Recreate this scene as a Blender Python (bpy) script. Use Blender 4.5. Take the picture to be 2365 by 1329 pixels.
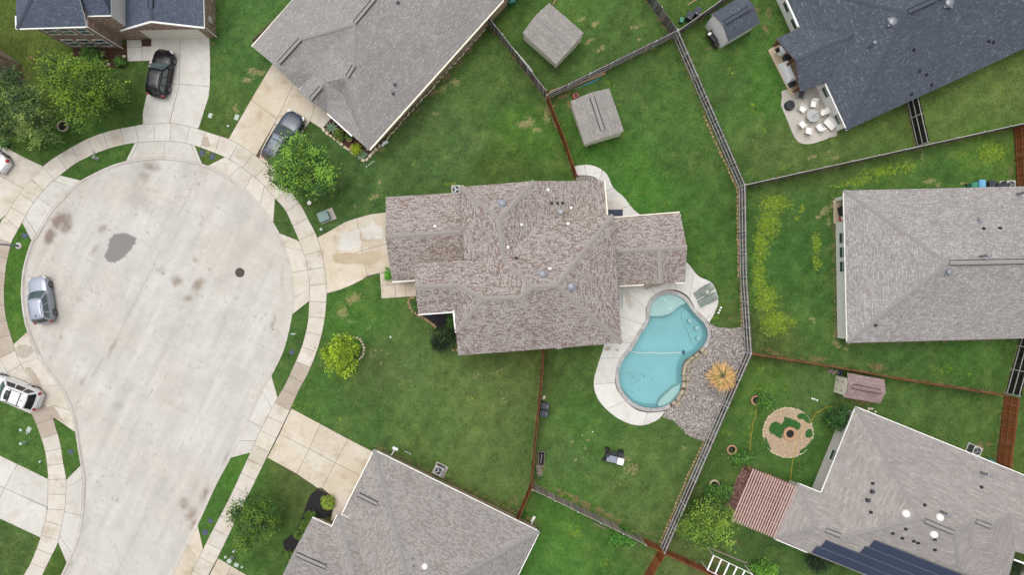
import bpy, bmesh, math, random
import numpy as np
from mathutils import Vector, Matrix
R = math.radians
random.seed(7); rng = np.random.default_rng(7)
for o in list(bpy.data.objects): bpy.data.objects.remove(o, do_unlink=True)
scene = bpy.context.scene
COL = scene.collection
# ------------------------------------------------------------------ camera, sky, sun, exposure
CAMH = 65.7                                  # drone height in metres, looking straight down
cam = bpy.data.cameras.new('Camera'); camo = bpy.data.objects.new('Camera', cam); COL.objects.link(camo)
camo.location = (0, 0, CAMH); camo.rotation_euler = (0, 0, 0)
cam.sensor_width = 36; cam.lens = 24.0; cam.clip_start = 0.5; cam.clip_end = 1500
scene.camera = camo
SUN_EL, SUN_AZ = R(76), R(125)                # azimuth measured from +X counter-clockwise
world = bpy.data.worlds.new('World'); scene.world = world; world.use_nodes = True
wn = world.node_tree; wn.nodes.clear()
sky = wn.nodes.new('ShaderNodeTexSky'); sky.sky_type = 'NISHITA'; sky.sun_disc = False
sky.sun_elevation = SUN_EL; sky.sun_rotation = math.pi/2 - SUN_AZ
sky.dust_density = 6.0; sky.air_density = 1.0; sky.ozone_density = 1.0
hs = wn.nodes.new('ShaderNodeHueSaturation'); hs.inputs['Saturation'].default_value = 0.22   # thin overcast
bg = wn.nodes.new('ShaderNodeBackground'); bg.inputs['Strength'].default_value = 0.15
wo = wn.nodes.new('ShaderNodeOutputWorld')
wn.links.new(sky.outputs[0], hs.inputs['Color']); wn.links.new(hs.outputs[0], bg.inputs[0]); wn.links.new(bg.outputs[0], wo.inputs[0])
sl = bpy.data.lights.new('Sun', 'SUN'); sl.energy = 0.6; sl.angle = R(60); sl.color = (1.0, 0.975, 0.94)
so = bpy.data.objects.new('Sun', sl); COL.objects.link(so); so.location = (-40, 50, 90)
sd = Vector((math.cos(SUN_EL)*math.cos(SUN_AZ), math.cos(SUN_EL)*math.sin(SUN_AZ), math.sin(SUN_EL)))
so.rotation_euler = sd.to_track_quat('Z', 'Y').to_euler()
vs = scene.view_settings
vs.view_transform = 'Standard'; vs.look = 'None'; vs.gamma = 1.0; vs.use_curve_mapping = False
vs.exposure = 0.20
# ------------------------------------------------------------------ helpers
S, CX, CY = 24.0, 1182.5, 664.5              # survey scale: 24 px per metre on the ground
def W(x, y, z=0.0):
    k = (CAMH - z)/(CAMH*S)
    return Vector(((x - CX)*k, -(y - CY)*k, z))
def W2(x, y, z=0.0): v = W(x, y, z); return (v.x, v.y)
def lin(c):
    return tuple((v/12.92 if v <= 0.04045 else ((v+0.055)/1.055)**2.4) for v in [q/255.0 for q in c])
def srgb(r, g, b, k=0.70):
    return tuple(v*k for v in lin((r, g, b)))
class MB:
    def __init__(s): s.v = []; s.f = []; s.c = []; s.uv = []; s.m = []
    def add(s, vs, fs, col=None, uv=None, mi=0):
        b = len(s.v); s.v += [tuple(v) for v in vs]
        s.f += [tuple(i+b for i in f) for f in fs]; s.m += [mi]*len(fs)
        if col is not None: s.c += [tuple(col)]*len(vs)
        return b
    def box(s, c, d, rz=0, col=None, taper=1.0, mi=0):
        cx, cy, cz = c; dx, dy, dz = d[0]/2, d[1]/2, d[2]/2; ca, sa = math.cos(rz), math.sin(rz); vs = []
        for z, k in ((-dz, 1), (dz, taper)):
            for x, y in ((-dx, -dy), (dx, -dy), (dx, dy), (-dx, dy)):
                x *= k; y *= k; vs.append((cx + x*ca - y*sa, cy + x*sa + y*ca, cz + z))
        s.add(vs, [(3,2,1,0),(4,5,6,7),(0,1,5,4),(1,2,6,5),(2,3,7,6),(3,0,4,7)], col, mi=mi)
    def prism(s, poly, z0, z1, col=None, top_only=False, mi=0):
        a = sum(poly[i-1][0]*poly[i][1] - poly[i][0]*poly[i-1][1] for i in range(len(poly)))
        if a < 0: poly = poly[::-1]
        n = len(poly); vs = [(p[0], p[1], z0) for p in poly] + [(p[0], p[1], z1) for p in poly]
        fs = [tuple(range(n, 2*n))] + [(i, (i+1) % n, n+(i+1) % n, n+i) for i in range(n)]
        s.add(vs, fs, col, mi=mi)
    def bar(s, p0, p1, w, h, col=None, mi=0):
        p0, p1 = Vector(p0), Vector(p1); d = (p1-p0)
        if d.length < 1e-6: return
        d.normalize(); up = Vector((0, 0, 1)) if abs(d.z) < 0.95 else Vector((0, 1, 0))
        r = d.cross(up).normalized()*w/2; u = r.cross(d).normalized()*h/2
        vs = [p0-r-u, p0+r-u, p0+r+u, p0-r+u, p1-r-u, p1+r-u, p1+r+u, p1-r+u]
        s.add(vs, [(0,1,2,3),(7,6,5,4),(0,4,5,1),(1,5,6,2),(2,6,7,3),(3,7,4,0)], col, mi=mi)
    def tube(s, pts, r, n=6, col=None, mi=0):
        pts = [Vector(p) for p in pts]; rr = r if isinstance(r, (list, tuple)) else [r]*len(pts); vs = []; fs = []
        for i, p in enumerate(pts):
            d = (pts[min(i+1, len(pts)-1)] - pts[max(i-1, 0)]).normalized()
            up = Vector((0, 0, 1)) if abs(d.z) < 0.9 else Vector((1, 0, 0))
            a = d.cross(up).normalized(); b = a.cross(d)
            for k in range(n):
                t = 2*math.pi*k/n; vs.append(p + (a*math.cos(t) + b*math.sin(t))*rr[i])
        for i in range(len(pts)-1):
            for k in range(n): fs.append((i*n+k, i*n+(k+1) % n, (i+1)*n+(k+1) % n, (i+1)*n+k))
        fs.append(tuple(range(n))[::-1]); fs.append(tuple((len(pts)-1)*n+k for k in range(n)))
        s.add(vs, fs, col, mi=mi)
    def lathe(s, prof, n=16, c=(0, 0, 0), axis='z', col=None, close=True, mi=0):
        vs = []; fs = []; m = len(prof)
        for i in range(n):
            t = 2*math.pi*i/n
            for r, h in prof:
                p = (r*math.cos(t), r*math.sin(t), h)
                if axis == 'y': p = (p[0], p[2], p[1])
                if axis == 'x': p = (p[2], p[0], p[1])
                vs.append((p[0]+c[0], p[1]+c[1], p[2]+c[2]))
        for i in range(n):
            j = (i+1) % n
            for k in range(m-1): fs.append((i*m+k, j*m+k, j*m+k+1, i*m+k+1))
        if close:
            if prof[0][0] > 1e-4: fs.append(tuple(i*m for i in range(n))[::-1])
            if prof[-1][0] > 1e-4: fs.append(tuple(i*m+m-1 for i in range(n)))
        s.add(vs, fs, col, mi=mi)
    def mesh(s, name, mats, smooth=None):
        me = bpy.data.meshes.new(name); me.from_pydata(s.v, [], s.f)
        for m in (mats if isinstance(mats, (list, tuple)) else [mats]): me.materials.append(M[m] if isinstance(m, str) else m)
        if any(s.m): me.polygons.foreach_set('material_index', s.m)
        if s.c and len(s.c) == len(s.v):
            a = me.color_attributes.new('Col', 'FLOAT_COLOR', 'POINT')
            arr = np.ones((len(s.v), 4), dtype=np.float32); arr[:, :3] = np.array(s.c)[:, :3]; a.data.foreach_set('color', arr.ravel())
        me.validate()
        if smooth is not None:
            me.polygons.foreach_set('use_smooth', [True]*len(me.polygons))
            try: me.set_sharp_from_angle(angle=R(smooth))
            except Exception: pass
        me.update(); return me
    def build(s, name, mats, parent=None, org=None, smooth=None, rot=None):
        if org is not None:
            ox, oy, oz = org; s.v = [(v[0]-ox, v[1]-oy, v[2]-oz) for v in s.v]
        o = bpy.data.objects.new(name, s.mesh(name, mats, smooth)); COL.objects.link(o)
        if parent is not None: o.parent = parent
        elif org is not None: o.location = org
        return o
def tag(o, label=None, cat=None, group=None, kind=None):
    if label: o['label'] = label
    if cat: o['category'] = cat
    if group: o['group'] = group
    if kind: o['kind'] = kind
    return o
def thing(name, label, cat, loc=(0, 0, 0), rz=0, group=None):
    o = bpy.data.objects.new(name, None); COL.objects.link(o); o.location = loc; o.rotation_euler = (0, 0, rz)
    o.empty_display_size = 0.3
    return tag(o, label, cat, group)
def inst(name, me, parent=None, loc=(0, 0, 0), rz=0, sc=(1, 1, 1)):
    o = bpy.data.objects.new(name, me); COL.objects.link(o); o.parent = parent
    o.location = loc; o.rotation_euler = (0, 0, rz); o.scale = sc; return o
def copy_tree(o, parent=None):
    c = o.copy(); COL.objects.link(c); c.parent = parent
    for ch in list(o.children): copy_tree(ch, c)
    return c
def struct(name, mb, mats, **k):
    return tag(mb.build(name, mats, **k), kind='structure')
def catmull(pts, n=6):
    out = []; P = [np.array(p, float) for p in pts]
    for i in range(len(P)-1):
        p0 = P[max(i-1, 0)]; p1 = P[i]; p2 = P[i+1]; p3 = P[min(i+2, len(P)-1)]
        for k in range(n):
            t = k/n
            out.append(tuple(0.5*((2*p1) + (-p0+p2)*t + (2*p0-5*p1+4*p2-p3)*t*t + (-p0+3*p1-3*p2+p3)*t**3)))
    out.append(tuple(P[-1])); return out
def catclosed(pts, n=5):
    m = len(pts); q = [pts[-1]] + list(pts) + [pts[0], pts[1]]
    r = catmull(q, n); return r[n:n+m*n]
def resample(pts, step):
    P = np.array(pts, float); d = np.r_[0, np.cumsum(np.hypot(*np.diff(P, axis=0).T))]
    k = max(2, int(round(d[-1]/step))+1); t = np.linspace(0, d[-1], k)
    return np.c_[np.interp(t, d, P[:, 0]), np.interp(t, d, P[:, 1])]
def inpoly(X, Y, poly):
    X = np.asarray(X, float); Y = np.asarray(Y, float); r = np.zeros(X.shape, bool); n = len(poly)
    for i in range(n):
        x1, y1 = poly[i-1]; x2, y2 = poly[i]
        if y1 == y2: continue
        c = ((y1 > Y) != (y2 > Y)) & (X < (x2-x1)*(Y-y1)/(y2-y1) + x1); r ^= c
    return r
def distline(X, Y, pts):
    D = np.full(np.shape(X), 1e9); BX = np.zeros(np.shape(X)); BY = np.zeros(np.shape(X))
    for (x1, y1), (x2, y2) in zip(pts[:-1], pts[1:]):
        dx, dy = x2-x1, y2-y1; L = dx*dx+dy*dy+1e-12
        t = np.clip(((X-x1)*dx+(Y-y1)*dy)/L, 0, 1); px, py = x1+t*dx, y1+t*dy
        d = np.hypot(X-px, Y-py); m = d < D; D = np.where(m, d, D); BX = np.where(m, px, BX); BY = np.where(m, py, BY)
    return D, BX, BY
def vnoise(X, Y, sc, seed=0):
    r = np.random.default_rng(seed); G = r.random((257, 257)); x = np.asarray(X)/sc + 1000.3; y = np.asarray(Y)/sc + 1000.7
    xi = np.floor(x).astype(int); yi = np.floor(y).astype(int); fx = x-xi; fy = y-yi
    fx = fx*fx*(3-2*fx); fy = fy*fy*(3-2*fy); xi %= 256; yi %= 256
    return (G[yi, xi]*(1-fx)+G[yi, xi+1]*fx)*(1-fy) + (G[yi+1, xi]*(1-fx)+G[yi+1, xi+1]*fx)*fy
def fbm(X, Y, sc, seed=0, o=4):
    a = 0; w = 0
    for k in range(o): a = a + vnoise(X, Y, sc/2**k, seed+k*13)*0.55**k; w += 0.55**k
    return a/w
def offset_poly(poly, d):
    n = len(poly); a = sum(poly[i-1][0]*poly[i][1]-poly[i][0]*poly[i-1][1] for i in range(n)); sg = 1 if a > 0 else -1; out = []
    for i in range(n):
        p0 = Vector(poly[i-1]); p1 = Vector(poly[i]); p2 = Vector(poly[(i+1) % n])
        e1 = (p1-p0); e2 = (p2-p1)
        if e1.length < 1e-6 or e2.length < 1e-6: out.append(tuple(p1)); continue
        e1.normalize(); e2.normalize(); n1 = Vector((-e1.y, e1.x))*sg; n2 = Vector((-e2.y, e2.x))*sg
        b = n1+n2; k = b.length_squared
        if k < 0.05: out.append(tuple(p1+n1*d)); continue
        b = b*(2/k); b = b if b.length < 3 else b.normalized()*3
        out.append((p1.x+b.x*d, p1.y+b.y*d))
    return out
# ------------------------------------------------------------------ materials
M = {}
def nt(name):
    m = bpy.data.materials.new(name); m.use_nodes = True; M[name] = m
    t = m.node_tree; b = t.nodes['Principled BSDF']; return m, t, b
def nd(t, ty, **k):
    n = t.nodes.new(ty)
    for a, v in k.items():
        if a.startswith('i_'): n.inputs[a[2:].replace('_', ' ')].default_value = v
        else: setattr(n, a, v)
    return n
def math_(t, op, a, b=None, c=None):
    n = t.nodes.new('ShaderNodeMath'); n.operation = op
    for i, x in enumerate((a, b, c)):
        if x is None: continue
        if hasattr(x, 'links'): t.links.new(x, n.inputs[i])
        else: n.inputs[i].default_value = x
    return n.outputs[0]
def mix(t, f, a, b, mode='MIX'):
    n = t.nodes.new('ShaderNodeMix'); n.data_type = 'RGBA'; n.blend_type = mode
    for s_, x in ((n.inputs[0], f), (n.inputs[6], a), (n.inputs[7], b)):
        if hasattr(x, 'links'): t.links.new(x, s_)
        elif isinstance(x, (int, float)): s_.default_value = x
        else: s_.default_value = (*x[:3], 1)
    return n.outputs[2]
def ramp(t, f, stops, interp='LINEAR'):
    n = t.nodes.new('ShaderNodeValToRGB'); n.color_ramp.interpolation = interp
    e = n.color_ramp.elements
    while len(e) < len(stops): e.new(0.5)
    for q, (p, c) in zip(e, stops): q.position = p; q.color = (*c[:3], 1)
    t.links.new(f, n.inputs[0]); return n.outputs[0]
def noise(t, vec, sc, det=3, rough=0.55):
    n = nd(t, 'ShaderNodeTexNoise'); n.inputs['Scale'].default_value = sc; n.inputs['Detail'].default_value = det; n.inputs['Roughness'].default_value = rough
    if vec is not None: t.links.new(vec, n.inputs['Vector'])
    return n.outputs['Fac']
def bump(t, b, h, strength=0.3, dist=0.02):
    n = nd(t, 'ShaderNodeBump'); n.inputs['Strength'].default_value = strength; n.inputs['Distance'].default_value = dist
    t.links.new(h, n.inputs['Height']); t.links.new(n.outputs[0], b.inputs['Normal'])
def pm(name, col, rough=0.6, var=0.12, sc=6.0, metal=0.0, spec=0.4, wear=None, obj=True, rand=0.0, bmp=0.0):
    m, t, b = nt(name)
    tc = nd(t, 'ShaderNodeTexCoord'); vec = tc.outputs['Object']
    n1 = noise(t, vec, sc); n2 = noise(t, vec, sc*5, 2)
    f = math_(t, 'ADD', math_(t, 'MULTIPLY', n1, 0.65), math_(t, 'MULTIPLY', n2, 0.35))
    lo = tuple(c*(1-var*1.6) for c in col); hi = tuple(min(1, c*(1+var*1.6)) for c in col)
    c = ramp(t, f, [(0.25, lo), (0.75, hi)])
    if wear:
        c = mix(t, ramp(t, noise(t, vec, sc*0.6, 5, 0.7), [(0.52, (0, 0, 0)), (0.68, (1, 1, 1))]), c, wear)
    if rand > 0:
        oi = nd(t, 'ShaderNodeObjectInfo')
        k = ramp(t, oi.outputs['Random'], [(0, (1-rand,)*3), (1, (1+rand,)*3)])
        c = mix(t, 1.0, c, k, 'MULTIPLY')
    t.links.new(c, b.inputs['Base Color']); b.inputs['Roughness'].default_value = rough; b.inputs['Metallic'].default_value = metal
    b.inputs['Specular IOR Level'].default_value = spec
    if bmp > 0: bump(t, b, n2, bmp)
    return m
def vcolmat(name, rough=0.8, fine=8.0, amp=0.25, spec=0.25, translucent=0.0, bmp=0.0, fine2=None):
    m, t, b = nt(name)
    at = nd(t, 'ShaderNodeVertexColor', layer_name='Col')
    tc = nd(t, 'ShaderNodeTexCoord'); n1 = noise(t, tc.outputs['Object'], fine, 4, 0.7)
    c = mix(t, 1.0, at.outputs[0], ramp(t, n1, [(0.28, (1-amp,)*3), (0.72, (1+amp,)*3)]), 'MULTIPLY')
    t.links.new(c, b.inputs['Base Color']); b.inputs['Roughness'].default_value = rough; b.inputs['Specular IOR Level'].default_value = spec
    if bmp: bump(t, b, n1, bmp, 0.05)
    if translucent > 0:
        tr = nd(t, 'ShaderNodeBsdfTranslucent'); t.links.new(c, tr.inputs['Color'])
        ms = nd(t, 'ShaderNodeMixShader'); ms.inputs[0].default_value = translucent
        t.links.new(b.outputs[0], ms.inputs[1]); t.links.new(tr.outputs[0], ms.inputs[2])
        t.links.new(ms.outputs[0], t.nodes['Material Output'].inputs['Surface'])
    return m
def concrete(name, base, warm, stain, k=1.0, sc=0.35, randt=0.06):
    m, t, b = nt(name)
    g = nd(t, 'ShaderNodeNewGeometry'); v = g.outputs['Position']; oi = nd(t, 'ShaderNodeObjectInfo')
    n1 = noise(t, v, sc, 4, 0.6); n2 = noise(t, v, 2.2, 4, 0.7); n3 = noise(t, v, 22, 3, 0.7)
    c = mix(t, ramp(t, n1, [(0.38, (0, 0, 0)), (0.62, (1, 1, 1))]), base, warm)
    st = math_(t, 'MULTIPLY', ramp(t, noise(t, v, 0.75, 5, 0.62), [(0.52, (0, 0, 0)), (0.68, (1, 1, 1))]), 0.55)
    c = mix(t, st, c, stain)
    c = mix(t, 1.0, c, ramp(t, n2, [(0.3, (0.93,)*3), (0.7, (1.06,)*3)]), 'MULTIPLY')
    c = mix(t, 1.0, c, ramp(t, n3, [(0.3, (0.93,)*3), (0.7, (1.05,)*3)]), 'MULTIPLY')
    c = mix(t, 1.0, c, ramp(t, oi.outputs['Random'], [(0, (1-randt,)*3), (1, (1+randt,)*3)]), 'MULTIPLY')
    t.links.new(c, b.inputs['Base Color']); b.inputs['Roughness'].default_value = 0.85; b.inputs['Specular IOR Level'].default_value = 0.25
    bump(t, b, n3, 0.2, 0.01)
    return m
def shingle(name, stops, row=0.145, w1=0.42, w2=0.21, line_w=0.010, shade_k=0.55, blotch=0.07, mixw=0.5, gain=1.25):
    stops = [(p_, tuple(min(0.85, q*gain) for q in c_)) for p_, c_ in stops]
    m, t, b = nt(name)
    uv = nd(t, 'ShaderNodeUVMap', uv_map='UVMap')
    def br(w, off, sq):
        n = nd(t, 'ShaderNodeTexBrick'); n.offset = off; n.offset_frequency = 2; n.squash = sq; n.squash_frequency = 3
        t.links.new(uv.outputs[0], n.inputs['Vector'])
        n.inputs['Scale'].default_value = 1; n.inputs['Brick Width'].default_value = w; n.inputs['Row Height'].default_value = row
        n.inputs['Mortar Size'].default_value = line_w; n.inputs['Mortar Smooth'].default_value = 0.3
        n.inputs['Color1'].default_value = (0, 0, 0, 1); n.inputs['Color2'].default_value = (1, 1, 1, 1); n.inputs['Mortar'].default_value = (0.5, 0.5, 0.5, 1)
        return n
    a = br(w1, 0.37, 1.35); c2 = br(w2, 0.61, 0.8)
    f = math_(t, 'ADD', math_(t, 'MULTIPLY', a.outputs['Color'], 1-mixw), math_(t, 'MULTIPLY', c2.outputs['Color'], mixw))
    c = ramp(t, f, stops, 'LINEAR')
    g = nd(t, 'ShaderNodeNewGeometry')
    c = mix(t, 1.0, c, ramp(t, noise(t, g.outputs['Position'], 0.5, 4), [(0.3, (1-blotch,)*3), (0.7, (1+blotch,)*3)]), 'MULTIPLY')
    c = mix(t, 1.0, c, ramp(t, noise(t, g.outputs['Position'], 30, 2), [(0.3, (0.9,)*3), (0.7, (1.08,)*3)]), 'MULTIPLY')
    c = mix(t, a.outputs['Fac'], c, tuple(q*shade_k for q in stops[0][1]))  # shadow lines of the shingle rows, darkened into the colour
    t.links.new(c, b.inputs['Base Color']); b.inputs['Roughness'].default_value = 0.9; b.inputs['Specular IOR Level'].default_value = 0.15
    bump(t, b, math_(t, 'SUBTRACT', f, math_(t, 'MULTIPLY', a.outputs['Fac'], 1.5)), 0.35, 0.01)
    return m
def brickmat(name, c1, c2, mortar, bw=0.22, rh=0.075, scx=1.0):
    m, t, b = nt(name)
    uv = nd(t, 'ShaderNodeUVMap', uv_map='UVMap')
    n = nd(t, 'ShaderNodeTexBrick'); t.links.new(uv.outputs[0], n.inputs['Vector']); n.inputs['Scale'].default_value = 1
    n.inputs['Brick Width'].default_value = bw; n.inputs['Row Height'].default_value = rh; n.inputs['Mortar Size'].default_value = 0.008
    n.inputs['Color1'].default_value = (0, 0, 0, 1); n.inputs['Color2'].default_value = (1, 1, 1, 1); n.inputs['Mortar'].default_value = (0.5, 0.5, 0.5, 1)
    c = ramp(t, n.outputs['Color'], [(0.1, c1), (0.75, c2), (0.9, tuple(min(.8, q*2.2) for q in c2))])
    c = mix(t, n.outputs['Fac'], c, mortar)
    g = nd(t, 'ShaderNodeNewGeometry')
    c = mix(t, 1.0, c, ramp(t, noise(t, g.outputs['Position'], 1.2, 4), [(0.3, (0.88,)*3), (0.7, (1.1,)*3)]), 'MULTIPLY')
    t.links.new(c, b.inputs['Base Color']); b.inputs['Roughness'].default_value = 0.85
    bump(t, b, n.outputs['Fac'], -0.4, 0.01)
    return m
def glassy(name, col, rough=0.08, spec=0.6):
    m, t, b = nt(name); g = nd(t, 'ShaderNodeNewGeometry')
    c = ramp(t, noise(t, g.outputs['Position'], 1.5, 2), [(0.3, tuple(q*0.8 for q in col)), (0.7, tuple(q*1.2 for q in col))])
    t.links.new(c, b.inputs['Base Color']); b.inputs['Roughness'].default_value = rough; b.inputs['Specular IOR Level'].default_value = spec; return m
def paint(name, col, metal=0.3, rough=0.25):
    m, t, b = nt(name); tc = nd(t, 'ShaderNodeTexCoord')
    c = ramp(t, noise(t, tc.outputs['Object'], 90, 2), [(0.35, tuple(q*0.94 for q in col)), (0.65, tuple(min(1, q*1.06) for q in col))])
    dirt = ramp(t, noise(t, tc.outputs['Object'], 1.6, 5, 0.7), [(0.45, (0, 0, 0)), (0.85, (0.25, 0.25, 0.25))])
    c = mix(t, dirt, c, (0.25, 0.22, 0.19))
    t.links.new(c, b.inputs['Base Color']); b.inputs['Metallic'].default_value = metal; b.inputs['Roughness'].default_value = rough
    b.inputs['Coat Weight'].default_value = 0.25 if 'black' in name else 0.45; b.inputs['Coat Roughness'].default_value = 0.06
    if 'black' in name: b.inputs['Specular IOR Level'].default_value = 0.25; b.inputs['Coat Weight'].default_value = 0.12
    return m

def lawnmat():
    m, t, b = nt('lawn'); at = nd(t, 'ShaderNodeVertexColor', layer_name='Col'); mk = nd(t, 'ShaderNodeVertexColor', layer_name='Mask')
    sp = nd(t, 'ShaderNodeSeparateColor'); t.links.new(mk.outputs[0], sp.inputs[0]); g = nd(t, 'ShaderNodeNewGeometry'); v = g.outputs['Position']
    n1 = noise(t, v, 7.0, 5, 0.75); n2 = noise(t, v, 1.3, 4, 0.65); n3 = noise(t, v, 3.2, 5, 0.72); n4 = noise(t, v, 2.1, 5, 0.7); n5 = noise(t, v, 2.6, 6, 0.8)
    c = mix(t, 1.0, at.outputs[0], ramp(t, n1, [(0.25, (0.55,)*3), (0.5, (1.0,)*3), (0.75, (1.45,)*3)]), 'MULTIPLY')
    c = mix(t, 1.0, c, ramp(t, n2, [(0.3, (0.84,)*3), (0.7, (1.16,)*3)]), 'MULTIPLY')
    c = mix(t, 1.0, c, ramp(t, noise(t, v, 19.0, 3, 0.7), [(0.3, (0.80,)*3), (0.7, (1.20,)*3)]), 'MULTIPLY')
    c = mix(t, ramp(t, n3, [(0.56, (0, 0, 0)), (0.75, (0.4, 0.4, 0.4))]), c, tuple(q*0.78 for q in lin((140, 156, 96))))
    def lay(c, ch, nz, col, k, amt, lo=0.42, hi=0.58):
        f = math_(t, 'ADD', sp.outputs[ch], math_(t, 'MULTIPLY', math_(t, 'SUBTRACT', nz, 0.5), k))
        f = ramp(t, f, [(lo, (0, 0, 0)), (hi, (amt,)*3)]); fm = math_(t, 'MULTIPLY', f, ramp(t, sp.outputs[ch], [(0.04, (0, 0, 0)), (0.22, (1, 1, 1))]))
        return mix(t, fm, c, mix(t, 1.0, col, ramp(t, n1, [(0.25, (0.72,)*3), (0.75, (1.25,)*3)]), 'MULTIPLY'))
    c = lay(c, 0, n3, tuple(q*0.85 for q in lin((168, 156, 112))), 2.6, 0.58, 0.45, 0.75)
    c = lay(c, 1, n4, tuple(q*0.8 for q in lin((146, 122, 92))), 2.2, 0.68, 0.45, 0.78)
    c = lay(c, 2, n5, tuple(q*0.85 for q in lin((138, 166, 40))), 3.0, 0.58, 0.50, 0.90)
    t.links.new(c, b.inputs['Base Color']); b.inputs['Roughness'].default_value = 0.95; b.inputs['Specular IOR Level'].default_value = 0.08
    bump(t, b, n1, 0.5, 0.05)
lawnmat()
vcolmat('street', 0.85, 16.0, 0.07, 0.2)
vcolmat('leaf', 0.55, 3.0, 0.10, 0.3, translucent=0.22)
vcolmat('picket_gray', 0.9, 4.0, 0.22, 0.1)
vcolmat('stones', 0.9, 6.0, 0.15, 0.2)
concrete('walk', srgb(233, 227, 216), srgb(225, 215, 198), srgb(198, 178, 152))
concrete('drive', srgb(233, 224, 207), srgb(222, 208, 184), srgb(192, 168, 138))
concrete('drive_pale', srgb(232, 229, 222), srgb(222, 218, 208), srgb(205, 196, 182))
concrete('walk_wet', srgb(204, 192, 176), srgb(194, 180, 164), srgb(184, 168, 150), randt=0.03)
concrete('kerb', srgb(226, 221, 214), srgb(218, 210, 200), srgb(200, 188, 172))
concrete('deck', srgb(240, 238, 233), srgb(232, 229, 222), srgb(216, 208, 194))
concrete('deck_stain', srgb(222, 217, 206), srgb(214, 207, 194), srgb(200, 190, 172), randt=0.02)
concrete('drive_damp', srgb(206, 188, 160), srgb(214, 198, 170), srgb(190, 170, 142), randt=0.02)
concrete('patio', srgb(214, 208, 198), srgb(202, 195, 184), srgb(184, 175, 162))
concrete('street_joint', srgb(186, 181, 174), srgb(178, 171, 162), srgb(164, 155, 144))
concrete('joint', srgb(112, 98, 82), srgb(100, 88, 72), srgb(90, 78, 62))
shingle('roof_main', [(0.0, srgb(132, 113, 108)), (0.34, srgb(146, 127, 121)), (0.44, srgb(170, 163, 157)), (0.62, srgb(182, 176, 170)), (1.0, srgb(204, 195, 187))], row=0.115, blotch=0.05, w1=0.30, w2=0.13, line_w=0.014)
shingle('roof_grey', [(0.0, srgb(142, 139, 138)), (0.5, srgb(155, 152, 150)), (0.72, srgb(164, 161, 159)), (1.0, srgb(184, 181, 178))], row=0.13, w1=0.3, w2=0.16, gain=1.3)
shingle('roof_east', [(0.0, srgb(140, 135, 133)), (0.45, srgb(158, 153, 151)), (0.65, srgb(170, 166, 164)), (1.0, srgb(188, 185, 182))], row=0.13, w1=0.3, w2=0.16, gain=1.3)
shingle('roof_south', [(0.0, srgb(148, 142, 138)), (0.5, srgb(162, 156, 152)), (0.8, srgb(170, 164, 160)), (1.0, srgb(180, 175, 171))], row=0.17, w1=0.8, w2=0.4, gain=1.25)
shingle('roof_tab', [(0.0, srgb(140, 135, 131)), (0.36, srgb(152, 147, 143)), (0.5, srgb(166, 160, 156)), (1.0, srgb(174, 169, 165))], row=0.14, w1=0.26, w2=0.13, mixw=0.3, gain=1.25)
shingle('roof_blue', [(0.0, srgb(70, 75, 84)), (0.55, srgb(81, 87, 97)), (0.85, srgb(93, 99, 109)), (1.0, srgb(122, 128, 137))], row=0.13, w1=0.3, w2=0.16, gain=1.5)
shingle('roof_slate', [(0.0, srgb(80, 88, 104)), (0.5, srgb(90, 98, 114)), (0.85, srgb(100, 108, 124)), (1.0, srgb(118, 126, 140))], gain=1.3)
shingle('roof_pink', [(0.0, srgb(140, 118, 118)), (0.5, srgb(154, 133, 131)), (1.0, srgb(170, 152, 148))], row=0.2, w1=0.6)
shingle('roof_shed', [(0.0, srgb(146, 141, 137)), (0.5, srgb(160, 155, 150)), (0.75, srgb(168, 163, 158)), (1.0, srgb(182, 177, 172))], w1=0.5, gain=1.2)
pm('cap_main', srgb(172, 165, 159), 0.9, 0.07, 8); pm('cap_grey', srgb(166, 162, 159), 0.9, 0.1, 8)
pm('cap_blue', srgb(84, 91, 104), 0.9, 0.16, 5); pm('cap_pink', srgb(150, 126, 126), 0.9, 0.1, 5)
pm('vent_slot', (0.012, 0.012, 0.014), 0.9, 0.1)
pm('white_trim', srgb(244, 243, 240, .92), 0.5, 0.04, 4); pm('cream_trim', srgb(238, 232, 212, .9), 0.55, 0.05, 4)
pm('wall_white', srgb(240, 238, 233, .98), 0.8, 0.05, 3); pm('wall_greige', srgb(216, 212, 205, .95), 0.8, 0.05, 3)
pm('wall_cream', srgb(232, 226, 208, .98), 0.8, 0.06, 3); pm('wall_pearl', srgb(240, 237, 237, .98), 0.7, 0.03, 3)
brickmat('brick_brown', srgb(122, 96, 84, .85), srgb(150, 124, 110, .85), srgb(190, 175, 160, .85))
brickmat('brick_red', srgb(160, 122, 102, .85), srgb(186, 150, 128, .85), srgb(206, 194, 178, .85))
brickmat('paver', srgb(98, 62, 54), srgb(128, 88, 78), srgb(150, 128, 114), 0.2, 0.1)
pm('garage_door', srgb(226, 219, 206, .95), 0.6, 0.04, 3)
glassy('window_glass', srgb(62, 82, 82, 1.0)); glassy('car_glass', srgb(72, 88, 90, 1.0), 0.05, 0.8); glassy('dark_glass', (0.012, 0.014, 0.016), 0.05, 0.7)
pm('door_dark', (0.03, 0.025, 0.02), 0.5)
vcolmat('wood', 0.85, 5.0, 0.22, 0.15)
pm('rail_gray', srgb(208, 206, 204, .8), 0.8, 0.10, 3, rand=0.10); pm('rail_brown', srgb(150, 98, 66), 0.85, 0.16, 4, rand=0.12); pm('rail_white', srgb(206, 203, 200), 0.75, 0.08, 3, rand=0.06)
pm('black_paint', (0.012, 0.012, 0.014), 0.5, 0.2); pm('tyre', (0.016, 0.016, 0.017), 0.85, 0.2, 12); pm('rim', srgb(190, 190, 192), 0.3, 0.08, 8, metal=0.7)
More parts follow.
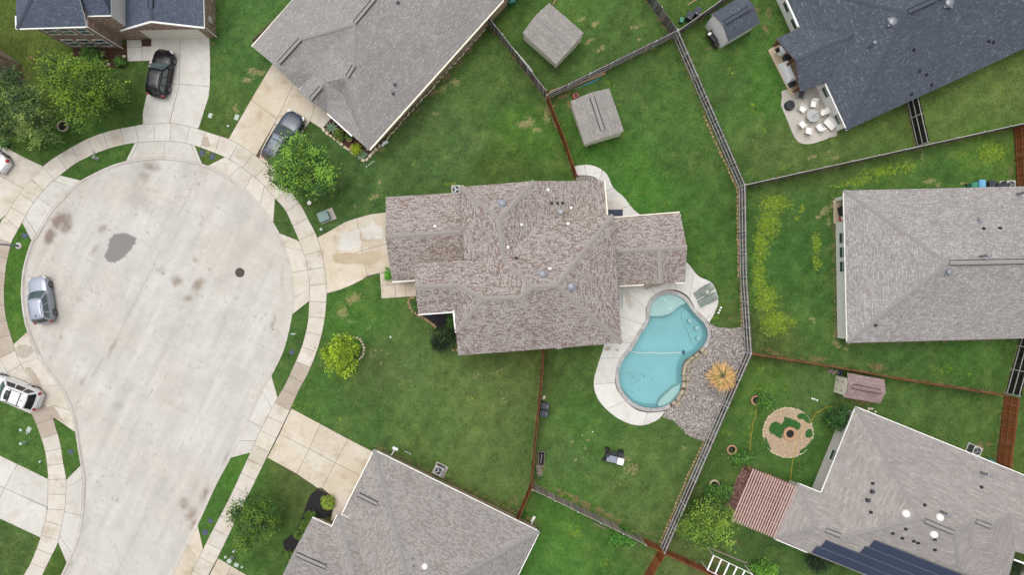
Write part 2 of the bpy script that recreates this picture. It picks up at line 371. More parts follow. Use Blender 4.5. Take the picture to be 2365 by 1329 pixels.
pm('chrome', srgb(220, 220, 222), 0.2, 0.03, 8, metal=0.8); pm('tail_red', srgb(190, 30, 36), 0.2, 0.15, 10); pm('lamp_clear', srgb(225, 225, 220), 0.15, 0.1, 10); pm('amber', srgb(214, 132, 80), 0.2, 0.1)
paint('paint_black', (0.008, 0.008, 0.011), 0.0, 0.2); paint('paint_grey', srgb(74, 86, 106, 0.55), 0.1, 0.3); paint('paint_silver', srgb(176, 184, 200, 0.7), 0.25, 0.3); paint('paint_white', srgb(246, 246, 248, 0.8), 0.0, 0.25); paint('paint_red', srgb(150, 24, 30, 0.8), 0.1, 0.2)
pm('cast_iron', srgb(96, 86, 84), 0.8, 0.2, 14, metal=0.2); pm('steel', srgb(168, 170, 174), 0.4, 0.08, 8, metal=0.5); pm('vent_metal', srgb(158, 162, 170), 0.45, 0.08, 6, metal=0.4)
pm('ac_body', srgb(196, 194, 190), 0.5, 0.06, 5); pm('ac_grill', srgb(100, 102, 104), 0.6, 0.2, 20); pm('hydrant', srgb(196, 200, 204), 0.4, 0.08, 8, metal=0.2)
pm('box_green', srgb(136, 164, 160), 0.55, 0.06, 5); pm('utility_pale', srgb(200, 216, 206), 0.6, 0.06, 6); pm('meter_blue', srgb(88, 96, 120), 0.7, 0.15, 12)
pm('bin_dark', srgb(64, 68, 78), 0.55, 0.1, 8); pm('bin_blue', srgb(120, 190, 232), 0.5, 0.05, 8); pm('bin_green', srgb(72, 150, 122), 0.5, 0.08, 8); pm('bin_teal', srgb(44, 140, 134), 0.5, 0.08, 8)
pm('plaster', (0.265, 0.44, 0.46), 0.7, 0.09, 0.12); pm('plaster_pale', (0.45, 0.50, 0.475), 0.7, 0.05, 1.2); pm('hose_white', srgb(235, 240, 240), 0.5); pm('robot_blue', srgb(40, 90, 130), 0.4)
pm('coping', srgb(188, 186, 184), 0.8, 0.10, 3, rand=0.12); pm('boulder', srgb(178, 166, 146), 0.9, 0.16, 3, rand=0.2, bmp=0.5); pm('limestone', srgb(232, 218, 190), 0.85, 0.1, 4, rand=0.12, bmp=0.3); pm('ledge_stone', srgb(180, 154, 118), 0.85, 0.2, 4, rand=0.2, bmp=0.3)
pm('mulch', srgb(88, 62, 50), 0.95, 0.45, 22, bmp=0.8); pm('mulch_black', srgb(44, 42, 44), 0.95, 0.5, 24, bmp=0.8); pm('soil', srgb(120, 96, 74), 0.95, 0.3, 10, bmp=0.6)
pm('pea_gravel', srgb(196, 172, 142), 0.95, 0.28, 16, bmp=0.6); pm('gravel', srgb(148, 142, 138), 0.95, 0.45, 16, bmp=0.8)
pm('terracotta', srgb(204, 158, 124), 0.75, 0.12, 6); pm('fabric_white', srgb(244, 243, 245, .98), 0.8, 0.03, 5); pm('chair_white', srgb(244, 241, 235, .98), 0.55, 0.04, 6); pm('chair_frame', srgb(196, 190, 176), 0.4, 0.06, 6)
pm('green_metal', srgb(118, 140, 128), 0.5, 0.1, 8); pm('table_glass', srgb(196, 198, 196), 0.1, 0.05, 4, spec=0.7); pm('bluegrey', srgb(140, 152, 166), 0.5, 0.08, 6); pm('charcoal', srgb(52, 54, 60), 0.6, 0.15, 12); pm('deck_tan', srgb(226, 206, 174), 0.8, 0.08, 3); pm('redwood', srgb(124, 74, 54), 0.7, 0.15, 5, rand=0.1)
pm('pergola_wood', srgb(208, 176, 168, .8), 0.85, 0.12, 5, rand=0.08); pm('pergola_dark', srgb(140, 100, 90), 0.85, 0.15, 5, rand=0.08)
pm('solar', srgb(50, 60, 84, 0.8), 0.25, 0.06, 3, spec=0.5, rand=0.05); pm('solar_frame', srgb(120, 130, 150), 0.4, 0.05)
pm('hose_yellow', srgb(206, 176, 62), 0.5, 0.1, 10); pm('trunk', srgb(110, 92, 74), 0.9, 0.3, 8, bmp=0.5); pm('lumber', srgb(196, 160, 118), 0.85, 0.15, 5, rand=0.15); pm('lumber_gray', srgb(150, 138, 124), 0.9, 0.15, 5, rand=0.15)
pm('pipe_blue', srgb(96, 172, 200), 0.5); pm('cart_grey', srgb(150, 156, 172), 0.5, 0.05, 5); pm('mat_dark', srgb(70, 78, 96), 0.9, 0.12, 14)
pm('pole_steel', srgb(150, 164, 182), 0.4, 0.06, 3, metal=0.4); pm('sand_stone', srgb(222, 206, 178), 0.9, 0.12, 5)
# water: clear tinted sheet with a reflecting surface
m, t, b = nt('water'); tr = nd(t, 'ShaderNodeBsdfTransparent'); tr.inputs[0].default_value = (0.80, 0.955, 0.965, 1)
gl = nd(t, 'ShaderNodeBsdfGlossy'); gl.inputs['Roughness'].default_value = 0.06
fr = nd(t, 'ShaderNodeFresnel'); fr.inputs[0].default_value = 1.33; ms = nd(t, 'ShaderNodeMixShader')
g = nd(t, 'ShaderNodeNewGeometry'); bn = nd(t, 'ShaderNodeBump'); bn.inputs['Strength'].default_value = 0.06; bn.inputs['Distance'].default_value = 0.03
t.links.new(noise(t, g.outputs['Position'], 0.9, 2), bn.inputs['Height']); t.links.new(bn.outputs[0], gl.inputs['Normal'])
t.links.new(fr.outputs[0], ms.inputs[0]); t.links.new(tr.outputs[0], ms.inputs[1]); t.links.new(gl.outputs[0], ms.inputs[2])
t.links.new(ms.outputs[0], t.nodes['Material Output'].inputs['Surface'])
# ------------------------------------------------------------------ survey lines of the street and pavements
KERB = [(40,1500),(100,1400),(141,1329),(157,1293),(169,1265),(180,1232),(188,1181),(191,1112),(188,1086),(179,1035),(174,999),(168,967),(151,918),(130,885),(95,836.6),(77,798),(61,762),(52.5,724),(48.6,685.6),(48.6,668),(51,632),(59,596),(71.6,558),(84,542),(97,519),(120,481),(143,458),(166,432),(188,416),(220,399),(256,382.5),(290,372),(330,366),(366,363),(409,366),(440,371),(468,378.6),(499,391),(537,414),(563,432),(596,466),(618,494),(639,527),(654,558),(664,586),(673,619),(678.5,663),(680,693),(675,726.5),(667,767),(654,813.5),(628.6,866),(608,900.5),(580,962),(568,989),(531,1063),(499,1122),(460.6,1206.5),(435,1258),(399,1329),(340,1450),(310,1510)]
street_line = [W2(*p) for p in catmull(KERB, 3)]
STREET = street_line                                   # closed beyond the bottom of the view
POOL = catclosed([(1549,679),(1523,684),(1508,697),(1501,711),(1500,729),(1499,744),(1488.6,760),(1477,775),(1470,793),(1459,808),(1441,829),(1431,852),(1430,877.5),(1436,900.5),(1451.5,921),(1472,936),(1497.5,943),(1528,941.5),(1549,931),(1567,911),(1574,888),(1574,859.6),(1579,836.6),(1595,824),(1615,808),(1630.6,790.5),(1634,770),(1628,749.5),(1610,731.6),(1595,714),(1587,701),(1574,688),(1561.5,682)], 4)
POOLW = [W2(*p) for p in POOL]
# ------------------------------------------------------------------ lawn sheet
def zero_mask(o):
    a = o.data.color_attributes.new('Mask', 'FLOAT_COLOR', 'POINT'); a.data.foreach_set('color', np.tile(np.array([0, 0, 0, 1], np.float32), len(a.data)))
def blobs(PX, PY, lst):
    m = np.zeros(PX.shape)
    for b_ in lst:
        x, y, rx, ry = b_[:4]; a = R(b_[4]) if len(b_) > 4 else 0; s_ = b_[5] if len(b_) > 5 else 1
        dx, dy = PX-x, PY-y; u = dx*math.cos(a)+dy*math.sin(a); v = -dx*math.sin(a)+dy*math.cos(a)
        m = np.maximum(m, s_*np.exp(-((u/rx)**2+(v/ry)**2)*0.9))
    return m
LAWN_PTS = [(60,120,92,112,46),(110,50,86,114,44),(20,80,84,106,44),(560,120,60,116,60),(540,240,70,108,54),(330,220,62,104,50),(200,340,56,104,44),(230,365,52,108,44),(960,270,72,108,68),(1090,200,66,108,56),(1000,340,60,104,60),(1200,330,62,118,38),(1180,395,60,94,42),(1060,330,70,104,64),(820,440,60,104,60),(700,560,60,104,58),(1430,60,68,112,58),(1350,20,66,118,50),(1190,20,52,98,44),(1240,180,50,84,44),(1440,190,68,110,60),(1530,240,64,112,52),(1560,350,60,108,50),(1480,430,52,126,40),(1420,350,58,124,42),(1600,560,50,106,42),(1660,600,58,106,46),(1680,180,66,112,58),(1620,60,62,104,48),(1760,200,60,124,44),(1800,330,80,112,62),(1950,370,78,110,60),(2050,290,86,116,60),(2280,200,92,122,66),(2180,290,88,118,62),(2340,180,94,120,64),(1850,520,46,102,50),(1800,600,42,106,46),(1880,700,50,106,48),(1780,790,72,94,52),(2100,820,50,98,50),(2220,850,52,110,44),(2000,415,60,110,46),(2200,380,56,112,50),(2250,340,84,134,50),(1850,890,70,110,62),(1770,880,72,122,44),(2150,930,72,112,60),(2100,900,66,110,54),(2290,960,70,112,54),(1750,1000,56,108,46),(1900,1080,50,106,44),(1650,1080,60,100,46),(1620,1180,64,92,46),(1560,1050,78,120,66),(1450,1150,88,126,70),(1350,980,60,112,48),(1330,850,58,96,48),(1500,1080,82,126,66),(1300,1050,70,110,62),(1440,1230,84,116,66),(1300,1200,62,126,44),(1400,1270,56,120,44),(1260,1290,62,130,50),(1100,950,96,126,72),(900,870,84,118,72),(800,730,58,118,44),(720,900,58,112,50),(1000,1000,82,120,66),(1150,1080,88,118,68),(1180,900,86,112,66),(1230,830,74,94,52),(860,980,62,108,56),(690,800,58,104,52),(660,830,62,108,50),(680,1090,80,100,58),(720,1130,80,100,60),(640,1290,58,106,48),(60,1010,66,114,54),(150,1040,62,112,46),(30,1240,72,108,62),(150,1300,72,112,48),(540,1080,54,126,40),(480,1180,56,116,46),(30,700,66,126,42),(25,620,62,120,40),(1720,1210,58,106,58),(1650,1290,62,94,52),(1740,1270,54,92,50),(1600,1300,96,114,72),(2310,1180,92,120,60),(2350,1100,78,108,50),(640,540,62,100,56),(480,355,80,110,50)]
DRY = [(1215,285,26,13,-20),(1240,300,14,7),(1262,270,9,18,0,.9),(590,165,24,10,10),(570,185,14,8),(545,250,9,16,0,.8),(1004,262,9,7,0,.9),(1020,205,26,12,-40,.7),(1050,190,16,10),(880,345,10,8),(877,420,6,20,10,.7),(865,455,18,9,-20,.7),(820,480,26,9,-15,.5),(816,690,24,13,-25),(790,722,16,16,0,.9),(805,745,30,10,10,.5),(850,755,14,14,0,.5),(1340,45,9,5),(1372,55,12,7),(1350,42,6,5),(1362,95,12,7,-40),(1390,110,9,7,-50),(1383,118,6,5),(1470,62,24,6,-15,.8),(1475,92,7,7,0,.7),(1455,38,6,18,0,.5),(1345,270,6,10,0,.5),(1875,362,16,6,-10,.8),(1915,352,8,8,0,.8),(1930,365,9,5),(1905,488,14,9,-30),(1920,478,12,5),(1892,500,10,6),(1915,510,6,16,0,.8),(1878,742,8,5,20),(1875,735,9,4,0,.8),(1925,778,9,4),(1932,795,14,7,40),(1955,806,8,6,0),(2055,800,4,4),(2130,360,5,12,0,.8),(2140,420,9,6),(2150,418,10,7),(2168,427,6,8),(2225,425,12,6,0,.9),(1965,428,30,3,0,.6),(1440,1060,26,14,10,.7),(1460,1085,22,16,0,.8),(1420,1120,26,10,0,.5),(1330,1062,9,3,0,.9),(1345,1005,4,3),(1359,1018,5,4),(1322,1022,5,3),(1351,1036,4,3),(1580,1035,16,8,-40,.6),(1100,870,24,12,0,.6),(1150,860,20,12,0,.5),(1075,920,14,6,0,.5),(1160,920,18,18,0,.5),(880,840,8,8,0,.7),(860,815,30,18,0,.5),(1700,260,18,6,30,.35),(1725,160,16,6,-20,.4),(1760,270,12,12,0,.5),(1830,330,30,8,-20,.5),(1930,300,24,8,-25,.6),(1810,1000,10,4,0,.3),(480,350,8,6,0,.8),(470,360,10,4,0,.7),(500,368,8,5,0,.6),(1290,360,8,5,0,.6),(1212,720,3,3),(2290,165,14,4,-20,.5),(2320,250,20,5,-20,.4),(700,1085,24,16,-30,.4),(62,1000,6,4,0,.8),(66,560,8,10,0,.4)]
DIRT = [(1295,1137,18,6,25),(1325,1150,22,8,28),(1352,1166,18,9,25),(1385,1178,16,7,20),(1408,1192,18,8,25),(1430,1203,12,5,25,.8),(1060,145,14,9,-48,.9),(1085,115,14,9,-48,.9),(1030,178,16,9,-48,.9),(1000,215,16,8,-48,.8),(965,255,18,7,-48,.8),(930,285,20,7,-48,.8),(905,305,14,7,-48,.8),(1105,85,12,9,-48,.9),(1345,325,16,6,-15,.5),(1390,320,22,6,-15,.8),(1320,240,14,10,0,.9),(1300,222,26,8,-25,.9),(1280,240,10,10,0,.8),(1262,255,9,12,0,.8),(1258,400,24,10,0,.3),(1240,800,16,12,0,.35),(1270,812,10,14,0,.6),(2028,850,22,11,10),(1890,830,26,9,8,.8),(2010,845,8,8,0,.8),(1795,818,34,8,8,.7),(1775,805,20,8,0,.6),(1725,45,22,26,0,.8),(1740,25,20,20,0,.7),(1640,110,12,10,0,.6),(1775,30,12,18,0,.8),(1768,65,12,20,0,.8),(1240,1060,8,24,0,.7),(1250,1080,10,10,0,.7),(1236,1110,10,8,0,.6),(1245,985,6,28,5,.5),(1248,905,6,18,0,.5),(1190,1160,22,18,30,.6),(1180,1180,18,12,30,.8),(1150,1165,26,9,26,.7),(1210,1110,14,22,0,.5),(1690,1250,36,10,26,.6),(1660,1300,36,14,26,.7),(1640,1165,26,16,0,.6),(1600,1140,12,24,-60,.5),(1545,1240,16,24,0,.6),(1505,1235,20,12,0,.5),(1480,1225,26,10,26,.5),(1580,1200,16,20,-60,.5),(1990,930,30,9,8,.9),(1945,925,20,8,20,.7),(2265,1035,16,12,0,.9),(2335,1075,10,8,0,.8),(2280,1025,12,8,0,.8),(495,70,6,24,0,.9),(490,100,6,12,0,.8),(2335,400,10,24,0,.7),(1830,1010,3,3,0,.1),(1640,240,5,10,60,.4),(1555,100,10,14,0,.6),(1600,140,8,20,30,.4),(50,160,10,30,-40,.8),(70,130,10,30,-40,.6),(1700,440,8,30,0,.4),(1700,700,8,24,0,.6),(1690,735,14,10,0,.6),(1500,470,14,5,0,.4),(1610,715,6,6,0,.3),(1165,20,22,10,0,.4),(2255,1045,9,9,0,.8)]
WEED = [(1790,470,42,26),(1775,520,30,40),(1757,570,22,50),(1752,640,20,50),(1770,690,34,40),(1790,745,44,36),(1830,745,18,18,0,.8),(1885,560,12,44,0,.85),(1886,608,14,20,0,.9),(1850,487,8,6),(1853,480,8,10),(1842,505,8,8),(1980,420,60,14,-6,.75),(2040,395,60,18,-8,.85),(2090,385,40,22,0,.7),(1940,430,34,8,0,.6),(2290,352,42,28,0,.9),(2220,360,26,10,-30,.6),(2190,345,26,12,0,.4),(1890,650,10,24,0,.5),(1850,780,20,8,0,.4),(1690,165,26,14,60,.55),(1660,120,16,10,0,.5),(1740,250,24,14,60,.6),(1760,300,20,20,0,.5),(1810,390,16,10,0,.6),(1835,380,14,7,0,.5),(1770,410,20,7,0,.5),(2180,855,60,18,0,.55),(2240,870,30,12,0,.5),(1420,200,22,16,0,.5),(1405,190,20,10,0,.55),(1530,190,18,10,0,.4),(1560,230,30,16,0,.35),(1430,240,10,40,0,.5),(1540,470,12,10,0,.6),(1610,600,30,14,0,.5),(1650,590,14,14,0,.55),(1600,570,40,16,0,.35),(1690,520,8,24,0,.4),(1650,735,16,10,0,.6),(1620,640,20,10,60,.5),(1280,250,8,14,0,.6),(1300,290,10,30,0,.4),(1340,20,18,12,0,.4),(690,935,24,16,0,.6),(786,968,4,4,0,1.2),(740,900,20,10,0,.4),(1112,955,4,4),(1090,920,6,4),(1460,395,26,14,0,.4),(1450,440,20,10,0,.4),(1300,1150,40,20,26,.55),(1330,1230,36,26,0,.55),(1290,1260,30,20,0,.45),(1400,1300,24,20,0,.5),(1680,1000,40,14,-60,.45),(1740,950,30,24,0,.45),(1730,1000,24,40,0,.45),(1760,900,30,16,-60,.5),(1750,850,40,12,0,.5),(1720,1060,22,18,0,.6),(1880,950,30,10,0,.4),(1820,900,30,14,0,.4),(1580,985,8,20,0,.4),(1670,1000,10,10,0,.6),(1690,1060,20,12,0,.4),(1360,1100,40,20,0,.35),(1440,1070,12,40,0,.3),(30,690,12,10,0,.5),(610,620,0.1,0.1),(1150,480,1,1),(960,430,26,6,-6,.6),(1040,425,26,5,-6,.8),(1000,400,20,6,-20,.4),(1190,340,26,20,0,.5),(985,1080,10,8,0,.6),(1025,1095,26,9,26,.7),(1080,1130,26,8,26,.5),(400,0,.1,.1)]
FENCE_LINES = [[(1128,56),(1258,222)],[(1260,231),(1554,86)],[(1556,88),(1705,432),(1709,640),(1720,812),(1641,995),(1526,1262)],[(1558,87),(1700,-14)],[(1484,-14),(1552,85)],[(1259,223),(1304,340),(1328,412)],[(1709,434),(2125,342),(2360,290)],[(2088,210),(2117,338)],[(1722,815),(1895,842),(2060,872),(2296,909)],[(2322,909),(2362,770)],[(2320,914),(2300,1080)],[(1254,800),(1249,880),(1237,990),(1226,1117),(1193,1195)],[(1229,1118),(1527,1263)],[(1526,1265),(1474,1352)],[(1529,1265),(1690,1340)],[(871,1030),(1239,1209)],[(1955,792),(2365,782)],[(1925,460),(1930,790)],[(1934,303),(2200,180)]]
def lawn_colour(wx, wy):
    PX = wx*S+CX; PY = CY-wy*S; wsum = np.full(PX.shape, 1e-9); C = np.zeros(PX.shape+(3,))
    jx = (vnoise(PX, PY, 60, 3)-0.5)*50; jy = (vnoise(PX, PY, 60, 4)-0.5)*50
    for x, y, r_, g_, b_ in LAWN_PTS:
        w = 1.0/(((PX+jx-x)**2+(PY+jy-y)**2)/900.0+1.0)**2; wsum += w
        C += w[..., None]*np.array(lin((r_, g_, b_)))
    C /= wsum[..., None]
    C = C*0.58+np.array(lin((68, 106, 52)))*0.42; lum = C@np.array((.3, .6, .1)); C = C*0.95+lum[..., None]*0.05
    n1 = fbm(PX, PY, 90, 21, 4); n2 = fbm(PX, PY, 22, 31, 4); n3 = fbm(PX, PY, 7, 41, 3)
    stripe = 0.5+0.5*np.sin((PX*0.80+PY*0.6+40*n1)/7.0)
    k = 1 + (n1-0.5)*0.4 + (n2-0.5)*0.5 + (n3-0.5)*0.35 + (stripe-0.5)*0.10
    C *= k[..., None]
    yel = np.clip((n2-0.5)*2.2, 0, 1)*0.35; C = C*(1-yel[..., None]) + yel[..., None]*np.array(lin((112, 132, 74)))
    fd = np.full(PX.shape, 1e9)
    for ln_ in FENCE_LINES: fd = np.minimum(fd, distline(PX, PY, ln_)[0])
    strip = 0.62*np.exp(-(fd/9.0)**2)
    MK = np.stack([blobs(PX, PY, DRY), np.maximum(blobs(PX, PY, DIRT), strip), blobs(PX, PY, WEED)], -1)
    return np.clip(C*np.array((0.90, 0.77, 0.68))+np.array((0.006, 0.002, 0.0)), 0, 1), MK
step = 0.15; gx = np.arange(-52.5, 52.51, step); gy = np.arange(-30.6, 30.61, step)
GX, GY = np.meshgrid(gx, gy); VX = GX.copy(); VY = GY.copy()
near, BX, BY = distline(GX, GY, street_line); sn = near < step*0.6
VX[sn] = BX[sn]; VY[sn] = BY[sn]
qx = (VX[:-1, :-1]+VX[1:, 1:])/2; qy = (VY[:-1, :-1]+VY[1:, 1:])/2
pool_in = [tuple(p) for p in offset_poly(POOLW, -0.15)]
keep = ~inpoly(qx, qy, STREET) & ~inpoly(qx, qy, pool_in)
ny, nx = GX.shape; idx = np.arange(ny*nx).reshape(ny, nx)
quads = np.stack([idx[:-1, :-1], idx[:-1, 1:], idx[1:, 1:], idx[1:, :-1]], -1)[keep]
relief = (fbm(GX, GY, 2.0, 5, 3)-0.5)*0.05*(near > 0.6); relief = np.minimum(relief, 0.012)
used = np.unique(quads); remap = -np.ones(ny*nx, int); remap[used] = np.arange(len(used)); quads = remap[quads]
vx, vy, vz = VX.ravel()[used], VY.ravel()[used], relief.ravel()[used]
me = bpy.data.meshes.new('ground'); nv = len(used); nf = len(quads)
FAR = 420.0; ring_i = [(-52.5, -30.6), (52.5, -30.6), (52.5, 30.6), (-52.5, 30.6)]; ring_o = [(-FAR, -FAR), (FAR, -FAR), (FAR, FAR), (-FAR, FAR)]
me.vertices.add(nv); co = np.stack([vx, vy, vz], -1).astype(np.float32); me.vertices.foreach_set('co', co.ravel())
me.loops.add(nf*4); me.loops.foreach_set('vertex_index', quads.ravel().astype(np.int32))
me.polygons.add(nf); me.polygons.foreach_set('loop_start', np.arange(0, nf*4, 4, dtype=np.int32)); me.polygons.foreach_set('loop_total', np.full(nf, 4, np.int32))
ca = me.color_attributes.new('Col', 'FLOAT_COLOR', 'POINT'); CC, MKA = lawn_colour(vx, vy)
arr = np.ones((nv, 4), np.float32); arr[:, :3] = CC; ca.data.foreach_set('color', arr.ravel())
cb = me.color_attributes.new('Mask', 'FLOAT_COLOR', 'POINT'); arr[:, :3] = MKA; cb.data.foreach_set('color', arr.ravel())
me.polygons.foreach_set('use_smooth', np.ones(nf, bool)); me.update(); me.validate(); me.materials.append(M['lawn'])
ground = bpy.data.objects.new('ground', me); COL.objects.link(ground); tag(ground, 'mown green lawn with dry and weedy patches over all the yards', 'lawn', kind='structure')
mb = MB(); c0 = tuple(np.array(lin((70, 106, 54)))*0.78)
mb.add([(*p, -0.002) for p in ring_i]+[(*p, -0.002) for p in ring_o], [(0, 4, 5, 1), (1, 5, 6, 2), (2, 6, 7, 3), (3, 7, 4, 0)], c0)
og = struct('outlying_ground', mb, 'lawn'); zero_mask(og)
mb = MB(); mb.add([(-FAR, -FAR, -1.9), (FAR, -FAR, -1.9), (FAR, FAR, -1.9), (-FAR, FAR, -1.9)], [(0, 1, 2, 3)]); struct('subsoil', mb, 'soil')
# ------------------------------------------------------------------ street panels
ux, uy = 0.895, 0.446
Vl = [-300, 243, 354, 447, 542, 660, 760, 862, 965, 1068, 1400]; Ul = [-600, 350, 470, 590, 716, 833, 955, 1400]
st = 0.125; sx = np.arange(-48.2, -20.0, st); sy = np.arange(-29.5, 13.5, st); SX, SY = np.meshgrid(sx, sy)
PX, PY = SX*S+CX, CY-SY*S; UU = PX*ux+PY*uy; VV = -PX*uy+PY*ux
STAIN = [((138,118,110),[(140,510,30,22,-40),(115,545,22,14,-60),(150,520,16,18)],.8),
 ((150,132,112),[(455,660,20,12,-50),(407,650,14,14,0,.9),(435,690,16,10,0,.7),(370,625,14,14,0,.6),(350,385,22,12,10,.8),(335,405,20,12,0,.6),(440,1190,22,12,-60,.9),(425,1165,12,14,0,.9),(470,1145,10,26,25,.8),(448,1215,14,16,20,.8),(235,530,12,14,20,.7),(215,580,10,22,30,.5),(630,745,8,24,10,.6),(640,770,8,20,15,.5),(258,805,7,40,28,.55),(225,850,8,40,30,.5),(290,735,6,30,30,.4),(470,400,14,10,0,.5),(330,415,10,20,0,.5),(405,395,12,6,0,.4),(450,600,10,9,0,.6),(545,690,14,8,-30,.6),(120,600,8,12,0,.5),(485,430,18,10,0,.3),(70,720,6,30,-10,.5),(65,590,4,30,20,.5),(160,640,20,8,0,.4),(180,690,22,10,0,.4),(190,880,8,18,30,.5),(350,440,40,10,10,.35),(520,1060,6,30,28,.5),(162,1302,8,10,0,.7),(100,800,10,20,0,.4),(650,640,6,40,0,.4),(560,940,6,30,25,.4)],.7),
 ((176,172,168),[(330,470,60,26,30,.6),(460,560,40,24,0,.4),(280,900,24,40,30,.4),(270,940,16,12,0,.7),(420,1070,8,24,28,.4),(300,700,50,8,30,.4),(380,760,60,10,28,.35),(250,760,60,10,28,.35)],.6)]
def street_colour(PX, PY):
    n1 = fbm(PX, PY, 140, 91, 4); n2 = fbm(PX, PY, 40, 92, 4); n3 = fbm(PX, PY, 8, 93, 3)
    ul = PX*ux+PY*uy; vl = -PX*uy+PY*ux; streak = fbm(ul*1.0, vl*0.12, 16, 94, 3)
    C = np.empty(PX.shape+(3,)); C[:] = np.array(lin((216, 213, 207)))
    f = np.clip((n1-0.40)*4, 0, 1)*0.75; C = C*(1-f[..., None])+f[..., None]*np.array(lin((213, 206, 195)))
    C *= (1+(n2-0.5)*0.20+(n3-0.5)*0.16+(streak-0.5)*0.26)[..., None]
    for col, lst, amt in STAIN:
        f = np.clip((blobs(PX, PY, lst)*(0.25+1.5*fbm(PX, PY, 9, 95, 5))-0.22)/0.6, 0, 1)*amt
        C = C*(1-f[..., None])+f[..., None]*np.array(lin(col))
    sp = np.clip((fbm(PX, PY, 5, 97, 2)-0.74)*10, 0, 1)*np.clip((n2-0.5)*6, 0, 1)*0.4; C *= (1-sp)[..., None]
    patch = inpoly(PX, PY, [(286,538),(262,541),(252,552),(247,575),(240,592),(246,603),(264,608),(285,594),(300,578),(311,562),(314,550)])
    C[patch] = np.array(lin((150, 148, 146)))
    return C*0.70
def sheet(name, X, Y, mask, z, colfun, mat, parent=None):
    h, w = X.shape; ii = np.arange(h*w).reshape(h, w); q = np.stack([ii[:-1, :-1], ii[:-1, 1:], ii[1:, 1:], ii[1:, :-1]], -1)[mask]
    if len(q) == 0: return None
    u = np.unique(q); rm = -np.ones(h*w, int); rm[u] = np.arange(len(u)); q = rm[q]
    x, y = X.ravel()[u], Y.ravel()[u]; ox, oy = x.mean(), y.mean(); me = bpy.data.meshes.new(name)
    me.from_pydata(np.stack([x-ox, y-oy, np.zeros_like(x)], -1).tolist(), [], q.tolist())
    a = me.color_attributes.new('Col', 'FLOAT_COLOR', 'POINT'); c = np.ones((len(u), 4), np.float32); c[:, :3] = colfun(x*S+CX, CY-y*S); a.data.foreach_set('color', c.ravel())
    me.materials.append(M[mat]); o = bpy.data.objects.new(name, me); COL.objects.link(o); o.location = (ox, oy, z); o.parent = parent; return o
mb = MB(); mb.prism([tuple(p) for p in STREET], -0.3, -0.112); street = struct('street', mb, 'street_joint')
street['label'] = 'pale concrete cul-de-sac street with stains and tyre marks'
inS = inpoly(SX, SY, STREET)
cm = lambda A: (A[:-1, :-1]+A[1:, 1:])/2
qU, qV, qI = cm(UU), cm(VV), (inS[:-1, :-1] | inS[1:, 1:])
# panels keep a narrow joint: rotate the grid so that panel edges are straight
for a in range(len(Vl)-1):
    for c_ in range(len(Ul)-1):
        u0, u1, v0, v1 = Ul[c_], Ul[c_+1], Vl[a], Vl[a+1]
        bu = [max(u0, 60), min(u1, 1080)]; bv = [max(v0, 100), min(v1, 1180)]
        if bu[1]-bu[0] < 5 or bv[1]-bv[0] < 5: continue
        k = 3.0; g0 = 0.22
        uu = np.linspace(bu[0]+g0, bu[1]-g0, max(3, int((bu[1]-bu[0])/k))); vv = np.linspace(bv[0]+g0, bv[1]-g0, max(3, int((bv[1]-bv[0])/k)))
        Ug, Vg = np.meshgrid(uu, vv); px = Ug*ux - Vg*uy; py = Ug*uy + Vg*ux
        wx, wy = (px-CX)/S, -(py-CY)/S; iq = inpoly(cm(wx), cm(wy), STREET)
        if iq.sum() < 12: continue
        o_ = sheet('street_panel', wx, wy, iq, -0.10, street_colour, 'street', street)
# kerb in cast lengths
cl = STREET; inner1 = offset_poly(cl, 0.17); inner2 = offset_poly(cl, 0.23); inner3 = offset_poly(cl, 0.30)
mbk = MB(); kerb = None
L = np.r_[0, np.cumsum([math.dist(cl[i], cl[i+1]) for i in range(len(cl)-1)])]
segs = []; s0 = 0
for i in range(1, len(cl)):
    if L[i]-L[s0] > 2.9 or i == len(cl)-1: segs.append((s0, i)); s0 = i
kerb = MB(); kerb.bar((-60, -36, -0.6), (-59, -36, -0.6), 0.1, 0.1); kerb = struct('kerb', kerb, 'kerb')
kerb['label'] = 'low rolled concrete kerb round the cul-de-sac'
for a, b_ in segs:
    mb = MB(); vs_ = []; fs_ = []
    for i in range(a, b_+1):
        for P_, z in ((cl, -0.2), (cl, 0.022), (inner1, 0.026), (inner2, -0.07), (inner3, -0.092), (inner3, -0.2)): vs_.append((P_[i][0], P_[i][1], z))
    n = b_-a+1
    for i in range(n-1):
        for k in range(5): fs_.append((i*6+k, i*6+k+1, (i+1)*6+k+1, (i+1)*6+k))
    mb.add(vs_, [f[::-1] for f in fs_]); mid = vs_[(n//2)*6+1]; o = mb.build('kerb_length', 'kerb', org=mid, smooth=50); o.parent = kerb
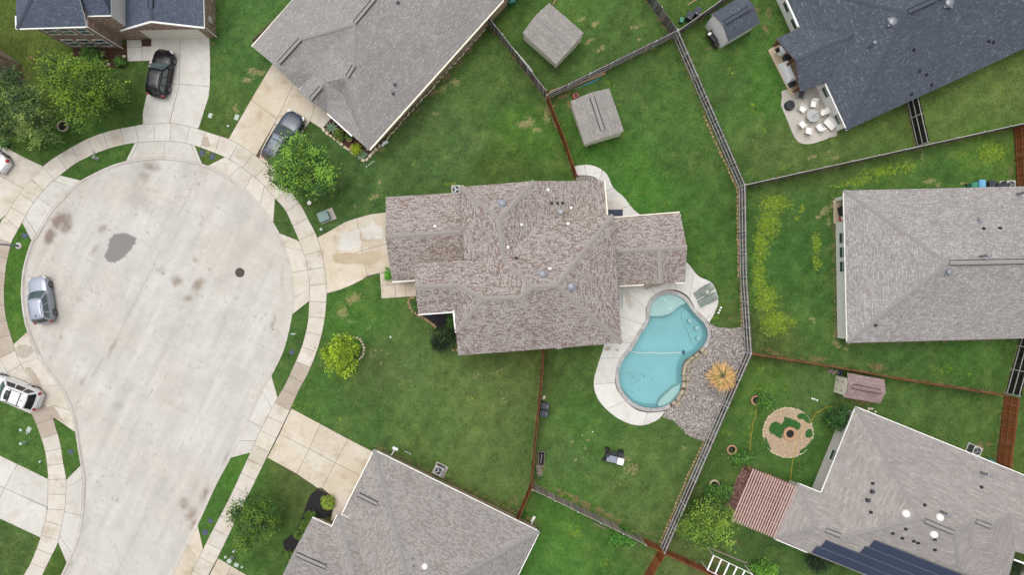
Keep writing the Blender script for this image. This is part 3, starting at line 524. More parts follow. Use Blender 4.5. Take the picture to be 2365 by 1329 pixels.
# ------------------------------------------------------------------ slabs
def slab(parent, poly_px, mat, z=0.035, name='slab', gap=0.016, jit=True):
    P = [W2(*p) for p in poly_px]; P = offset_poly(P, gap); cx = sum(p[0] for p in P)/len(P); cy = sum(p[1] for p in P)/len(P)
    z += random.uniform(-0.004, 0.004) if jit else 0
    mb = MB(); mb.prism(P, -0.12, z); o = mb.build(name, mat, org=(cx, cy, 0)); o.parent = parent; return o
EXCL = []
def base(name, poly_px, label, z=0.016, mat='joint'):
    EXCL.append([W2(*p) for p in poly_px])
    mb = MB(); mb.prism([W2(*p) for p in poly_px], -0.2, z); o = struct(name, mb, mat); o['label'] = label; return o
SW_OUT = [(30,1380),(55,1329),(69,1306),(83,1273),(93,1245),(105,1204),(110,1168),(111,1107),(109,1076),(105,1048),(98.5,1022),(88,992),(74,958),(45,910),(17,860),(0,830),(-14,796),(-22,752),(-28,716),(-30,670),(-28,620),(-18,565),(-5,530),(5,507),(15,496),(33,466),(54,435),(82,404),(100,384),(123,366),(153.5,347),(184,330),(201,321),(235,308),(271,298),(306,292),(330,287),(348,286),(391.5,285),(425,289),(458,298),(494,310),(528,321),(563,340),(603,370),(650,418),(691,468),(712,506.5),(730,542),(744,586),(750,624),(754,663),(754,696),(749,744),(740,785),(728,822.5),(710.5,865),(690,903),(672,943),(645,1000),(614,1062),(580,1132),(550,1192),(524.6,1245),(504,1287),(482,1329),(450,1395)]
SW_IN = [(74,1380),(98.5,1329),(106,1313),(118,1288),(134,1254),(143,1212),(151,1168),(153,1109),(147,1073),(142,1040),(137,1015),(129,989),(120,962),(85,905),(55,853),(42,829),(31,793),(18,750),(11.5,716),(10,686),(10,663),(14,619),(20,588),(27,560),(36,542),(51,515),(68,483.5),(88,455),(114,426),(139,405.5),(173,379),(214,358),(247,345),(279,336),(311,330.5),(350.6,327),(386,325.5),(418,329),(449,336),(485,349),(519,363),(550,380),(578,402),(607,426),(635,458),(659,486),(676,522),(691,556.5),(705,596),(710.5,622),(715.6,663),(714,696),(712,737),(704,778),(692.6,813.5),(677,849),(659,888),(641,920),(608,982),(578,1046.6),(560,1086),(527,1157),(490,1228),(469.5,1269),(440,1329),(408,1395)]
ocl = resample(catmull(SW_OUT, 4), 2.0); icl = resample(catmull(SW_IN, 4), 2.0)
base('sidewalk', [tuple(p) for p in ocl]+[tuple(p) for p in icl[::-1]], 'curving pale concrete sidewalk round the cul-de-sac')
sidewalk = bpy.data.objects['sidewalk']
jt = np.arange(0, len(icl)-1, 18); op = []; wetset = []
for j in jt:
    d = np.hypot(ocl[:, 0]-icl[j, 0], ocl[:, 1]-icl[j, 1]); op.append(int(d.argmin()))
for a in range(len(jt)-1):
    i0, i1, o0, o1 = jt[a], jt[a+1], op[a], op[a+1]
    if o1 <= o0: continue
    pin = [tuple(icl[k]) for k in range(i0, i1+1, 3)]; pout = [tuple(ocl[k]) for k in range(o0, o1+1, 3)]
    if pout[-1] != tuple(ocl[o1]): pout.append(tuple(ocl[o1]))
    mx, my = icl[(i0+i1)//2]
    wet = (675 < mx < 690 and 840 < my < 900) or (mx < 40 and 570 < my < 800) or (mx < 130 and 950 < my < 1012) or (640 < mx < 672 and 880 < my < 925)
    pale = 300 < mx < 460 and my < 345
    slab(sidewalk, pin+pout[::-1], 'walk_wet' if wet else ('drive_pale' if pale else 'walk'), z=0.034)
def near_curve(curve, p):
    d = np.hypot(curve[:, 0]-p[0], curve[:, 1]-p[1]); return int(d.argmin())
kcl = resample(catmull(KERB, 4), 2.0)
def apron(label, s_in, s_k, e_in, e_k, mat, joints=(0.33, 0.66), flare0=None, flare1=None):
    i0, i1 = near_curve(icl, s_in), near_curve(icl, e_in); k0, k1 = near_curve(kcl, s_k), near_curve(kcl, e_k)
    I = [tuple(icl[k]) for k in range(i0, i1+1, 4)]+[tuple(icl[i1])]; K = [tuple(kcl[k]) for k in range(k0, k1+1, 4)]+[tuple(kcl[k1])]
    root = base('apron', I+K[::-1], label, z=0.012)
    ts = [0]+list(joints)+[1]
    for a in range(len(ts)-1):
        ia, ib = int(i0+(i1-i0)*ts[a]), int(i0+(i1-i0)*ts[a+1]); ka, kb = int(k0+(k1-k0)*ts[a]), int(k0+(k1-k0)*ts[a+1])
        if a == 0: ka = k0
        P = [tuple(icl[k]) for k in range(ia, ib+1, 3)]+[tuple(icl[ib])]; Q = [tuple(kcl[k]) for k in range(ka, kb+1, 3)]+[tuple(kcl[kb])]
        slab(root, P+Q[::-1], mat, z=0.03)
apron('pale apron between kerb and sidewalk below the black SUV', (311,331), (290,371), (449,336), (467,378), 'drive_pale', (0.06,0.5,0.95))
apron('tan apron at the foot of the grey SUV driveway', (519,363), (479,384), (635,458), (634,512), 'walk', (0.28,0.5,0.75))
apron('stained apron at the foot of the central house driveway', (691,556), (645,539), (714,696), (675,727), 'walk', (0.18,0.5,0.8))
apron('pale apron under the lower driveway beside the yellow-green tree', (641,918), (627,868), (578,1046), (535,1060), 'drive_pale', (0.2,0.55,0.8))
apron('tan apron at the bottom edge of the view', (469.5,1269), (458,1215), (425,1360), (385,1360), 'drive', (0.3,))
apron('cream apron of the lower left driveway', (134,1254), (152,1300), (153,1109), (187,1077), 'drive_pale', (0.12,0.5,0.87))
apron('damp apron behind the white SUV', (120,962), (168,1000), (33,796), (62,767), 'walk', (0.2,0.45,0.75))
apron('cream apron of the upper left driveway', (51,515), (72,556), (139,405.5), (186,417), 'drive_pale', (0.12,0.5,0.86))
# driveways
def driveway(label, outline, slabs, mat):
    root = base('driveway', outline, label, z=0.014)
    for s_ in slabs: slab(root, s_[0] if isinstance(s_, tuple) and isinstance(s_[1], str) else s_, s_[1] if isinstance(s_, tuple) and isinstance(s_[1], str) else mat, z=0.034)
def oarc(a, b_):
    i, j = near_curve(ocl, a), near_curve(ocl, b_); r = range(i, j+1, 4) if j > i else range(i, j-1, -4)
    return [tuple(ocl[k]) for k in r]+[tuple(ocl[j])]
driveway('pale curved driveway under the black SUV', [(350,80),(484,80),(486,153),(485,200),(475,246),(459,297),(391,285),(330,287),(330,261),(334,240),(340,215),(343,143)],
 [[(350,80),(417,80),(414.5,194),(343,191.5),(344,150),(349,120)], [(417,80),(484,80),(486,153),(485,200),(414.5,194)], [(343,191.5),(414.5,194),(391.5,285)]+oarc((391.5,285),(330,287))[1:]+[(330,261),(334,240),(340,215)], [(414.5,194),(485,200),(482,225),(475,246),(467,272),(459,297)]+oarc((459,297),(391.5,285))[1:]], 'drive_pale')
driveway('tan driveway under the grey SUV', [(660,95),(627,151),(580,228),(528,321),(563,340),(603,370),(650,418),(680,360),(703,300),(716,280),(744,298),(775,262),(740,150)],
 [[(660,95),(627,151),(580,230),(640,274.5),(678,194),(715,120)], [(580,230),(528,321)]+oarc((528,321),(603,345))[1:]+[(640,274.5)], [(678,194),(640,274.5),(604,345)]+oarc((604,350),(650,418))[1:]+[(680,360),(703,300),(716,280),(727,246),(740,150),(715,120)], [(727,246),(716,280),(744,298),(775,262),(740,150)]], 'drive')
driveway('tan driveway with pale washed patches in front of the central house', [(890,491),(856,495),(823,504),(797,513),(759,535),(733,549),(744,586),(750,624),(755,679),(810,660),(836,647),(877,631),(930,620),(930,491)],
 [[(823.5,504),(797,513),(759,535),(733,549)]+oarc((733,549),(748.5,608))[1:]+[(835,580)], [(823.5,504),(856,495),(890,491),(930,488),(930,553),(835,580)], [(748.5,608)]+oarc((748.5,608),(755,679))[1:]+[(785,670),(810,660),(836,647),(848,638),(835,580)], [(835,580),(930,553),(930,620),(877,631),(848,638)]], 'drive')
driveway('tan front walk between driveway and central house porch', [(877,631),(881,690),(943,686),(985,684),(985,622),(930,620)], [[(877,631),(911,628),(912,658),(879,660)], [(911,628),(985,622),(985,652),(912,658)], [(879,660),(912,658),(914,688),(881,690)], [(912,658),(936,656),(938,686),(914,688)], [(936,656),(985,652),(985,684),(938,686)]], 'drive')
driveway('broad tan driveway of the lower house', [(672,943),(740,980),(777,1000),(836,1031),(865,1046),(900,1062),(850,1175),(764,1200),(774,1153),(733,1128),(618,1058)],
 [[(673,944),(740,980),(714,1038),(646,1003)], [(740,980),(804,1014.5),(774,1070),(714,1038)], [(804,1014.5),(865,1046),(895,1060),(868,1118),(774,1070)], [(646,1003),(714,1038),(685,1095),(618,1058)], [(714,1038),(774,1070),(744,1128),(733,1128),(685,1095)], [(774,1070),(868,1118),(850,1165),(810,1192),(764,1205),(774,1153),(744,1128)]], 'drive')
driveway('cream driveway at the bottom edge beside the red car', [(504,1290),(482,1329),(460,1375),(560,1420),(640,1375),(565,1329)], [[(504,1290),(535,1309),(492,1390),(462,1375)], [(535,1309),(640,1370),(560,1420),(492,1390)]], 'drive')
driveway('cream driveway at the lower left edge', [(-60,1024),(0,1053),(111,1107),(110,1168),(93,1243),(0,1199),(-60,1170)], [[(0,1053),(41,1073),(10,1128),(-60,1095),(-60,1024)], [(41,1073),(111,1107)]+oarc((111,1107),(107,1172))[1:]+[(10,1128)], [(10,1128)]+[(107,1172)]+oarc((107,1172),(93,1243))[1:]+[(0,1199),(-16,1190)], [(10,1128),(-16,1190),(-60,1170),(-60,1095)]], 'drive_pale')
driveway('driveway under the white SUV at the left edge', [(0,830),(-60,800),(-60,900),(0,926),(74,958),(45,910)], [[(0,830),(17,860),(45,910),(74,958),(0,926),(-60,900),(-60,800)]], 'drive_pale')
driveway('stained driveway under the white sedan', [(-60,300),(10,338),(51,361),(100,384),(54,435),(15,496),(-5,512),(-60,480)], [[(-60,300),(10,338),(51,361),(100,384),(82,404),(54,435),(-60,374)], [(54,435),(33,466),(15,496),(-5,512),(-60,480),(-60,374)]], 'walk')
driveway('short pale walk between dark mulch bed and black SUV', [(293,92),(327,92),(350,107),(350,141),(295,142)], [[(293,92),(326.5,92),(328,109),(293.5,110)], [(293.5,110),(328,109),(328.5,140.5),(295,142)], [(328,107),(350,107),(350,140),(328.5,140.5)]], 'drive_pale')
# porch path of the lower house and main-house side walk
base('door_step', [(764,1200),(780,1160),(808,1175),(795,1215)], 'cream door path beside the lower house', z=0.03, mat='drive')
NW_O = [(1320,386),(1326,384),(1349,380.4),(1369.6,382.5),(1387.5,390),(1403,404),(1413,427),(1423,440),(1441,455),(1456.6,476),(1472,491),(1490,502)]
NW_I = [(1334,420),(1334,407),(1354,405.5),(1372,409),(1382,417),(1384,425),(1386,440),(1386,455),(1386,470),(1386,490),(1386,505),(1390,520)]
side = base('garden_path', NW_O+NW_I[::-1], 'winding white concrete path behind the central house', z=0.014)
a_, c_ = catmull(NW_O, 4), catmull(NW_I, 4)
for k0, k1 in ((0, 8), (8, 17), (17, 26), (26, 36), (36, len(a_)-1)): slab(side, a_[k0:k1+1]+c_[k0:k1+1][::-1], 'deck', z=0.036)
mb = MB(); mb.prism([W2(*p) for p in [(1332,408),(1354,406),(1372,409),(1383,418),(1383,436),(1334,436)]], -0.1, 0.02); tag(mb.build('gravel_pocket', 'gravel'), kind='structure')

# dry and damp patches left on the concrete
def patch(label, poly, mat, z=0.043, n=4):
    P = catclosed(poly, n); P = [W2(x+random.uniform(-1.2, 1.2), y+random.uniform(-1.2, 1.2)) for x, y in P]; mb = MB(); mb.add([(p[0], p[1], z) for p in P], [tuple(range(len(P)))])
    if mb.f:
        a = sum(P[i-1][0]*P[i][1]-P[i][0]*P[i-1][1] for i in range(len(P)))
        if a < 0: mb.f = [f[::-1] for f in mb.f]
    o = struct('concrete_patch', mb, mat); o['label'] = label
patch('pale dry patch on the central driveway', [(792,538),(803,533),(812,536),(822,530),(830,531),(834,560),(832,572),(815,575),(795,579),(783,575),(780,565),(787,552)], 'drive_pale')
patch('pale dry patch beside the garage of the central house', [(833,527),(848,524),(862,514),(870,520),(884,523),(883,548),(858,552),(838,553),(836,540)], 'drive_pale')
patch('damp stain on the central driveway', [(770,590),(800,584),(830,586),(860,580),(882,588),(876,604),(850,612),(815,610),(780,608)], 'drive_damp')
patch('grey damp spot on the sidewalk', [(470,318),(478,316),(484,328),(486,338),(476,340),(466,336),(467,326)], 'walk_wet')
patch('damp patch on the apron at far left', [(42,798),(60,797),(74,803),(76,815),(62,827),(46,826),(38,812)], 'walk_wet')
patch('damp streak beside the white SUV', [(58,852),(72,850),(84,866),(92,880),(97,898),(84,892),(72,876)], 'walk_wet')
patch('damp patch behind the white SUV', [(104,945),(120,938),(134,955),(146,972),(132,968),(112,962)], 'walk_wet')
patch('damp patch on the pool deck by the porch', [(1484,654),(1500,651),(1520,655),(1534,650),(1528,660),(1508,664),(1494,670),(1484,664)], 'walk_wet')
patch('two damp spots on the deck beside the house corner', [(1398,803),(1408,800),(1412,806),(1404,811),(1397,809)], 'walk_wet')
patch('small damp spot on the deck', [(1420,805),(1426,806),(1428,813),(1422,812)], 'walk_wet')
patch('damp stain on the upper left driveway', [(60,392),(76,388),(92,394),(86,406),(70,416),(56,420),(50,408)], 'walk')
patch('mildew stain on the back path', [(1402,470),(1416,462),(1430,470),(1440,484),(1424,488),(1406,486)], 'deck_stain')
patch('rust stain on the deck by the east wall', [(1444,676),(1452,672),(1456,690),(1460,706),(1452,712),(1446,696)], 'deck_stain')
# ------------------------------------------------------------------ houses
def tri_height(tris, x, y):
    best = None
    for a, b_, c_ in tris:
        d = (b_[1]-c_[1])*(a[0]-c_[0])+(c_[0]-b_[0])*(a[1]-c_[1])
        if abs(d) < 1e-9: continue
        l1 = ((b_[1]-c_[1])*(x-c_[0])+(c_[0]-b_[0])*(y-c_[1]))/d; l2 = ((c_[1]-a[1])*(x-c_[0])+(a[0]-c_[0])*(y-c_[1]))/d; l3 = 1-l1-l2
        if min(l1, l2, l3) < -1e-4: continue
        z = l1*a[2]+l2*b_[2]+l3*c_[2]
        if best is None or z < best: best = z
    return best
class House:
    def __init__(s, name, label, cat, loc_px):
        s.root = thing(name, label, cat, W(*loc_px)); s.o = s.root.location.copy(); s.tris = []
    def roof(s, faces, mat, fascia='white_trim', name='roof', thick=0.16, lift=0.0):
        vs = []; key = {}; fs = []
        for f in faces:
            ids = []
            for p in f:
                k = tuple(p)
                if k not in key: key[k] = len(vs); w = W(*p); w.z += lift; vs.append(w)
                ids.append(key[k])
            n = Vector((0, 0, 0))
            for i in range(len(ids)): a, b_ = vs[ids[i-1]], vs[ids[i]]; n += a.cross(b_)
            if n.z < 0: ids = ids[::-1]
            fs.append(ids)
        bm = bmesh.new(); bv = [bm.verts.new(v - s.o) for v in vs]; uvl = bm.loops.layers.uv.new('UVMap')
        bf = []
        for ids in fs:
            try: bf.append(bm.faces.new([bv[i] for i in ids]))
            except ValueError: pass
        bm.normal_update(); bmesh.ops.triangulate(bm, faces=[f for f in bf if len(f.verts) > 3])
        bm.normal_update()
        # one shingle direction per original face
        ti = 0
        for ids, f0 in zip(fs, fs):
            pass
        groups = {}
        for ids in fs:
            n = Vector((0, 0, 0))
            for i in range(len(ids)): n += vs[ids[i-1]].cross(vs[ids[i]])
            n.normalize(); groups[frozenset(ids)] = n
        bm.verts.index_update()
        for f in bm.faces:
            st_ = {v.index for v in f.verts}; n = f.normal
            for k, nn in groups.items():
                if st_ <= k: n = nn; break
            t_ = Vector((0, 0, 1)).cross(n)
            t_ = t_.normalized() if t_.length > 1e-4 else Vector((1, 0, 0)); b_ = n.cross(t_)
            for l in f.loops: p = l.vert.co; l[uvl].uv = (p.dot(t_)+50, p.dot(b_)+50)
            s.tris.append([tuple(v.co + s.o) for v in f.verts])
        # eave boards hang from the open edges
        be = [e for e in bm.edges if len(e.link_faces) == 1]
        for e in be:
            f = e.link_faces[0]; a, b_ = e.verts
            for l in f.loops:
                if l.edge == e: a, b_ = l.vert, l.link_loop_next.vert
            q = [bm.verts.new(a.co), bm.verts.new(b_.co), bm.verts.new(b_.co-Vector((0, 0, thick))), bm.verts.new(a.co-Vector((0, 0, thick)))]
            nf = bm.faces.new(q[::-1]); nf.material_index = 1
        me = bpy.data.meshes.new(name); bm.to_mesh(me); bm.free(); me.materials.append(M[mat]); me.materials.append(M[fascia])
        o = bpy.data.objects.new(name, me); COL.objects.link(o); o.parent = s.root; s.r = o
        return o
    def walls(s, foot, mat, ztop=2.6, name='wall', uvs=True):
        P = [W2(*p) for p in foot]; a = sum(P[i-1][0]*P[i][1]-P[i][0]*P[i-1][1] for i in range(len(P)))
        if a < 0: P = P[::-1]
        bm = bmesh.new(); uvl = bm.loops.layers.uv.new('UVMap'); n = len(P); run = 0; cen_ = Vector((sum(p[0] for p in P)/n, sum(p[1] for p in P)/n))
        for i in range(n):
            p, q = Vector(P[i]), Vector(P[(i+1) % n]); d = (q-p).length; k = max(1, int(d/0.35)); prev = None
            for j in range(k+1):
                w = p.lerp(q, j/k); ins = w; h = tri_height(s.tris, w.x, w.y)
                if h is None:
                    for dd_ in (.15, .3, .5, .8):
                        q_ = w+(cen_-w).normalized()*dd_; h = tri_height(s.tris, q_.x, q_.y)
                        if h is not None: break
                h = (h-0.07) if h is not None else ztop
                h = max(h, ztop-0.05) if h is not None else ztop
                vb = bm.verts.new((w.x-s.o.x, w.y-s.o.y, -0.05)); vt = bm.verts.new((w.x-s.o.x, w.y-s.o.y, h)); u = run+d*j/k
                if prev:
                    f = bm.faces.new([prev[0], vb, vt, prev[1]])
                    for l, (uu, vv) in zip(f.loops, ((prev[2], -0.05), (u, -0.05), (u, h), (prev[2], prev[3]))): l[uvl].uv = (uu, vv)
                prev = (vb, vt, u, h)
            run += d
        me = bpy.data.meshes.new(name); bm.to_mesh(me); bm.free(); me.materials.append(M[mat])
        o = bpy.data.objects.new(name, me); COL.objects.link(o); o.parent = s.root; return o
    def caps(s, lines, mat, w=0.34, vent=False, lift=0.035):
        for a, b_ in lines:
            p, q = W(*a)-s.o, W(*b_)-s.o; d = (q-p); 
            if d.length < 0.1: continue
            L_ = d.length; d.normalize(); r = d.cross(Vector((0, 0, 1))).normalized()*w/2; mb = MB(); n = max(1, int(L_/0.24)); up = Vector((0, 0, lift)); dn = Vector((0, 0, -w*0.22))
            if vent: n = 1; up = Vector((0, 0, 0.06)); dn = Vector((0, 0, -0.02))
            for k in range(n):
                x0 = p+d*(L_*k/n); x1 = p+d*(L_*(k+1)/n); j = 0.010 if n > 1 else 0
                A = [x0-r+dn+up, x0+up*1.4, x0+r+dn+up, x1-r+dn+up+Vector((0, 0, j)), x1+up*1.4+Vector((0, 0, j)), x1+r+dn+up+Vector((0, 0, j))]
                lo = Vector((0, 0, -0.16)); A += [A[0]+lo, A[2]+lo, A[3]+lo, A[5]+lo]
                mb.add(A, [(0, 1, 4, 3), (1, 2, 5, 4), (6, 0, 3, 8), (2, 7, 9, 5), (0, 6, 7, 2, 1), (3, 4, 5, 9, 8)])
            o = mb.build('ridge_vent' if vent else 'ridge_cap', mat, s.r)
            if vent:
                for sg in (-1, 1):
                    mv = MB(); mv.bar(p+r*sg*1.02+Vector((0, 0, 0.05)), q+r*sg*1.02+Vector((0, 0, 0.05)), 0.05, 0.06); mv.build('vent_slot', 'vent_slot', s.r)
    def gutter(s, lines, mat='white_trim'):
        for a, b_ in lines:
            p, q = W(*a)-s.o, W(*b_)-s.o; mb = MB(); d = (q-p).normalized(); mb.bar(p+Vector((0, 0, -0.07)), q+Vector((0, 0, -0.07)), 0.15, 0.13); mb.build('gutter', mat, s.root)
    def downspout(s, px, z, mat='white_trim'):
        w = W(*px, z)-s.o; mb = MB(); mb.tube([w, w+Vector((0, 0, -0.3)), Vector((w.x, w.y, 0.05))], 0.045, 6); mb.build('downspout', mat, s.root)
    def window(s, A, B, t_, w, z0, z1, glass='window_glass', frame='white_trim', mullion=True):
        a, b_ = Vector(W2(*A)), Vector(W2(*B)); d = (b_-a).normalized(); c_ = a.lerp(b_, t_); n = Vector((d.y, -d.x))
        cent = Vector((0, 0))-c_
        if n.dot(cent) < 0: n = -n
        def box_(u0, u1, v0, v1, dep, off):
            mb = MB(); P = [c_+d*u0, c_+d*u1]; vs_ = []
            for o_ in (off, off+dep):
                for z in (v0, v1):
                    for p in P: q = p+n*o_; vs_.append((q.x-s.o.x, q.y-s.o.y, z))
            mb.add(vs_, [(0, 1, 3, 2), (4, 6, 7, 5), (0, 4, 5, 1), (2, 3, 7, 6), (0, 2, 6, 4), (1, 5, 7, 3)]); return mb
        pane = box_(-w/2, w/2, z0, z1, 0.02, 0.005).build('window', glass, s.root)
        fw = 0.06
        for (u0, u1, v0, v1) in ((-w/2-fw, w/2+fw, z1, z1+fw), (-w/2-fw, w/2+fw, z0-fw, z0), (-w/2-fw, -w/2, z0, z1), (w/2, w/2+fw, z0, z1)) + (((-w/2, w/2, (z0+z1)/2-0.025, (z0+z1)/2+0.025),) if mullion else ()):
            box_(u0, u1, v0, v1, 0.05, 0.003).build('window_frame', frame, pane)
    def rvent(s, px, z, kind='turtle', sc=1.0):
        p = W(px[0], px[1], z); h = tri_top(s.tris, p.x, p.y); p.z = (h if h is not None else z); p = W(px[0], px[1], p.z+0.1); h = tri_top(s.tris, p.x, p.y); zz = h if h is not None else z
        q = p-s.o; q.z = zz; mb = MB()
        if kind == 'round':
            mb.lathe([(0.30*sc, -0.15), (0.30*sc, 0.10), (0.24*sc, 0.14)], 20, q); mb.lathe([(0.36*sc, 0.15), (0.37*sc, 0.19), (0.30*sc, 0.25), (0.0, 0.28)], 24, q); mb.box((q.x-0.02, q.y-0.03, q.z+0.0), (0.75*sc, 0.75*sc, 0.05)); mb.build('roof_vent', 'vent_metal' , s.root, smooth=40)
        elif kind == 'dome':
            mb.lathe([(0.36*sc, -0.12), (0.36*sc, 0.08), (0.30*sc, 0.2), (0.16*sc, 0.27), (0.0, 0.3)], 24, q); mb.build('skylight_dome', 'white_trim', s.root, smooth=60)
        elif kind == 'pipe':
            mb.lathe([(0.06, -0.2), (0.06, 0.35), (0.0, 0.35)], 10, q); mb.box((q.x, q.y, q.z+0.03), (0.25, 0.22, 0.03)); mb.build('plumbing_vent', 'vent_metal' if 'lower' in s.root.name else 'white_trim', s.root)
        elif kind == 'black':
            mb.lathe([(0.05, -0.2), (0.05, 0.3), (0.0, 0.3)], 10, q); mb.box((q.x+0.03, q.y, q.z+0.06), (0.28, 0.26, 0.10), taper=0.8); mb.build('plumbing_vent', 'charcoal', s.root)
        elif kind == 'flue':
            mb.lathe([(0.10, -0.2), (0.10, 1.0), (0.16, 1.02), (0.16, 1.14), (0.05, 1.22), (0, 1.22)], 14, q); mb.build('flue_pipe', 'vent_metal', s.root, smooth=40)
        else:
            mb.box((q.x, q.y, q.z+0.1), (0.42*sc, 0.40*sc, 0.22), taper=0.85); mb.build('roof_vent', 'bin_dark' if kind == 'turtle' else 'vent_metal', s.root)
def tri_top(tris, x, y):
    best = None
    for a, b_, c_ in tris:
        d = (b_[1]-c_[1])*(a[0]-c_[0])+(c_[0]-b_[0])*(a[1]-c_[1])
        if abs(d) < 1e-9: continue
        l1 = ((b_[1]-c_[1])*(x-c_[0])+(c_[0]-b_[0])*(y-c_[1]))/d; l2 = ((c_[1]-a[1])*(x-c_[0])+(a[0]-c_[0])*(y-c_[1]))/d; l3 = 1-l1-l2
        if min(l1, l2, l3) < -1e-4: continue
        z = l1*a[2]+l2*b_[2]+l3*c_[2]
        if best is None or z > best: best = z
    return best
# ---- central house
h = House('central_house', 'two storey house with mottled pink-brown shingle roof at the centre', 'house', (1180, 640))
A, B_, Cc, D, E, F = (1153,506,7.2), (1163,600,7.2), (1231,663,8.35), (1117,690,7.85), (1201,688,7.85), (1285,660,8.35)
low = h.roof([[(891,455,2.7),(1085,443,2.7),(1085,534,4.65),(889.6,547.5,4.65)], [(889.6,547.5,4.65),(1085,534,4.65),(1085,640,2.7),(906,650,2.7)]], 'roof_main', 'white_trim')
h.caps([((889.6,547.5,4.65),(1066,535.3,4.65))], 'cap_main', 0.42)
wing = h.roof([[(1405,504,2.62),(1570.5,491,2.62),(1587,572,4.3),(1405,581,4.3)], [(1405,581,4.3),(1523,576,4.3),(1487,657,2.62),(1405,662,2.62)], [(1523,576,4.3),(1587,572,4.3),(1582,652,2.62),(1560,653.5,2.62)], [(1523,576,4.3),(1526,655,4.0),(1487,657,2.62)], [(1523,576,4.3),(1560,653.5,2.62),(1526,655,4.0)]], 'roof_main', 'cream_trim')
h.caps([((1424,579.6,4.3),(1587,572,4.3)), ((1523,576,4.3),(1526,655,4.0))], 'cap_main', 0.42)
up = h.roof([[(1063,432,5.2),(1072,601,5.2),(1107,600,5.95),B_,A], [A,(1234,418,5.45),(1063,432,5.2)], [A,B_,(1257,507,5.15),(1401.6,497,2.75),(1395,418,2.75),(1234,418,5.45)]], 'roof_main', 'cream_trim')
h.caps([((1063,432,5.2),A), (A,(1234,418,5.45)), (A,B_)], 'cap_main', 0.42)
main = h.roof([[Cc,F,(1416,497,5.2),(1257,507,5.2),B_], [F,(1416,497,5.2),(1436,793,5.2)], [D,E,Cc,F,(1436,793,5.2),(1058,822,5.1),(1053,767,6.25)], [(958,610,6.1),(1107,600,6.15),E,D,(1061,660,7.2),(958.5,663,7.2)], [(1107,600,6.15),B_,Cc,E], [(958.5,663,7.2),(1061,660,7.2),(1048,720,5.98),(966,726,5.95)], [D,(1061,660,7.2),(1048,720,5.98),(1053,767,6.25)]], 'roof_main', 'white_trim', lift=0.02)
h.caps([(B_,Cc),(Cc,F),(F,(1416,497,5.2)),(F,(1436,793,5.2)),(Cc,E),(D,E),(D,(1061,660,7.2)),((958.5,663,7.2),(1061,660,7.2)),(D,(1053,767,6.25))], 'cap_main', 0.42)
h.gutter([((966,727,5.9),(1048,721,5.95)), ((1046.5,714,6.05),(1053,769,6.2)), ((906,651,2.65),(960,647.5,2.65))])
h.gutter([((1396,418,2.7),(1403,497,2.7)), ((1416,503,2.6),(1570,490.5,2.6)), ((1430,661,2.6),(1487,658,2.6)), ((1560,654,2.6),(1582,653,2.6))], 'cream_trim')
h.walls([(1084,458),(1225,450),(1262,520),(1388,514),(1404,774),(1078,797),(1076,716),(1090,700)], 'wall_cream', 5.0)
h.walls([(909,473),(1084,462),(1090,632),(922,641)], 'brick_red', 2.55)
h.walls([(985,622),(1090,616),(1085,708),(992,712)], 'brick_red', 5.8)
h.walls([(1225,450),(1376,436),(1384,512),(1262,520)], 'wall_cream', 2.6)
for p in ((1555,505),(1558,636),(1455,640),(1500,640)):
    w = W(*p)-h.o; mb = MB(); mb.box((w.x, w.y, 1.3), (0.2, 0.2, 2.6)); mb.box((w.x, w.y, 0.1), (0.32, 0.32, 0.2)); mb.build('porch_post', 'wall_cream', h.root)
for p, k in (((1160,470),'round'),((1254,634),'round'),((1320,663),'round')): h.rvent(p, 6, k, 1.0)
for p in ((1004,523),(1204,519),(1312,517),(1266,438),(1319,480),(1173,571),(1270,621)): h.rvent(p, 5, 'pipe')
for p in ((1273,469),(1287,469),(1299,468.5),(1191.5,596)): h.rvent(p, 5, 'black')
h.rvent((1295,489), 5, 'box')
h.downspout((1397,421), 2.6, 'cream_trim')
# ---- grey house at the top
h = House('grey_roof_house', 'brick house with light grey shingle roof at the top edge', 'house', (860, 170))
R0, R1 = (820,55,6.3), (985,-150,6.3); S0, S1 = (818,151,5.5), (800,180,5.2); G0, G1 = (636,152,4.25), (695,90,4.4); N0, N1, K = (690,205,2.7), (722,173,3.2), (752,118,4.35); V0, V1 = (716,233,4.0), (752,188,4.3); D0, C0 = (755,260,2.7), (851,346,2.7); Q = (790,215,3.75)
h.roof([[(582,107,2.7),G0,G1,R0,R1,(805,-150,2.7)], [G0,N0,N1,K,G1], [G1,K,S0,R0], [V1,K,S0,S1,C0,D0,Q], [R0,S0,S1,C0,(1300,-155,2.7),R1], [V0,(686,211,2.72),N1,K,V1], [V0,V1,Q,D0]], 'roof_grey', 'cream_trim')
h.caps([(R0,G1),(R0,S0),(S1,C0)], 'cap_grey', 0.3)
h.caps([((819,53,6.3),(866,-4,6.3)), ((694,91,4.4),(644,146,4.3)), ((818,152,5.45),(802,178,5.2)), ((742,201,4.25),(718,229,4.05))], 'cap_grey', 0.34, vent=True)
h.gutter([(N0,(723,172.5,2.9)), ((756,262,2.68),(813,314,2.68))]); h.gutter([((853,347,2.68),(1163,0,2.68)), ((581,107,2.68),(677,-1,2.68))], 'cream_trim')
h.walls([(606,116),(706,208),(744,240),(765,259),(866,341),(1262,-86),(830,-100)], 'brick_red', 2.6)
for p in ((912,195),(908,216)): h.rvent(p, 4, 'turtle', 0.6)
h.rvent((918,3), 5, 'turtle', 0.6)
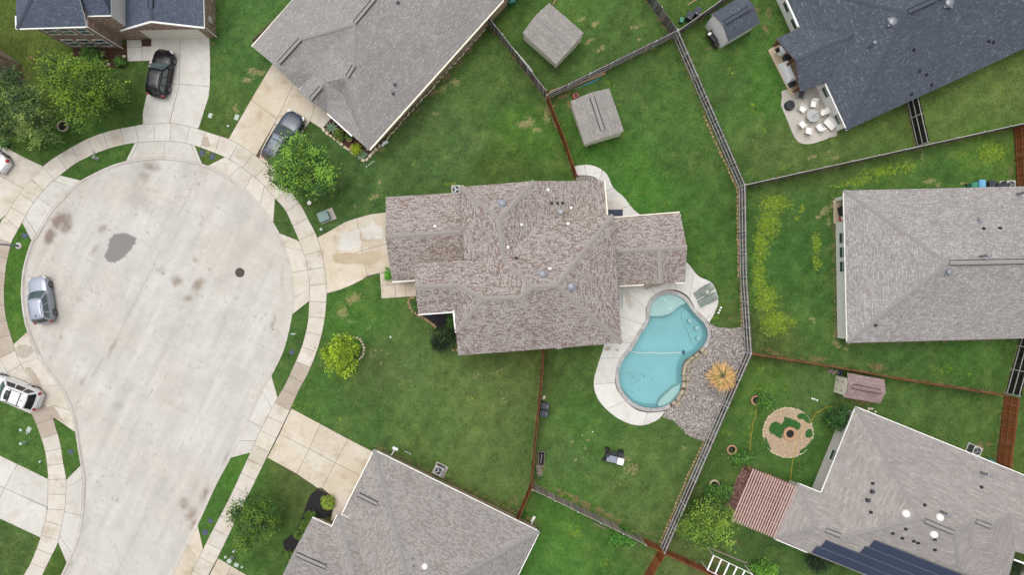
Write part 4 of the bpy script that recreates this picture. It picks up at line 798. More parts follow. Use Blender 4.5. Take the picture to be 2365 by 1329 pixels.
# ---- slate two storey house top left
h = House('slate_roof_house', 'two storey brown brick house with slate-blue roof and garage', 'house', (330, 60))
h.roof([[(38,65,5.6),(198,60,5.6),(192,30,6.2),(172,-40,7.6),(92,-48,7.6)], [(38,65,5.6),(92,-48,7.6),(90,-220,7.6),(33,-160,5.6)], [(92,-48,7.6),(172,-40,7.6),(165,-200,7.6),(90,-220,7.6)]], 'roof_slate')
h.caps([((38,65,5.6),(92,-48,7.6))], 'cap_blue', 0.35)
h.roof([[(180,36,5.6),(256,34,5.6),(212,-62,7.6),(160,-62,7.6)], [(256,34,5.6),(254,-160,5.6),(210,-160,7.6),(212,-62,7.6)]], 'roof_slate')
g1 = h.roof([[(278,69,2.75),(348,48.6,4.75),(348,-90,4.75),(270,-70,2.75)], [(348,48.6,4.75),(471,62.7,2.75),(468,-70,2.75),(348,-90,4.75)]], 'roof_slate')
h.caps([((348,18,4.75),(348,-60,4.75))], 'cap_blue', 0.42, vent=True); h.caps([((348,48,4.75),(348,18,4.75))], 'cap_blue', 0.3)
h.gutter([((38,66,5.55),(198,61,5.55)), ((180,37,5.55),(256,35,5.55)), ((198,61,5.55),(198,38,5.55)), ((37,66,5.55),(36,36,5.55)), ((255,35,5.55),(253,-40,5.55)), ((470.5,62.5,2.72),(468,-30,2.72))])
h.gutter([((278,70,2.8),(348,49.6,4.8)), ((348,49.6,4.8),(471,63.7,2.8))])
h.walls([(164,111),(282,111),(284,80),(164,80)], 'brick_brown', 5.4); h.walls([(164,91),(331,91),(331,-60),(164,-60)], 'brick_brown', 5.4)
h.walls([(325,90.5),(498,86),(496,-60),(332,-60)], 'brick_brown', 2.7)
w0, w1 = W2(331.6,90), W2(331.6,-60); mb = MB(); mb.add([(w0[0]-h.o.x+0.03, w0[1]-h.o.y, 2.0), (w1[0]-h.o.x+0.03, w1[1]-h.o.y, 2.0), (w1[0]-h.o.x+0.03, w1[1]-h.o.y, 5.45), (w0[0]-h.o.x+0.03, w0[1]-h.o.y, 5.45)], [(0,1,2,3)]); mb.build('siding', 'wall_greige', h.root)
a, b_ = W(351,90.4), W(482,87); d = (b_-a); mb = MB(); u = d.normalized(); n = Vector((u.y, -u.x, 0)); n = -n if n.y > 0 else n
for k in range(4):
    z0 = 0.04+k*0.56; p, q = a+n*0.05, b_+n*0.05; mb = MB()
    mb.add([p-h.o+Vector((0,0,z0)), q-h.o+Vector((0,0,z0)), q-h.o+Vector((0,0,z0+0.54)), p-h.o+Vector((0,0,z0+0.54)), a-h.o+Vector((0,0,z0)), b_-h.o+Vector((0,0,z0)), b_-h.o+Vector((0,0,z0+0.54)), a-h.o+Vector((0,0,z0+0.54))], [(0,1,2,3),(3,2,6,7),(0,4,5,1),(0,3,7,4),(1,5,6,2)]); mb.build('garage_door_panel', 'garage_door', h.root)
for t_ in (0.2, 0.5, 0.8): h.window((164,111), (282,111), t_, 0.95, 0.75, 2.25); h.window((164,111), (282,111), t_, 0.9, 3.7, 5.0)
h.window((499,86.5),(497,-60),0.2,0.4,1.0,1.5)
mb = MB(); e0, e1 = W(283,111)-h.o, Vector((0,0,0)); mb.tube([(e0.x+0.06, e0.y-0.06, 0.05), (e0.x+0.06, e0.y-0.06, 5.5)], 0.05, 6); mb.build('downspout', 'white_trim', h.root)
mb = MB(); p = W(500,86)-h.o; mb.tube([(p.x+0.05, p.y, 0.05), (p.x+0.05, p.y, 2.7)], 0.05, 6); mb.build('downspout', 'white_trim', h.root)
mb = MB(); p = W(308,91.6)-h.o; mb.box((p.x, p.y+0.1, 1.05), (1.0, 0.1, 2.1)); mb.build('front_door', 'door_dark', h.root)
# ---- brick house corner at the left edge
h = House('corner_brick_house', 'corner of a red-brown brick house at the far left edge', 'house', (0, 150))
h.walls([(51,150),(-10,196),(-120,60),(-20,100)], 'brick_brown', 5.4); h.window((51,150),(-10,196),0.72,1.1,0.8,2.2); h.window((51,150),(-20,100),0.55,1.0,2.0,3.3)
h.roof([[(-45,108,5.6),(-130,175,5.6),(-190,60,7.4),(-110,20,7.0)], [(-45,108,5.6),(-110,20,7.0),(-190,60,7.4),(-120,30,5.6)]], 'roof_slate')
# ---- blue roof house top right
h = House('blue_roof_house', 'white walled house with dark blue-grey shingle roof at top right', 'house', (2080, 130))
A, T, R0, R1, B_, T1 = (1957,300,2.7), (1799,-44,2.7), (2095,28,6.5), (2440,-130,6.5), (2470,64,2.7), (2280,-270,2.7)
h.roof([[A,R0,T], [A,B_,R1,R0], [T,R0,R1,T1]], 'roof_blue'); h.caps([(A,R0),(T,R0)], 'cap_blue', 0.34); h.caps([((2098,27,6.5),(2180,-10,6.5))], 'cap_blue', 0.4, vent=True)
P0, P1 = (1836.6,139.5,4.05), (1972,78,4.5)
h.roof([[P0,P1,(1846,64,2.85),(1792,90,2.62)], [P0,(1847,211,2.62),(1907,192,2.85),P1]], 'roof_blue', 'redwood', lift=0.03); h.caps([(P0,P1)], 'cap_blue', 0.34)
h.gutter([((1906,191,2.65),(1957,301,2.65)), ((1816,-3,2.65),(1844,61,2.65))])
h.walls([(1931,304),(2430,76),(2300,-180),(1762,-68)], 'wall_white', 2.6)
for t_ in (0.21, 0.80): h.window((1883,199.6), (1931,304.5), t_, 0.95, 0.9, 2.1)
for t_ in (0.50, 0.80): h.window((1775,-37), (1834,92), t_, 0.95, 0.9, 2.1)
for p in ((1786,106),(1831,213),(1808,158)):
    w = W(*p)-h.o; mb = MB(); mb.box((w.x, w.y, 1.3), (0.16, 0.16, 2.6)); mb.build('porch_post', 'redwood', h.root)
for a, b_ in (((1788,104),(1803,97)),((1833,212),(1848,205))):
    p, q = W(*a)-h.o, W(*b_)-h.o; mb = MB(); mb.bar(p+Vector((0,0,0.45)), q+Vector((0,0,0.45)), 0.08, 0.9); mb.build('porch_rail', 'redwood', h.root)
for p in ((2066,46),(2193,5)): h.rvent(p, 5.5, 'round')
h.rvent((2010,105), 4.5, 'flue')
for p in ((2124.5,162.5),(2141,171.5),(2295,96),(2112,113),(2152,195),(2106,216),(2284,94)): h.rvent(p, 4, 'black')
# ---- grey house at the right edge
h = House('east_grey_house', 'white walled house with pale grey hip roof at the right edge', 'house', (2200, 610))
A, B_, R0 = (1949,440,2.7), (1957,793,2.7), (2190,607.6,6.2)
h.roof([[A,R0,B_], [A,(2640,424,2.7),(2560,600,6.2),R0], [B_,R0,(2560,600,6.2),(2640,775,2.7)]], 'roof_east'); h.caps([(A,R0),(B_,R0)], 'cap_grey', 0.3); h.caps([((2193,607.5,6.2),(2540,601,6.2))], 'cap_grey', 0.42, vent=True)
h.gutter([((1949,441,2.65),(1957,792,2.65))])
h.walls([(1928,458),(1929,465),(1968,465),(1968,515),(1930,515),(1934,781),(2600,765),(2600,445)], 'wall_white', 2.6)
mb = MB(); mb.prism([(W2(*p)[0]-h.o.x, W2(*p)[1]-h.o.y) for p in ((1924,463),(1969,463),(1969,517),(1925,517))], -0.05, 0.06); mb.build('porch_floor', 'deck_tan', h.root)
for t_ in (0.292, 0.392, 0.493): h.window((1928,458), (1934,781), t_, 0.95, 0.8, 2.1)
h.rvent((2193,628), 5.8, 'round', 0.8)
for p in ((2272,528),(2310,527),(2023,752)): h.rvent(p, 4, 'black')
h.rvent((2265,510), 4, 'box'); 
for p in ((2265,592),(2352,448)): h.rvent(p, 4, 'flue', 0.6)
# ---- house with solar panels bottom right
h = House('solar_house', 'house with grey-brown shingle roof and solar panels at bottom right', 'house', (2060, 1160))
A, B_, C, C2, C3, C4, C5 = (1977,941,2.7), (2500,1154,2.7), (1897,1140,2.7), (1843,1118,2.7), (1788,1245,2.7), (1865,1277,2.7), (2200,1410,2.7)
R0, R1, X0 = (2126,1200,6.4), (2450,1335,6.4), (1952,1242,4.35); Y0 = (1888,1219,4.2)
q0, q1, q2, q3 = (2249,1202,5.48), (2290,1219,5.47), (2334,1187,4.53), (2450,1235,4.5); R1 = (2203,1232,6.4); e1, v0, v1 = (2228,1372,3.5), (2264,1288,4.2), (2272,1340,3.3)
h.roof([[A,B_,q3,q2,q1,q0,R1,R0], [R1,q0,v0,v1,e1], [q0,q1,(2305,1285,4.15),(2310,1330,3.2),v1,v0], [q1,q2,(2345,1275,3.1),(2330,1335,2.7),(2310,1330,3.2),(2305,1285,4.15)], [q2,q3,(2450,1310,2.9),(2345,1275,3.1)], [A,R0,X0,C], [X0,R0,R1,e1,C5,C4], [C2,C,X0,Y0], [C2,Y0,C3], [Y0,X0,C4,C3]], 'roof_south')
h.caps([(A,R0),(R0,X0),(C2,Y0),(C3,Y0)], 'cap_grey', 0.3); h.caps([((2136,1204,6.4),(2202,1231.5,6.4)), ((1908,1226,4.25),(1941,1238.5,4.33))], 'cap_grey', 0.36, vent=True)
h.caps([(R1,q0),(q1,q2),(R1,e1)], 'cap_grey', 0.26)
h.caps([((2255,1205,5.5),(2288,1218,5.5))], 'cap_grey', 0.36, vent=True)
h.gutter([((1977,941,2.65),(2500,1154,2.65)), ((1977,941,2.65),(1897,1140,2.65)), ((1897,1140,2.65),(1843,1118,2.65)), ((1788,1245,2.65),(1865,1277,2.65)), ((2277,1321,2.7),(2310,1335,2.7)), ((2342,1294,2.7),(2380,1308,2.7))])
h.walls([(1950,944),(2420,1135),(2330,1400),(2140,1390),(1842,1244),(1774,1217),(1824,1110),(1874,1130)], 'wall_greige', 2.6)
h.window((1950,944), (1874,1130), 0.11, 0.9, 0.9, 2.1); h.window((1950,944), (1874,1130), 0.54, 0.95, 0.9, 2.1)
for p in ((2093,1188),(2172,1197),(2158,1236)): h.rvent(p, 6, 'dome', 0.95)
for p in ((2019,1139),(2008,1159)): h.rvent(p, 4, 'turtle', 0.8)
for p in ((2019,1120),(2018,1189),(2061,1233),(2091,1223),(2083,1244),(2109,1251),(2119,1255),(2157,1246),(2137,1169),(2267,1127),(2158,1271)): h.rvent(p, 4, 'black')
for p in ((2175,1183),(2267,1092)): h.rvent(p, 4.5, 'flue')
# solar panels: rows parallel to the lower eave
def solar(p0, dirn, rows, counts, z_of, offs):
    pass
ea, eb = W(*C4), W(*C5); ed = (eb-ea); ed.z = 0; ed.normalize(); en = Vector((-ed.y, ed.x, 0)); en = en if en.y > 0 else -en
pr_, pe_ = W(*R0), W(*C4); rise_ = (6.4-2.7)/abs((pr_-pe_).dot(en)); tilt = math.atan(rise_)
sol = MB(); pw, ph = 1.68, 1.0
me_ = MB(); me_.box((0, 0, 0), (pw-0.025, ph-0.03, 0.04)); pmesh = me_.mesh('solar_panel', 'solar'); mf = MB()
X_, Y_ = pw/2-.012, ph/2-.012; V_ = [(-X_,-Y_,.03),(X_,-Y_,.03),(X_,Y_,.03),(-X_,Y_,.03),(-X_+.004,-Y_+.03,.03),(X_-.004,-Y_+.03,.03),(X_-.004,Y_-.03,.03),(-X_+.004,Y_-.03,.03)]
mf.add(V_, [(0,1,5,4),(1,2,6,5),(2,3,7,6),(3,0,4,7)])
fmesh = mf.mesh('solar_frame', 'solar_frame')
for row, (x0, cnt) in enumerate(((0.25, 9), (0.55, 9), (3.75, 7), (4.05, 6))):
    for k in range(cnt):
        sl_ = 0.12+(row+0.5)*ph; base_ = ea+ed*(x0+(k+0.5)*pw)+en*(sl_*math.cos(tilt)+0.02); z = 2.7+sl_*math.sin(tilt)+0.20
        o = bpy.data.objects.new('solar_panel', pmesh); COL.objects.link(o); o.parent = h.r if False else h.root
        o.location = Vector((base_.x, base_.y, z))-h.o; ang = math.atan2(ed.y, ed.x)
        o.rotation_euler = (Matrix.Rotation(ang, 3, 'Z') @ Matrix.Rotation(tilt, 3, 'X')).to_euler()
        f_ = bpy.data.objects.new('solar_frame', fmesh); COL.objects.link(f_); f_.parent = o
# ---- lower house
h = House('lower_house', 'brick house with grey dotted shingle roof at the bottom edge', 'house', (960, 1230))
A, B_, C, D = (864,1041,2.7), (1245.5,1229.5,2.7), (1118,1490,2.7), (791,1187,2.7); R0, R1 = (937,1325,6.6), (1012,1362,6.6)
E, V = (812,1201,2.9), (852,1345,5.0)
h.roof([[A,B_,R1,R0], [B_,C,R1], [A,D,E,V,R0], [R0,R1,C,(850,1480,2.7),V]], 'roof_tab')
h.caps([(A,R0),(B_,R1)], 'cap_grey', 0.36)
h.roof([[(820,1140,3.5),(892,1172,4.2),(852,1068,2.75)], [(820,1140,3.5),(892,1172,4.2),(800,1172,2.75)]], 'roof_tab', lift=0.05); h.caps([((828,1143,3.75),(871,1165,4.1))], 'cap_grey', 0.34, vent=True)
m0, m1 = (781,1187,2.76), (818,1330,5.2)
h.roof([[m0,(812,1201,2.76),V,m1], [m0,m1,(745,1345,3.3),(750,1251,2.76)]], 'roof_tab', lift=0.03); h.caps([(m0,m1)], 'cap_grey', 0.3)
h.roof([[(677,1278,4.4),(721,1197,2.7),(764,1217,2.7),(806,1316,4.4)], [(677,1278,4.4),(806,1316,4.4),(760,1420,2.7),(636,1365,2.7)]], 'roof_tab', lift=0.02)
h.caps([((684,1281,4.4),(752,1311,4.4))], 'cap_grey', 0.36, vent=True)
h.gutter([((864,1041,2.66),(1245,1229.5,2.66)), ((864,1041,2.66),(791,1187,2.66)), ((1245.5,1230,2.66),(1170,1383,2.66)), ((781,1187,2.7),(812,1201,2.7)), ((781,1187,2.7),(750,1251,2.7)), ((721,1197,2.66),(764,1217,2.66))])
h.walls([(871,1037),(1239,1216),(1120,1440),(830,1330),(778,1260),(796,1200),(809,1172)], 'brick_red', 2.6); h.walls([(735,1196),(778,1214),(800,1300),(760,1390),(655,1345)], 'brick_red', 2.6)
h.rvent((981,1311), 6, 'dome', 0.75)
for p in ((1012,1146),(1126,1190),(952,1296),(953,1313),(948,1327)): h.rvent(p, 5, 'pipe')
for p in ((896,1045),(905,1049)):
    w = W(*p)-h.o; mb = MB(); mb.box((w.x, w.y, 1.3), (0.3, 0.2, 0.5), 0.46); mb.build('meter_box', 'ac_body', h.root)
mb = MB(); p = W(905,1051)-h.o; q = W(913,1037)-h.o; mb.tube([p+Vector((0,0,0.3)), q+Vector((0,0,0.15))], 0.06); mb.box((q.x, q.y, 0.06), (0.55, 0.28, 0.08), -0.45); mb.build('splash_block', 'white_trim', h.root)
mb = MB(); p = W(1226,1213)-h.o; q = W(1231,1200)-h.o; mb.tube([p+Vector((0,0,2.5)), p+Vector((0,0,0.3)), q+Vector((0,0,0.12))], 0.06); mb.box((q.x, q.y, 0.06), (0.25, 0.6, 0.08), -0.45); mb.build('splash_block', 'white_trim', h.root)
# ------------------------------------------------------------------ sheds
def shed(label, base4, eave4, apexes, eave_z, ridge_z, roofmat, wallmat, capmat, double_vent=True, nm='garden_shed'):
    cx = sum(p[0] for p in base4)/4; cy = sum(p[1] for p in base4)/4
    s_ = House(nm, label, 'shed', (cx, cy)); a, b_ = apexes
    e = [(*p, eave_z) for p in eave4]; a3, b3 = (*a, ridge_z), (*b_, ridge_z)
    s_.roof([[e[0], e[1], b3, a3], [e[3], e[2], b3, a3]], roofmat, 'cream_trim', thick=0.1)
    s_.walls(base4, wallmat, eave_z-0.1); 
    if double_vent: s_.caps([(tuple(np.array(a3)*0.9+np.array(b3)*0.1), tuple(np.array(a3)*0.15+np.array(b3)*0.85))], capmat, 0.4, vent=True)
    else: s_.caps([(a3, b3)], capmat, 0.25)
    return s_
s1 = shed('tan garden shed standing beside the grey house at the top', [(1209,92),(1284,157.5),(1341,97),(1266,30)], [(1207,75.5),(1284,148),(1348,75.5),(1268.5,6)], ((1238,34),(1319,110)), 2.1, 2.75, 'roof_shed', 'wall_cream', 'cap_grey', False)
s2 = shed('square tan garden shed with twin ridge lines behind the central house', [(1317.5,248),(1349,339),(1430,315),(1398,222)], [(1318,233),(1350,333),(1441,302),(1406.7,203.5)], ((1364,214),(1397,316)), 2.2, 2.8, 'roof_shed', 'wall_cream', 'cap_grey')
a = W(1331,277)-s2.o; b_ = W(1343,312)-s2.o; mb = MB(); mb.bar(a+Vector((-0.05,0,1.15)), b_+Vector((-0.05,0,1.15)), 0.06, 1.6); mb.build('door', 'bluegrey', s2.root)
for p in ((1354,338.5),(1424,316)):
    w = W(*p)-s2.o; mb = MB(); mb.box((w.x, w.y, 1.05), (0.14, 0.1, 2.0), 0.3); mb.build('corner_board', 'white_trim', s2.root)
s3 = shed('white gabled shed with blue-grey roof at the top edge', [(1628,60),(1662,113),(1731,72),(1697,17)], [(1643,32),(1717,-12),(1756,52.5),(1682,96)], ((1668,56),(1741,12)), 2.4, 3.15, 'roof_blue', 'wall_pearl', 'cap_blue')
s4 = shed('small cream shed with mauve-brown roof by the pebble circle', [(1931,868),(1925,906),(2008,925),(2015,882)], [(1958,862),(2042.6,877.5),(2031,932.5),(1948,918.5)], ((1961,891.6),(2046.5,908)), 2.0, 2.6, 'roof_pink', 'wall_cream', 'cap_pink')
for k in range(5):
    p, q = W(1931-k*1.2,868+k*7.6)-s4.o, W(1931-k*1.2,868+k*7.6)-s4.o
    mb = MB(); mb.bar(p+Vector((-0.03,0,0.1)), p+Vector((-0.03,0,2.0)), 0.03, 0.02); mb.build('door_batten', 'wall_cream', s4.root)
for k in (0.25, 0.75):
    p = W(1931-6*k,868+38*k)-s4.o; mb = MB(); mb.bar(p+Vector((-0.05,0,0.5)), p+Vector((-0.05,0,0.62)), 0.1, 0.06); mb.bar(p+Vector((-0.05,0,1.5)), p+Vector((-0.05,0,1.62)), 0.1, 0.06); mb.build('hinge', 'charcoal', s4.root)
# ------------------------------------------------------------------ fences
UB = MB(); UB.box((0, 0, 0), (1, 1, 1)); UM = {}
def ubox(mat):
    if mat not in UM: UM[mat] = UB.mesh('unit_'+mat, mat)
    return UM[mat]
def fence(label, pts, tone='gray', side=1, hgt=2.0, rails=3, railmat=None, gate=None):
    P = [W(*p) for p in pts]; root = thing('wooden_fence', label, 'fence', P[0]); o0 = P[0]
    tones = {'gray': [(140,134,130),(118,112,108),(164,159,154),(100,96,94)], 'brown': [(138,82,52),(120,68,42),(156,98,64)], 'black': [(46,43,43),(36,34,34),(62,58,57)], 'mix': [(176,168,158),(158,149,138),(190,183,173)], 'orange': [(172,104,64),(152,88,54),(184,116,76)]}[tone]
    rm = railmat or {'gray': 'rail_gray', 'brown': 'rail_brown', 'black': 'rail_white', 'mix': 'rail_gray', 'orange': 'rail_brown'}[tone]
    mb = MB(); pc = 0.14
    for a, b_ in zip(P[:-1], P[1:]):
        d = b_-a; L_ = d.length; d.normalize(); n = Vector((-d.y, d.x, 0))*side; k = max(1, int(L_/pc)); rz = math.atan2(d.y, d.x)
        for i in range(k):
            c_ = a+d*(L_*(i+0.5)/k); hh = hgt+random.uniform(-0.02, 0.02); cc = tuple(v*random.uniform(0.8, 1.15)*0.7 for v in lin(random.choice(tones)))
            mb.box((c_.x-o0.x-n.x*random.uniform(0.008, 0.016), c_.y-o0.y-n.y*0.012, hh/2), (L_/k-0.008, 0.02, hh), rz, cc)
        bays = max(1, round(L_/2.4))
        for i in range(bays+1):
            c_ = a+d*(L_*i/bays)+n*0.06-o0; inst('post', ubox(rm), root, (c_.x, c_.y, hgt/2), rz, (0.09, 0.09, hgt-0.04))
        for i in range(bays):
            c_ = a+d*(L_*(i+0.5)/bays)+n*0.035-o0
            for z in ([0.25, 1.02, 1.82] if rails == 3 else [0.3, 1.6]): inst('rail', ubox(rm), root, (c_.x, c_.y, z), rz, (L_/bays, 0.045, 0.09))
    o = mb.build('pickets', 'wood', root); o['kind'] = 'stuff'
    return root
fence('weathered dark fence running from the grey house to the tan square shed', [(1128,56),(1258,222)], 'gray', 1)
fence('grey fence with rails showing, above the lumber pile', [(1260,231),(1554,86)], 'gray', -1)
fence('long grey fence with pale rails on the upper slope behind the square shed', [(1556,88),(1705,432)], 'gray', -1)
fence('grey fence with pale rails beside the pool deck and weedy yard', [(1706,434),(1709,640),(1720,812)], 'gray', -1)
fence('grey fence with pale rails running past the palm to the bottom', [(1720,814),(1641,995),(1526,1262)], 'gray', -1)
fence('grey fence running up past the white shed', [(1558,87),(1700,-14)], 'gray', 1)
fence('grey picket fence running to the top edge beside two dark bins', [(1484,-14),(1552,85)], 'gray', 1)
fence('brown fence between the green lawn and the square shed', [(1259,223),(1304,340),(1328,412)], 'brown', 1)
fence('thin weathered fence line between the blue-roofed house and weedy yard', [(1709,434),(2125,342),(2360,290)], 'gray', 1)
fence('black stained fence with pale rails below the blue-roofed house', [(2088,210),(2117,338)], 'black', -1)
fence('brown fence with rails at the right edge by the bins', [(2341,298),(2349,440)], 'orange', -1)
fence('low reddish fence line between the east house and mauve-roofed shed', [(1722,815),(1895,842),(2060,872),(2296,909)], 'brown', 1)
fence('black stained fence with pale rails at the right edge', [(2322,909),(2352,800),(2362,770)], 'black', 1)
fence('bright brown gate and fence beside the solar house', [(2320,914),(2300,1080)], 'orange', -1)
fence('brown fence between the two side lawns and the dark bins', [(1254,800),(1249,880),(1237,990),(1226,1117)], 'brown', 1)
fence('short brown fence joining the lower house', [(1225,1119),(1193,1195)], 'brown', 1)
fence('pale weathered picket fence below the black cart', [(1229,1118),(1484,1242)], 'mix', -1, railmat='rail_gray')
fence('short orange-brown fence panel at the corner of the cart lawn', [(1485,1243),(1527,1263)], 'orange', -1)
fence('orange-brown fence slanting off the bottom edge', [(1526,1265),(1474,1352)], 'orange', 1)
fence('reddish brown fence beside the white climbing frame', [(1529,1265),(1690,1340)], 'orange', 1)
# ------------------------------------------------------------------ pool, deck, gravel bed
pool = thing('swimming_pool', 'curved turquoise swimming pool with stone coping behind the central house', 'swimming pool', W(1530, 810)); po = pool.location.copy()
loc = lambda px, py, z=0: tuple(W(px, py, 0)-po+Vector((0, 0, z)))
out = [(p[0]-po.x, p[1]-po.y) for p in POOLW]
mb = MB(); n = len(out); flo = offset_poly(out, 0.25)
vs_ = [(p[0], p[1], 0.0) for p in out]+[(p[0], p[1], -0.9) for p in offset_poly(out, 0.02)]+[(p[0], p[1], -1.25) for p in flo]
fs_ = [(i, (i+1) % n, n+(i+1) % n, n+i) for i in range(n)]+[(n+i, n+(i+1) % n, 2*n+(i+1) % n, 2*n+i) for i in range(n)]+[tuple(2*n+i for i in range(n))]
mb.add(vs_, fs_); mb.build('basin', 'plaster', pool, smooth=40)
mb = MB(); mb.add([(p[0], p[1], -0.09) for p in offset_poly(out, -0.01)], [tuple(range(n))]); mb.build('water', 'water', pool)
ledge = [(1500,731),(1500,711),(1508,697),(1523,684),(1549,679),(1561,682),(1574,688),(1587,701),(1577,704),(1566,712),(1556,721),(1545,727),(1530,731),(1515,731)]
mb = MB(); mb.prism([loc(*p)[:2] for p in ledge], -1.2, -0.32); mb.build('tanning_ledge', 'plaster_pale', pool)
bench = [(1567,893),(1574,888),(1572,900),(1567,911),(1549,931),(1535,939),(1522,941),(1521,936),(1526,927),(1537,915),(1548,905),(1558,896)]
mb = MB(); mb.prism([loc(*p)[:2] for p in bench], -1.2, -0.4); mb.build('bench', 'plaster_pale', pool)
swim = [(1589,716),(1597,722),(1611,738),(1624,751),(1630,770),(1626,788),(1617,798),(1606,800),(1600,780),(1592,760),(1582,742),(1580,725)]
mb = MB(); mb.prism([loc(*p)[:2] for p in swim], -1.2, -1.12); mb.build('swim_shelf', 'plaster', pool)
for p in ((1595,742),(1611,758.5),(1615,783)):
    q = loc(*p); mb = MB(); mb.lathe([(0.12, -1.2), (0.12, -0.5), (0.17, -0.45), (0.17, -0.3), (0.0, -0.28)], 16, q); mb.build('stool', 'plaster_pale', pool, smooth=40)
for p in ((1538,693),(1550,714)):
    q = loc(*p); mb = MB(); mb.lathe([(0.07, -0.33), (0.07, -0.29), (0.0, -0.29)], 10, q); mb.build('umbrella_sleeve', 'white_trim', pool)
mb = MB(); o2 = offset_poly(out, -0.46); o1 = offset_poly(out, -0.01); nn_ = len(out)
mb.add([(p[0], p[1], .021) for p in o1]+[(p[0], p[1], .021) for p in o2], [(i, nn_+i, nn_+(i+1) % nn_, (i+1) % nn_) for i in range(nn_)][::1]); mb.f = [f[::-1] for f in mb.f]; mb.build('coping_bed', 'joint', pool)
dz = MB()
for k in range(46):
    while True:
        x, y = random.uniform(1435, 1570), random.uniform(835, 935)
        if random.random() < .75: x, y = random.gauss(1478, 16), random.gauss(868, 20)
        if bool(inpoly(np.array([x]), np.array([y]), POOL)[0]): break
    q = loc(x, y, -1.235); dz.box(q, (random.uniform(.05, .16), random.uniform(.02, .05), .01), random.uniform(0, 3))
dz.build('pool_debris', 'mulch_black', pool)['kind'] = 'stuff'
# coping stones, one by one
oc = np.array(POOL); cop_out = np.array([((p[0])*S+CX, CY-p[1]*S) for p in offset_poly(POOLW, -0.36)])
rs = resample(np.vstack([oc, oc[:1]]), 15.0); k0 = 0
def outward(p):
    d = np.hypot(oc[:, 0]-p[0], oc[:, 1]-p[1]); i = int(d.argmin()); return cop_out[i]
def in_rock(x, y): return (x > 1535 and y > 795 and x > 1560) or (y > 905 and x > 1540)
for i in range(len(rs)-1):
    a, b_ = rs[i], rs[i+1]; c_, d_ = outward(a), outward(b_); m = (a+b_)/2
    if in_rock(m[0], m[1]): continue
    P = [loc(*q)[:2] for q in (a, (a+b_)/2+0.0, b_, d_, c_)]; P = [P[0], P[2], P[3], P[4]]
    P = offset_poly(P, 0.008); mb = MB(); mb.prism(P, -0.14, 0.06+random.uniform(-.004, .004)); mb.build('coping_stone', 'coping', pool)
def rock(mat, size, seed):
    r_ = random.Random(seed); mb = MB(); vs_ = []
    sx_, sy_, sz_ = size; hp = [(r_.uniform(.8, 1)*sx_/2*a_, r_.uniform(.8, 1)*sy_/2*b_) for a_, b_ in ((-1, -1), (0.1, -1.1), (1, -1), (1, 0.2), (1, 1), (-.1, 1.05), (-1, 1))]
    for z, k in ((0, 1), (sz_*0.7, 1.0), (sz_, 0.82)): vs_ += [(x*k, y*k, z+r_.uniform(-.02, .02)) for x, y in hp]
    m_ = 7; fs_ = [tuple(range(2*m_, 3*m_))]
    for l_ in range(2): fs_ += [(l_*m_+i, l_*m_+(i+1) % m_, (l_+1)*m_+(i+1) % m_, (l_+1)*m_+i) for i in range(m_)]
    mb.add(vs_, fs_); return mb.mesh('stone', mat)
rocks = [rock('boulder', (1, 1, 1), k) for k in range(6)]
for i in range(len(rs)-1):
    a, b_ = rs[i], rs[i+1]; m = (a+b_)/2
    if not in_rock(*m): continue
    nrm = outward(m)-m; nrm = nrm/np.hypot(*nrm); tan = b_-a; ang = math.atan2(-tan[1], tan[0])
    for row in range(2):
        q = m+nrm*(5+row*9)+tan*random.uniform(-.2, .3)*row; w = loc(*q)
        inst('edging_rock', random.choice(rocks), pool, (w[0], w[1], -0.12), ang+random.uniform(-.25, .25), (random.uniform(.5, .72), random.uniform(.30, .42), random.uniform(.22, .42)))
pc = thing('pool_cleaner', 'blue pool cleaner with white hose floating in the turquoise pool', 'pool cleaner', W(1579, 815)+Vector((0, 0, -0.08))); c0 = pc.location.copy()
mb = MB(); hp = catmull([(1455,811),(1461,813),(1475,816),(1492,816),(1508,815.5),(1522,817),(1540,816.5),(1560,815.5),(1577,815)], 5); mb.tube([W(*p)-Vector((c0.x, c0.y, 0))+Vector((0, 0, 0.02)) for p in hp], 0.035, 6); mb.build('hose', 'hose_white', pc)
mb = MB(); mb.box((0, 0, 0.06), (0.32, 0.26, 0.14), 0.4, taper=0.7); mb.build('body', 'robot_blue', pc)
for s_ in (-1, 1): mb = MB(); mb.lathe([(0.07, -0.03), (0.08, 0), (0.07, 0.03)], 10, (0.02, 0.17*s_, 0.05), 'y'); mb.build('wheel', 'charcoal', pc)
DO = [(1536,951),(1518,971),(1477,984),(1428,968),(1385,929),(1371,888),(1380,845),(1393,805),(1397,780),(1398,740),(1398,690),(1404,640),(1436,600),(1500,590),(1560,590),(1590,610),(1612,637),(1645,655),(1659,692),(1652,720),(1639,744)]
DI = [(1531,951),(1515,953),(1490,953),(1463,943),(1434,914),(1421,885),(1427,842),(1450,806),(1465,784),(1480,758),(1491,738),(1492,712),(1505,687),(1532,672),(1560,670),(1584,681),(1597,697),(1606,714),(1619,727),(1632,740),(1637,746)]
do_, di_ = catmull(DO, 5), catmull(DI, 5)
deck = base('pool_deck', do_+di_[::-1], 'bright white concrete deck curving round the pool', z=0.012)
cuts = [0, 9, 18, 25, 32, 38, 47, 55, 62, 70, 78, 86, 94, 100]
for a, b_ in zip(cuts[:-1], cuts[1:]): slab(deck, do_[a:b_+1]+di_[a:b_+1][::-1], 'deck', z=0.036, gap=0.012)
GRAV = [(1637,746),(1656,757),(1685,759),(1719,757),(1722,813),(1641,995),(1628,1021),(1605,1014),(1585,1003),(1572,989),(1554,972),(1530,964),(1536,951),(1555,938),(1575,918),(1585,892),(1584,862),(1590,842),(1605,830),(1626,813),(1641,792),(1645,765)]
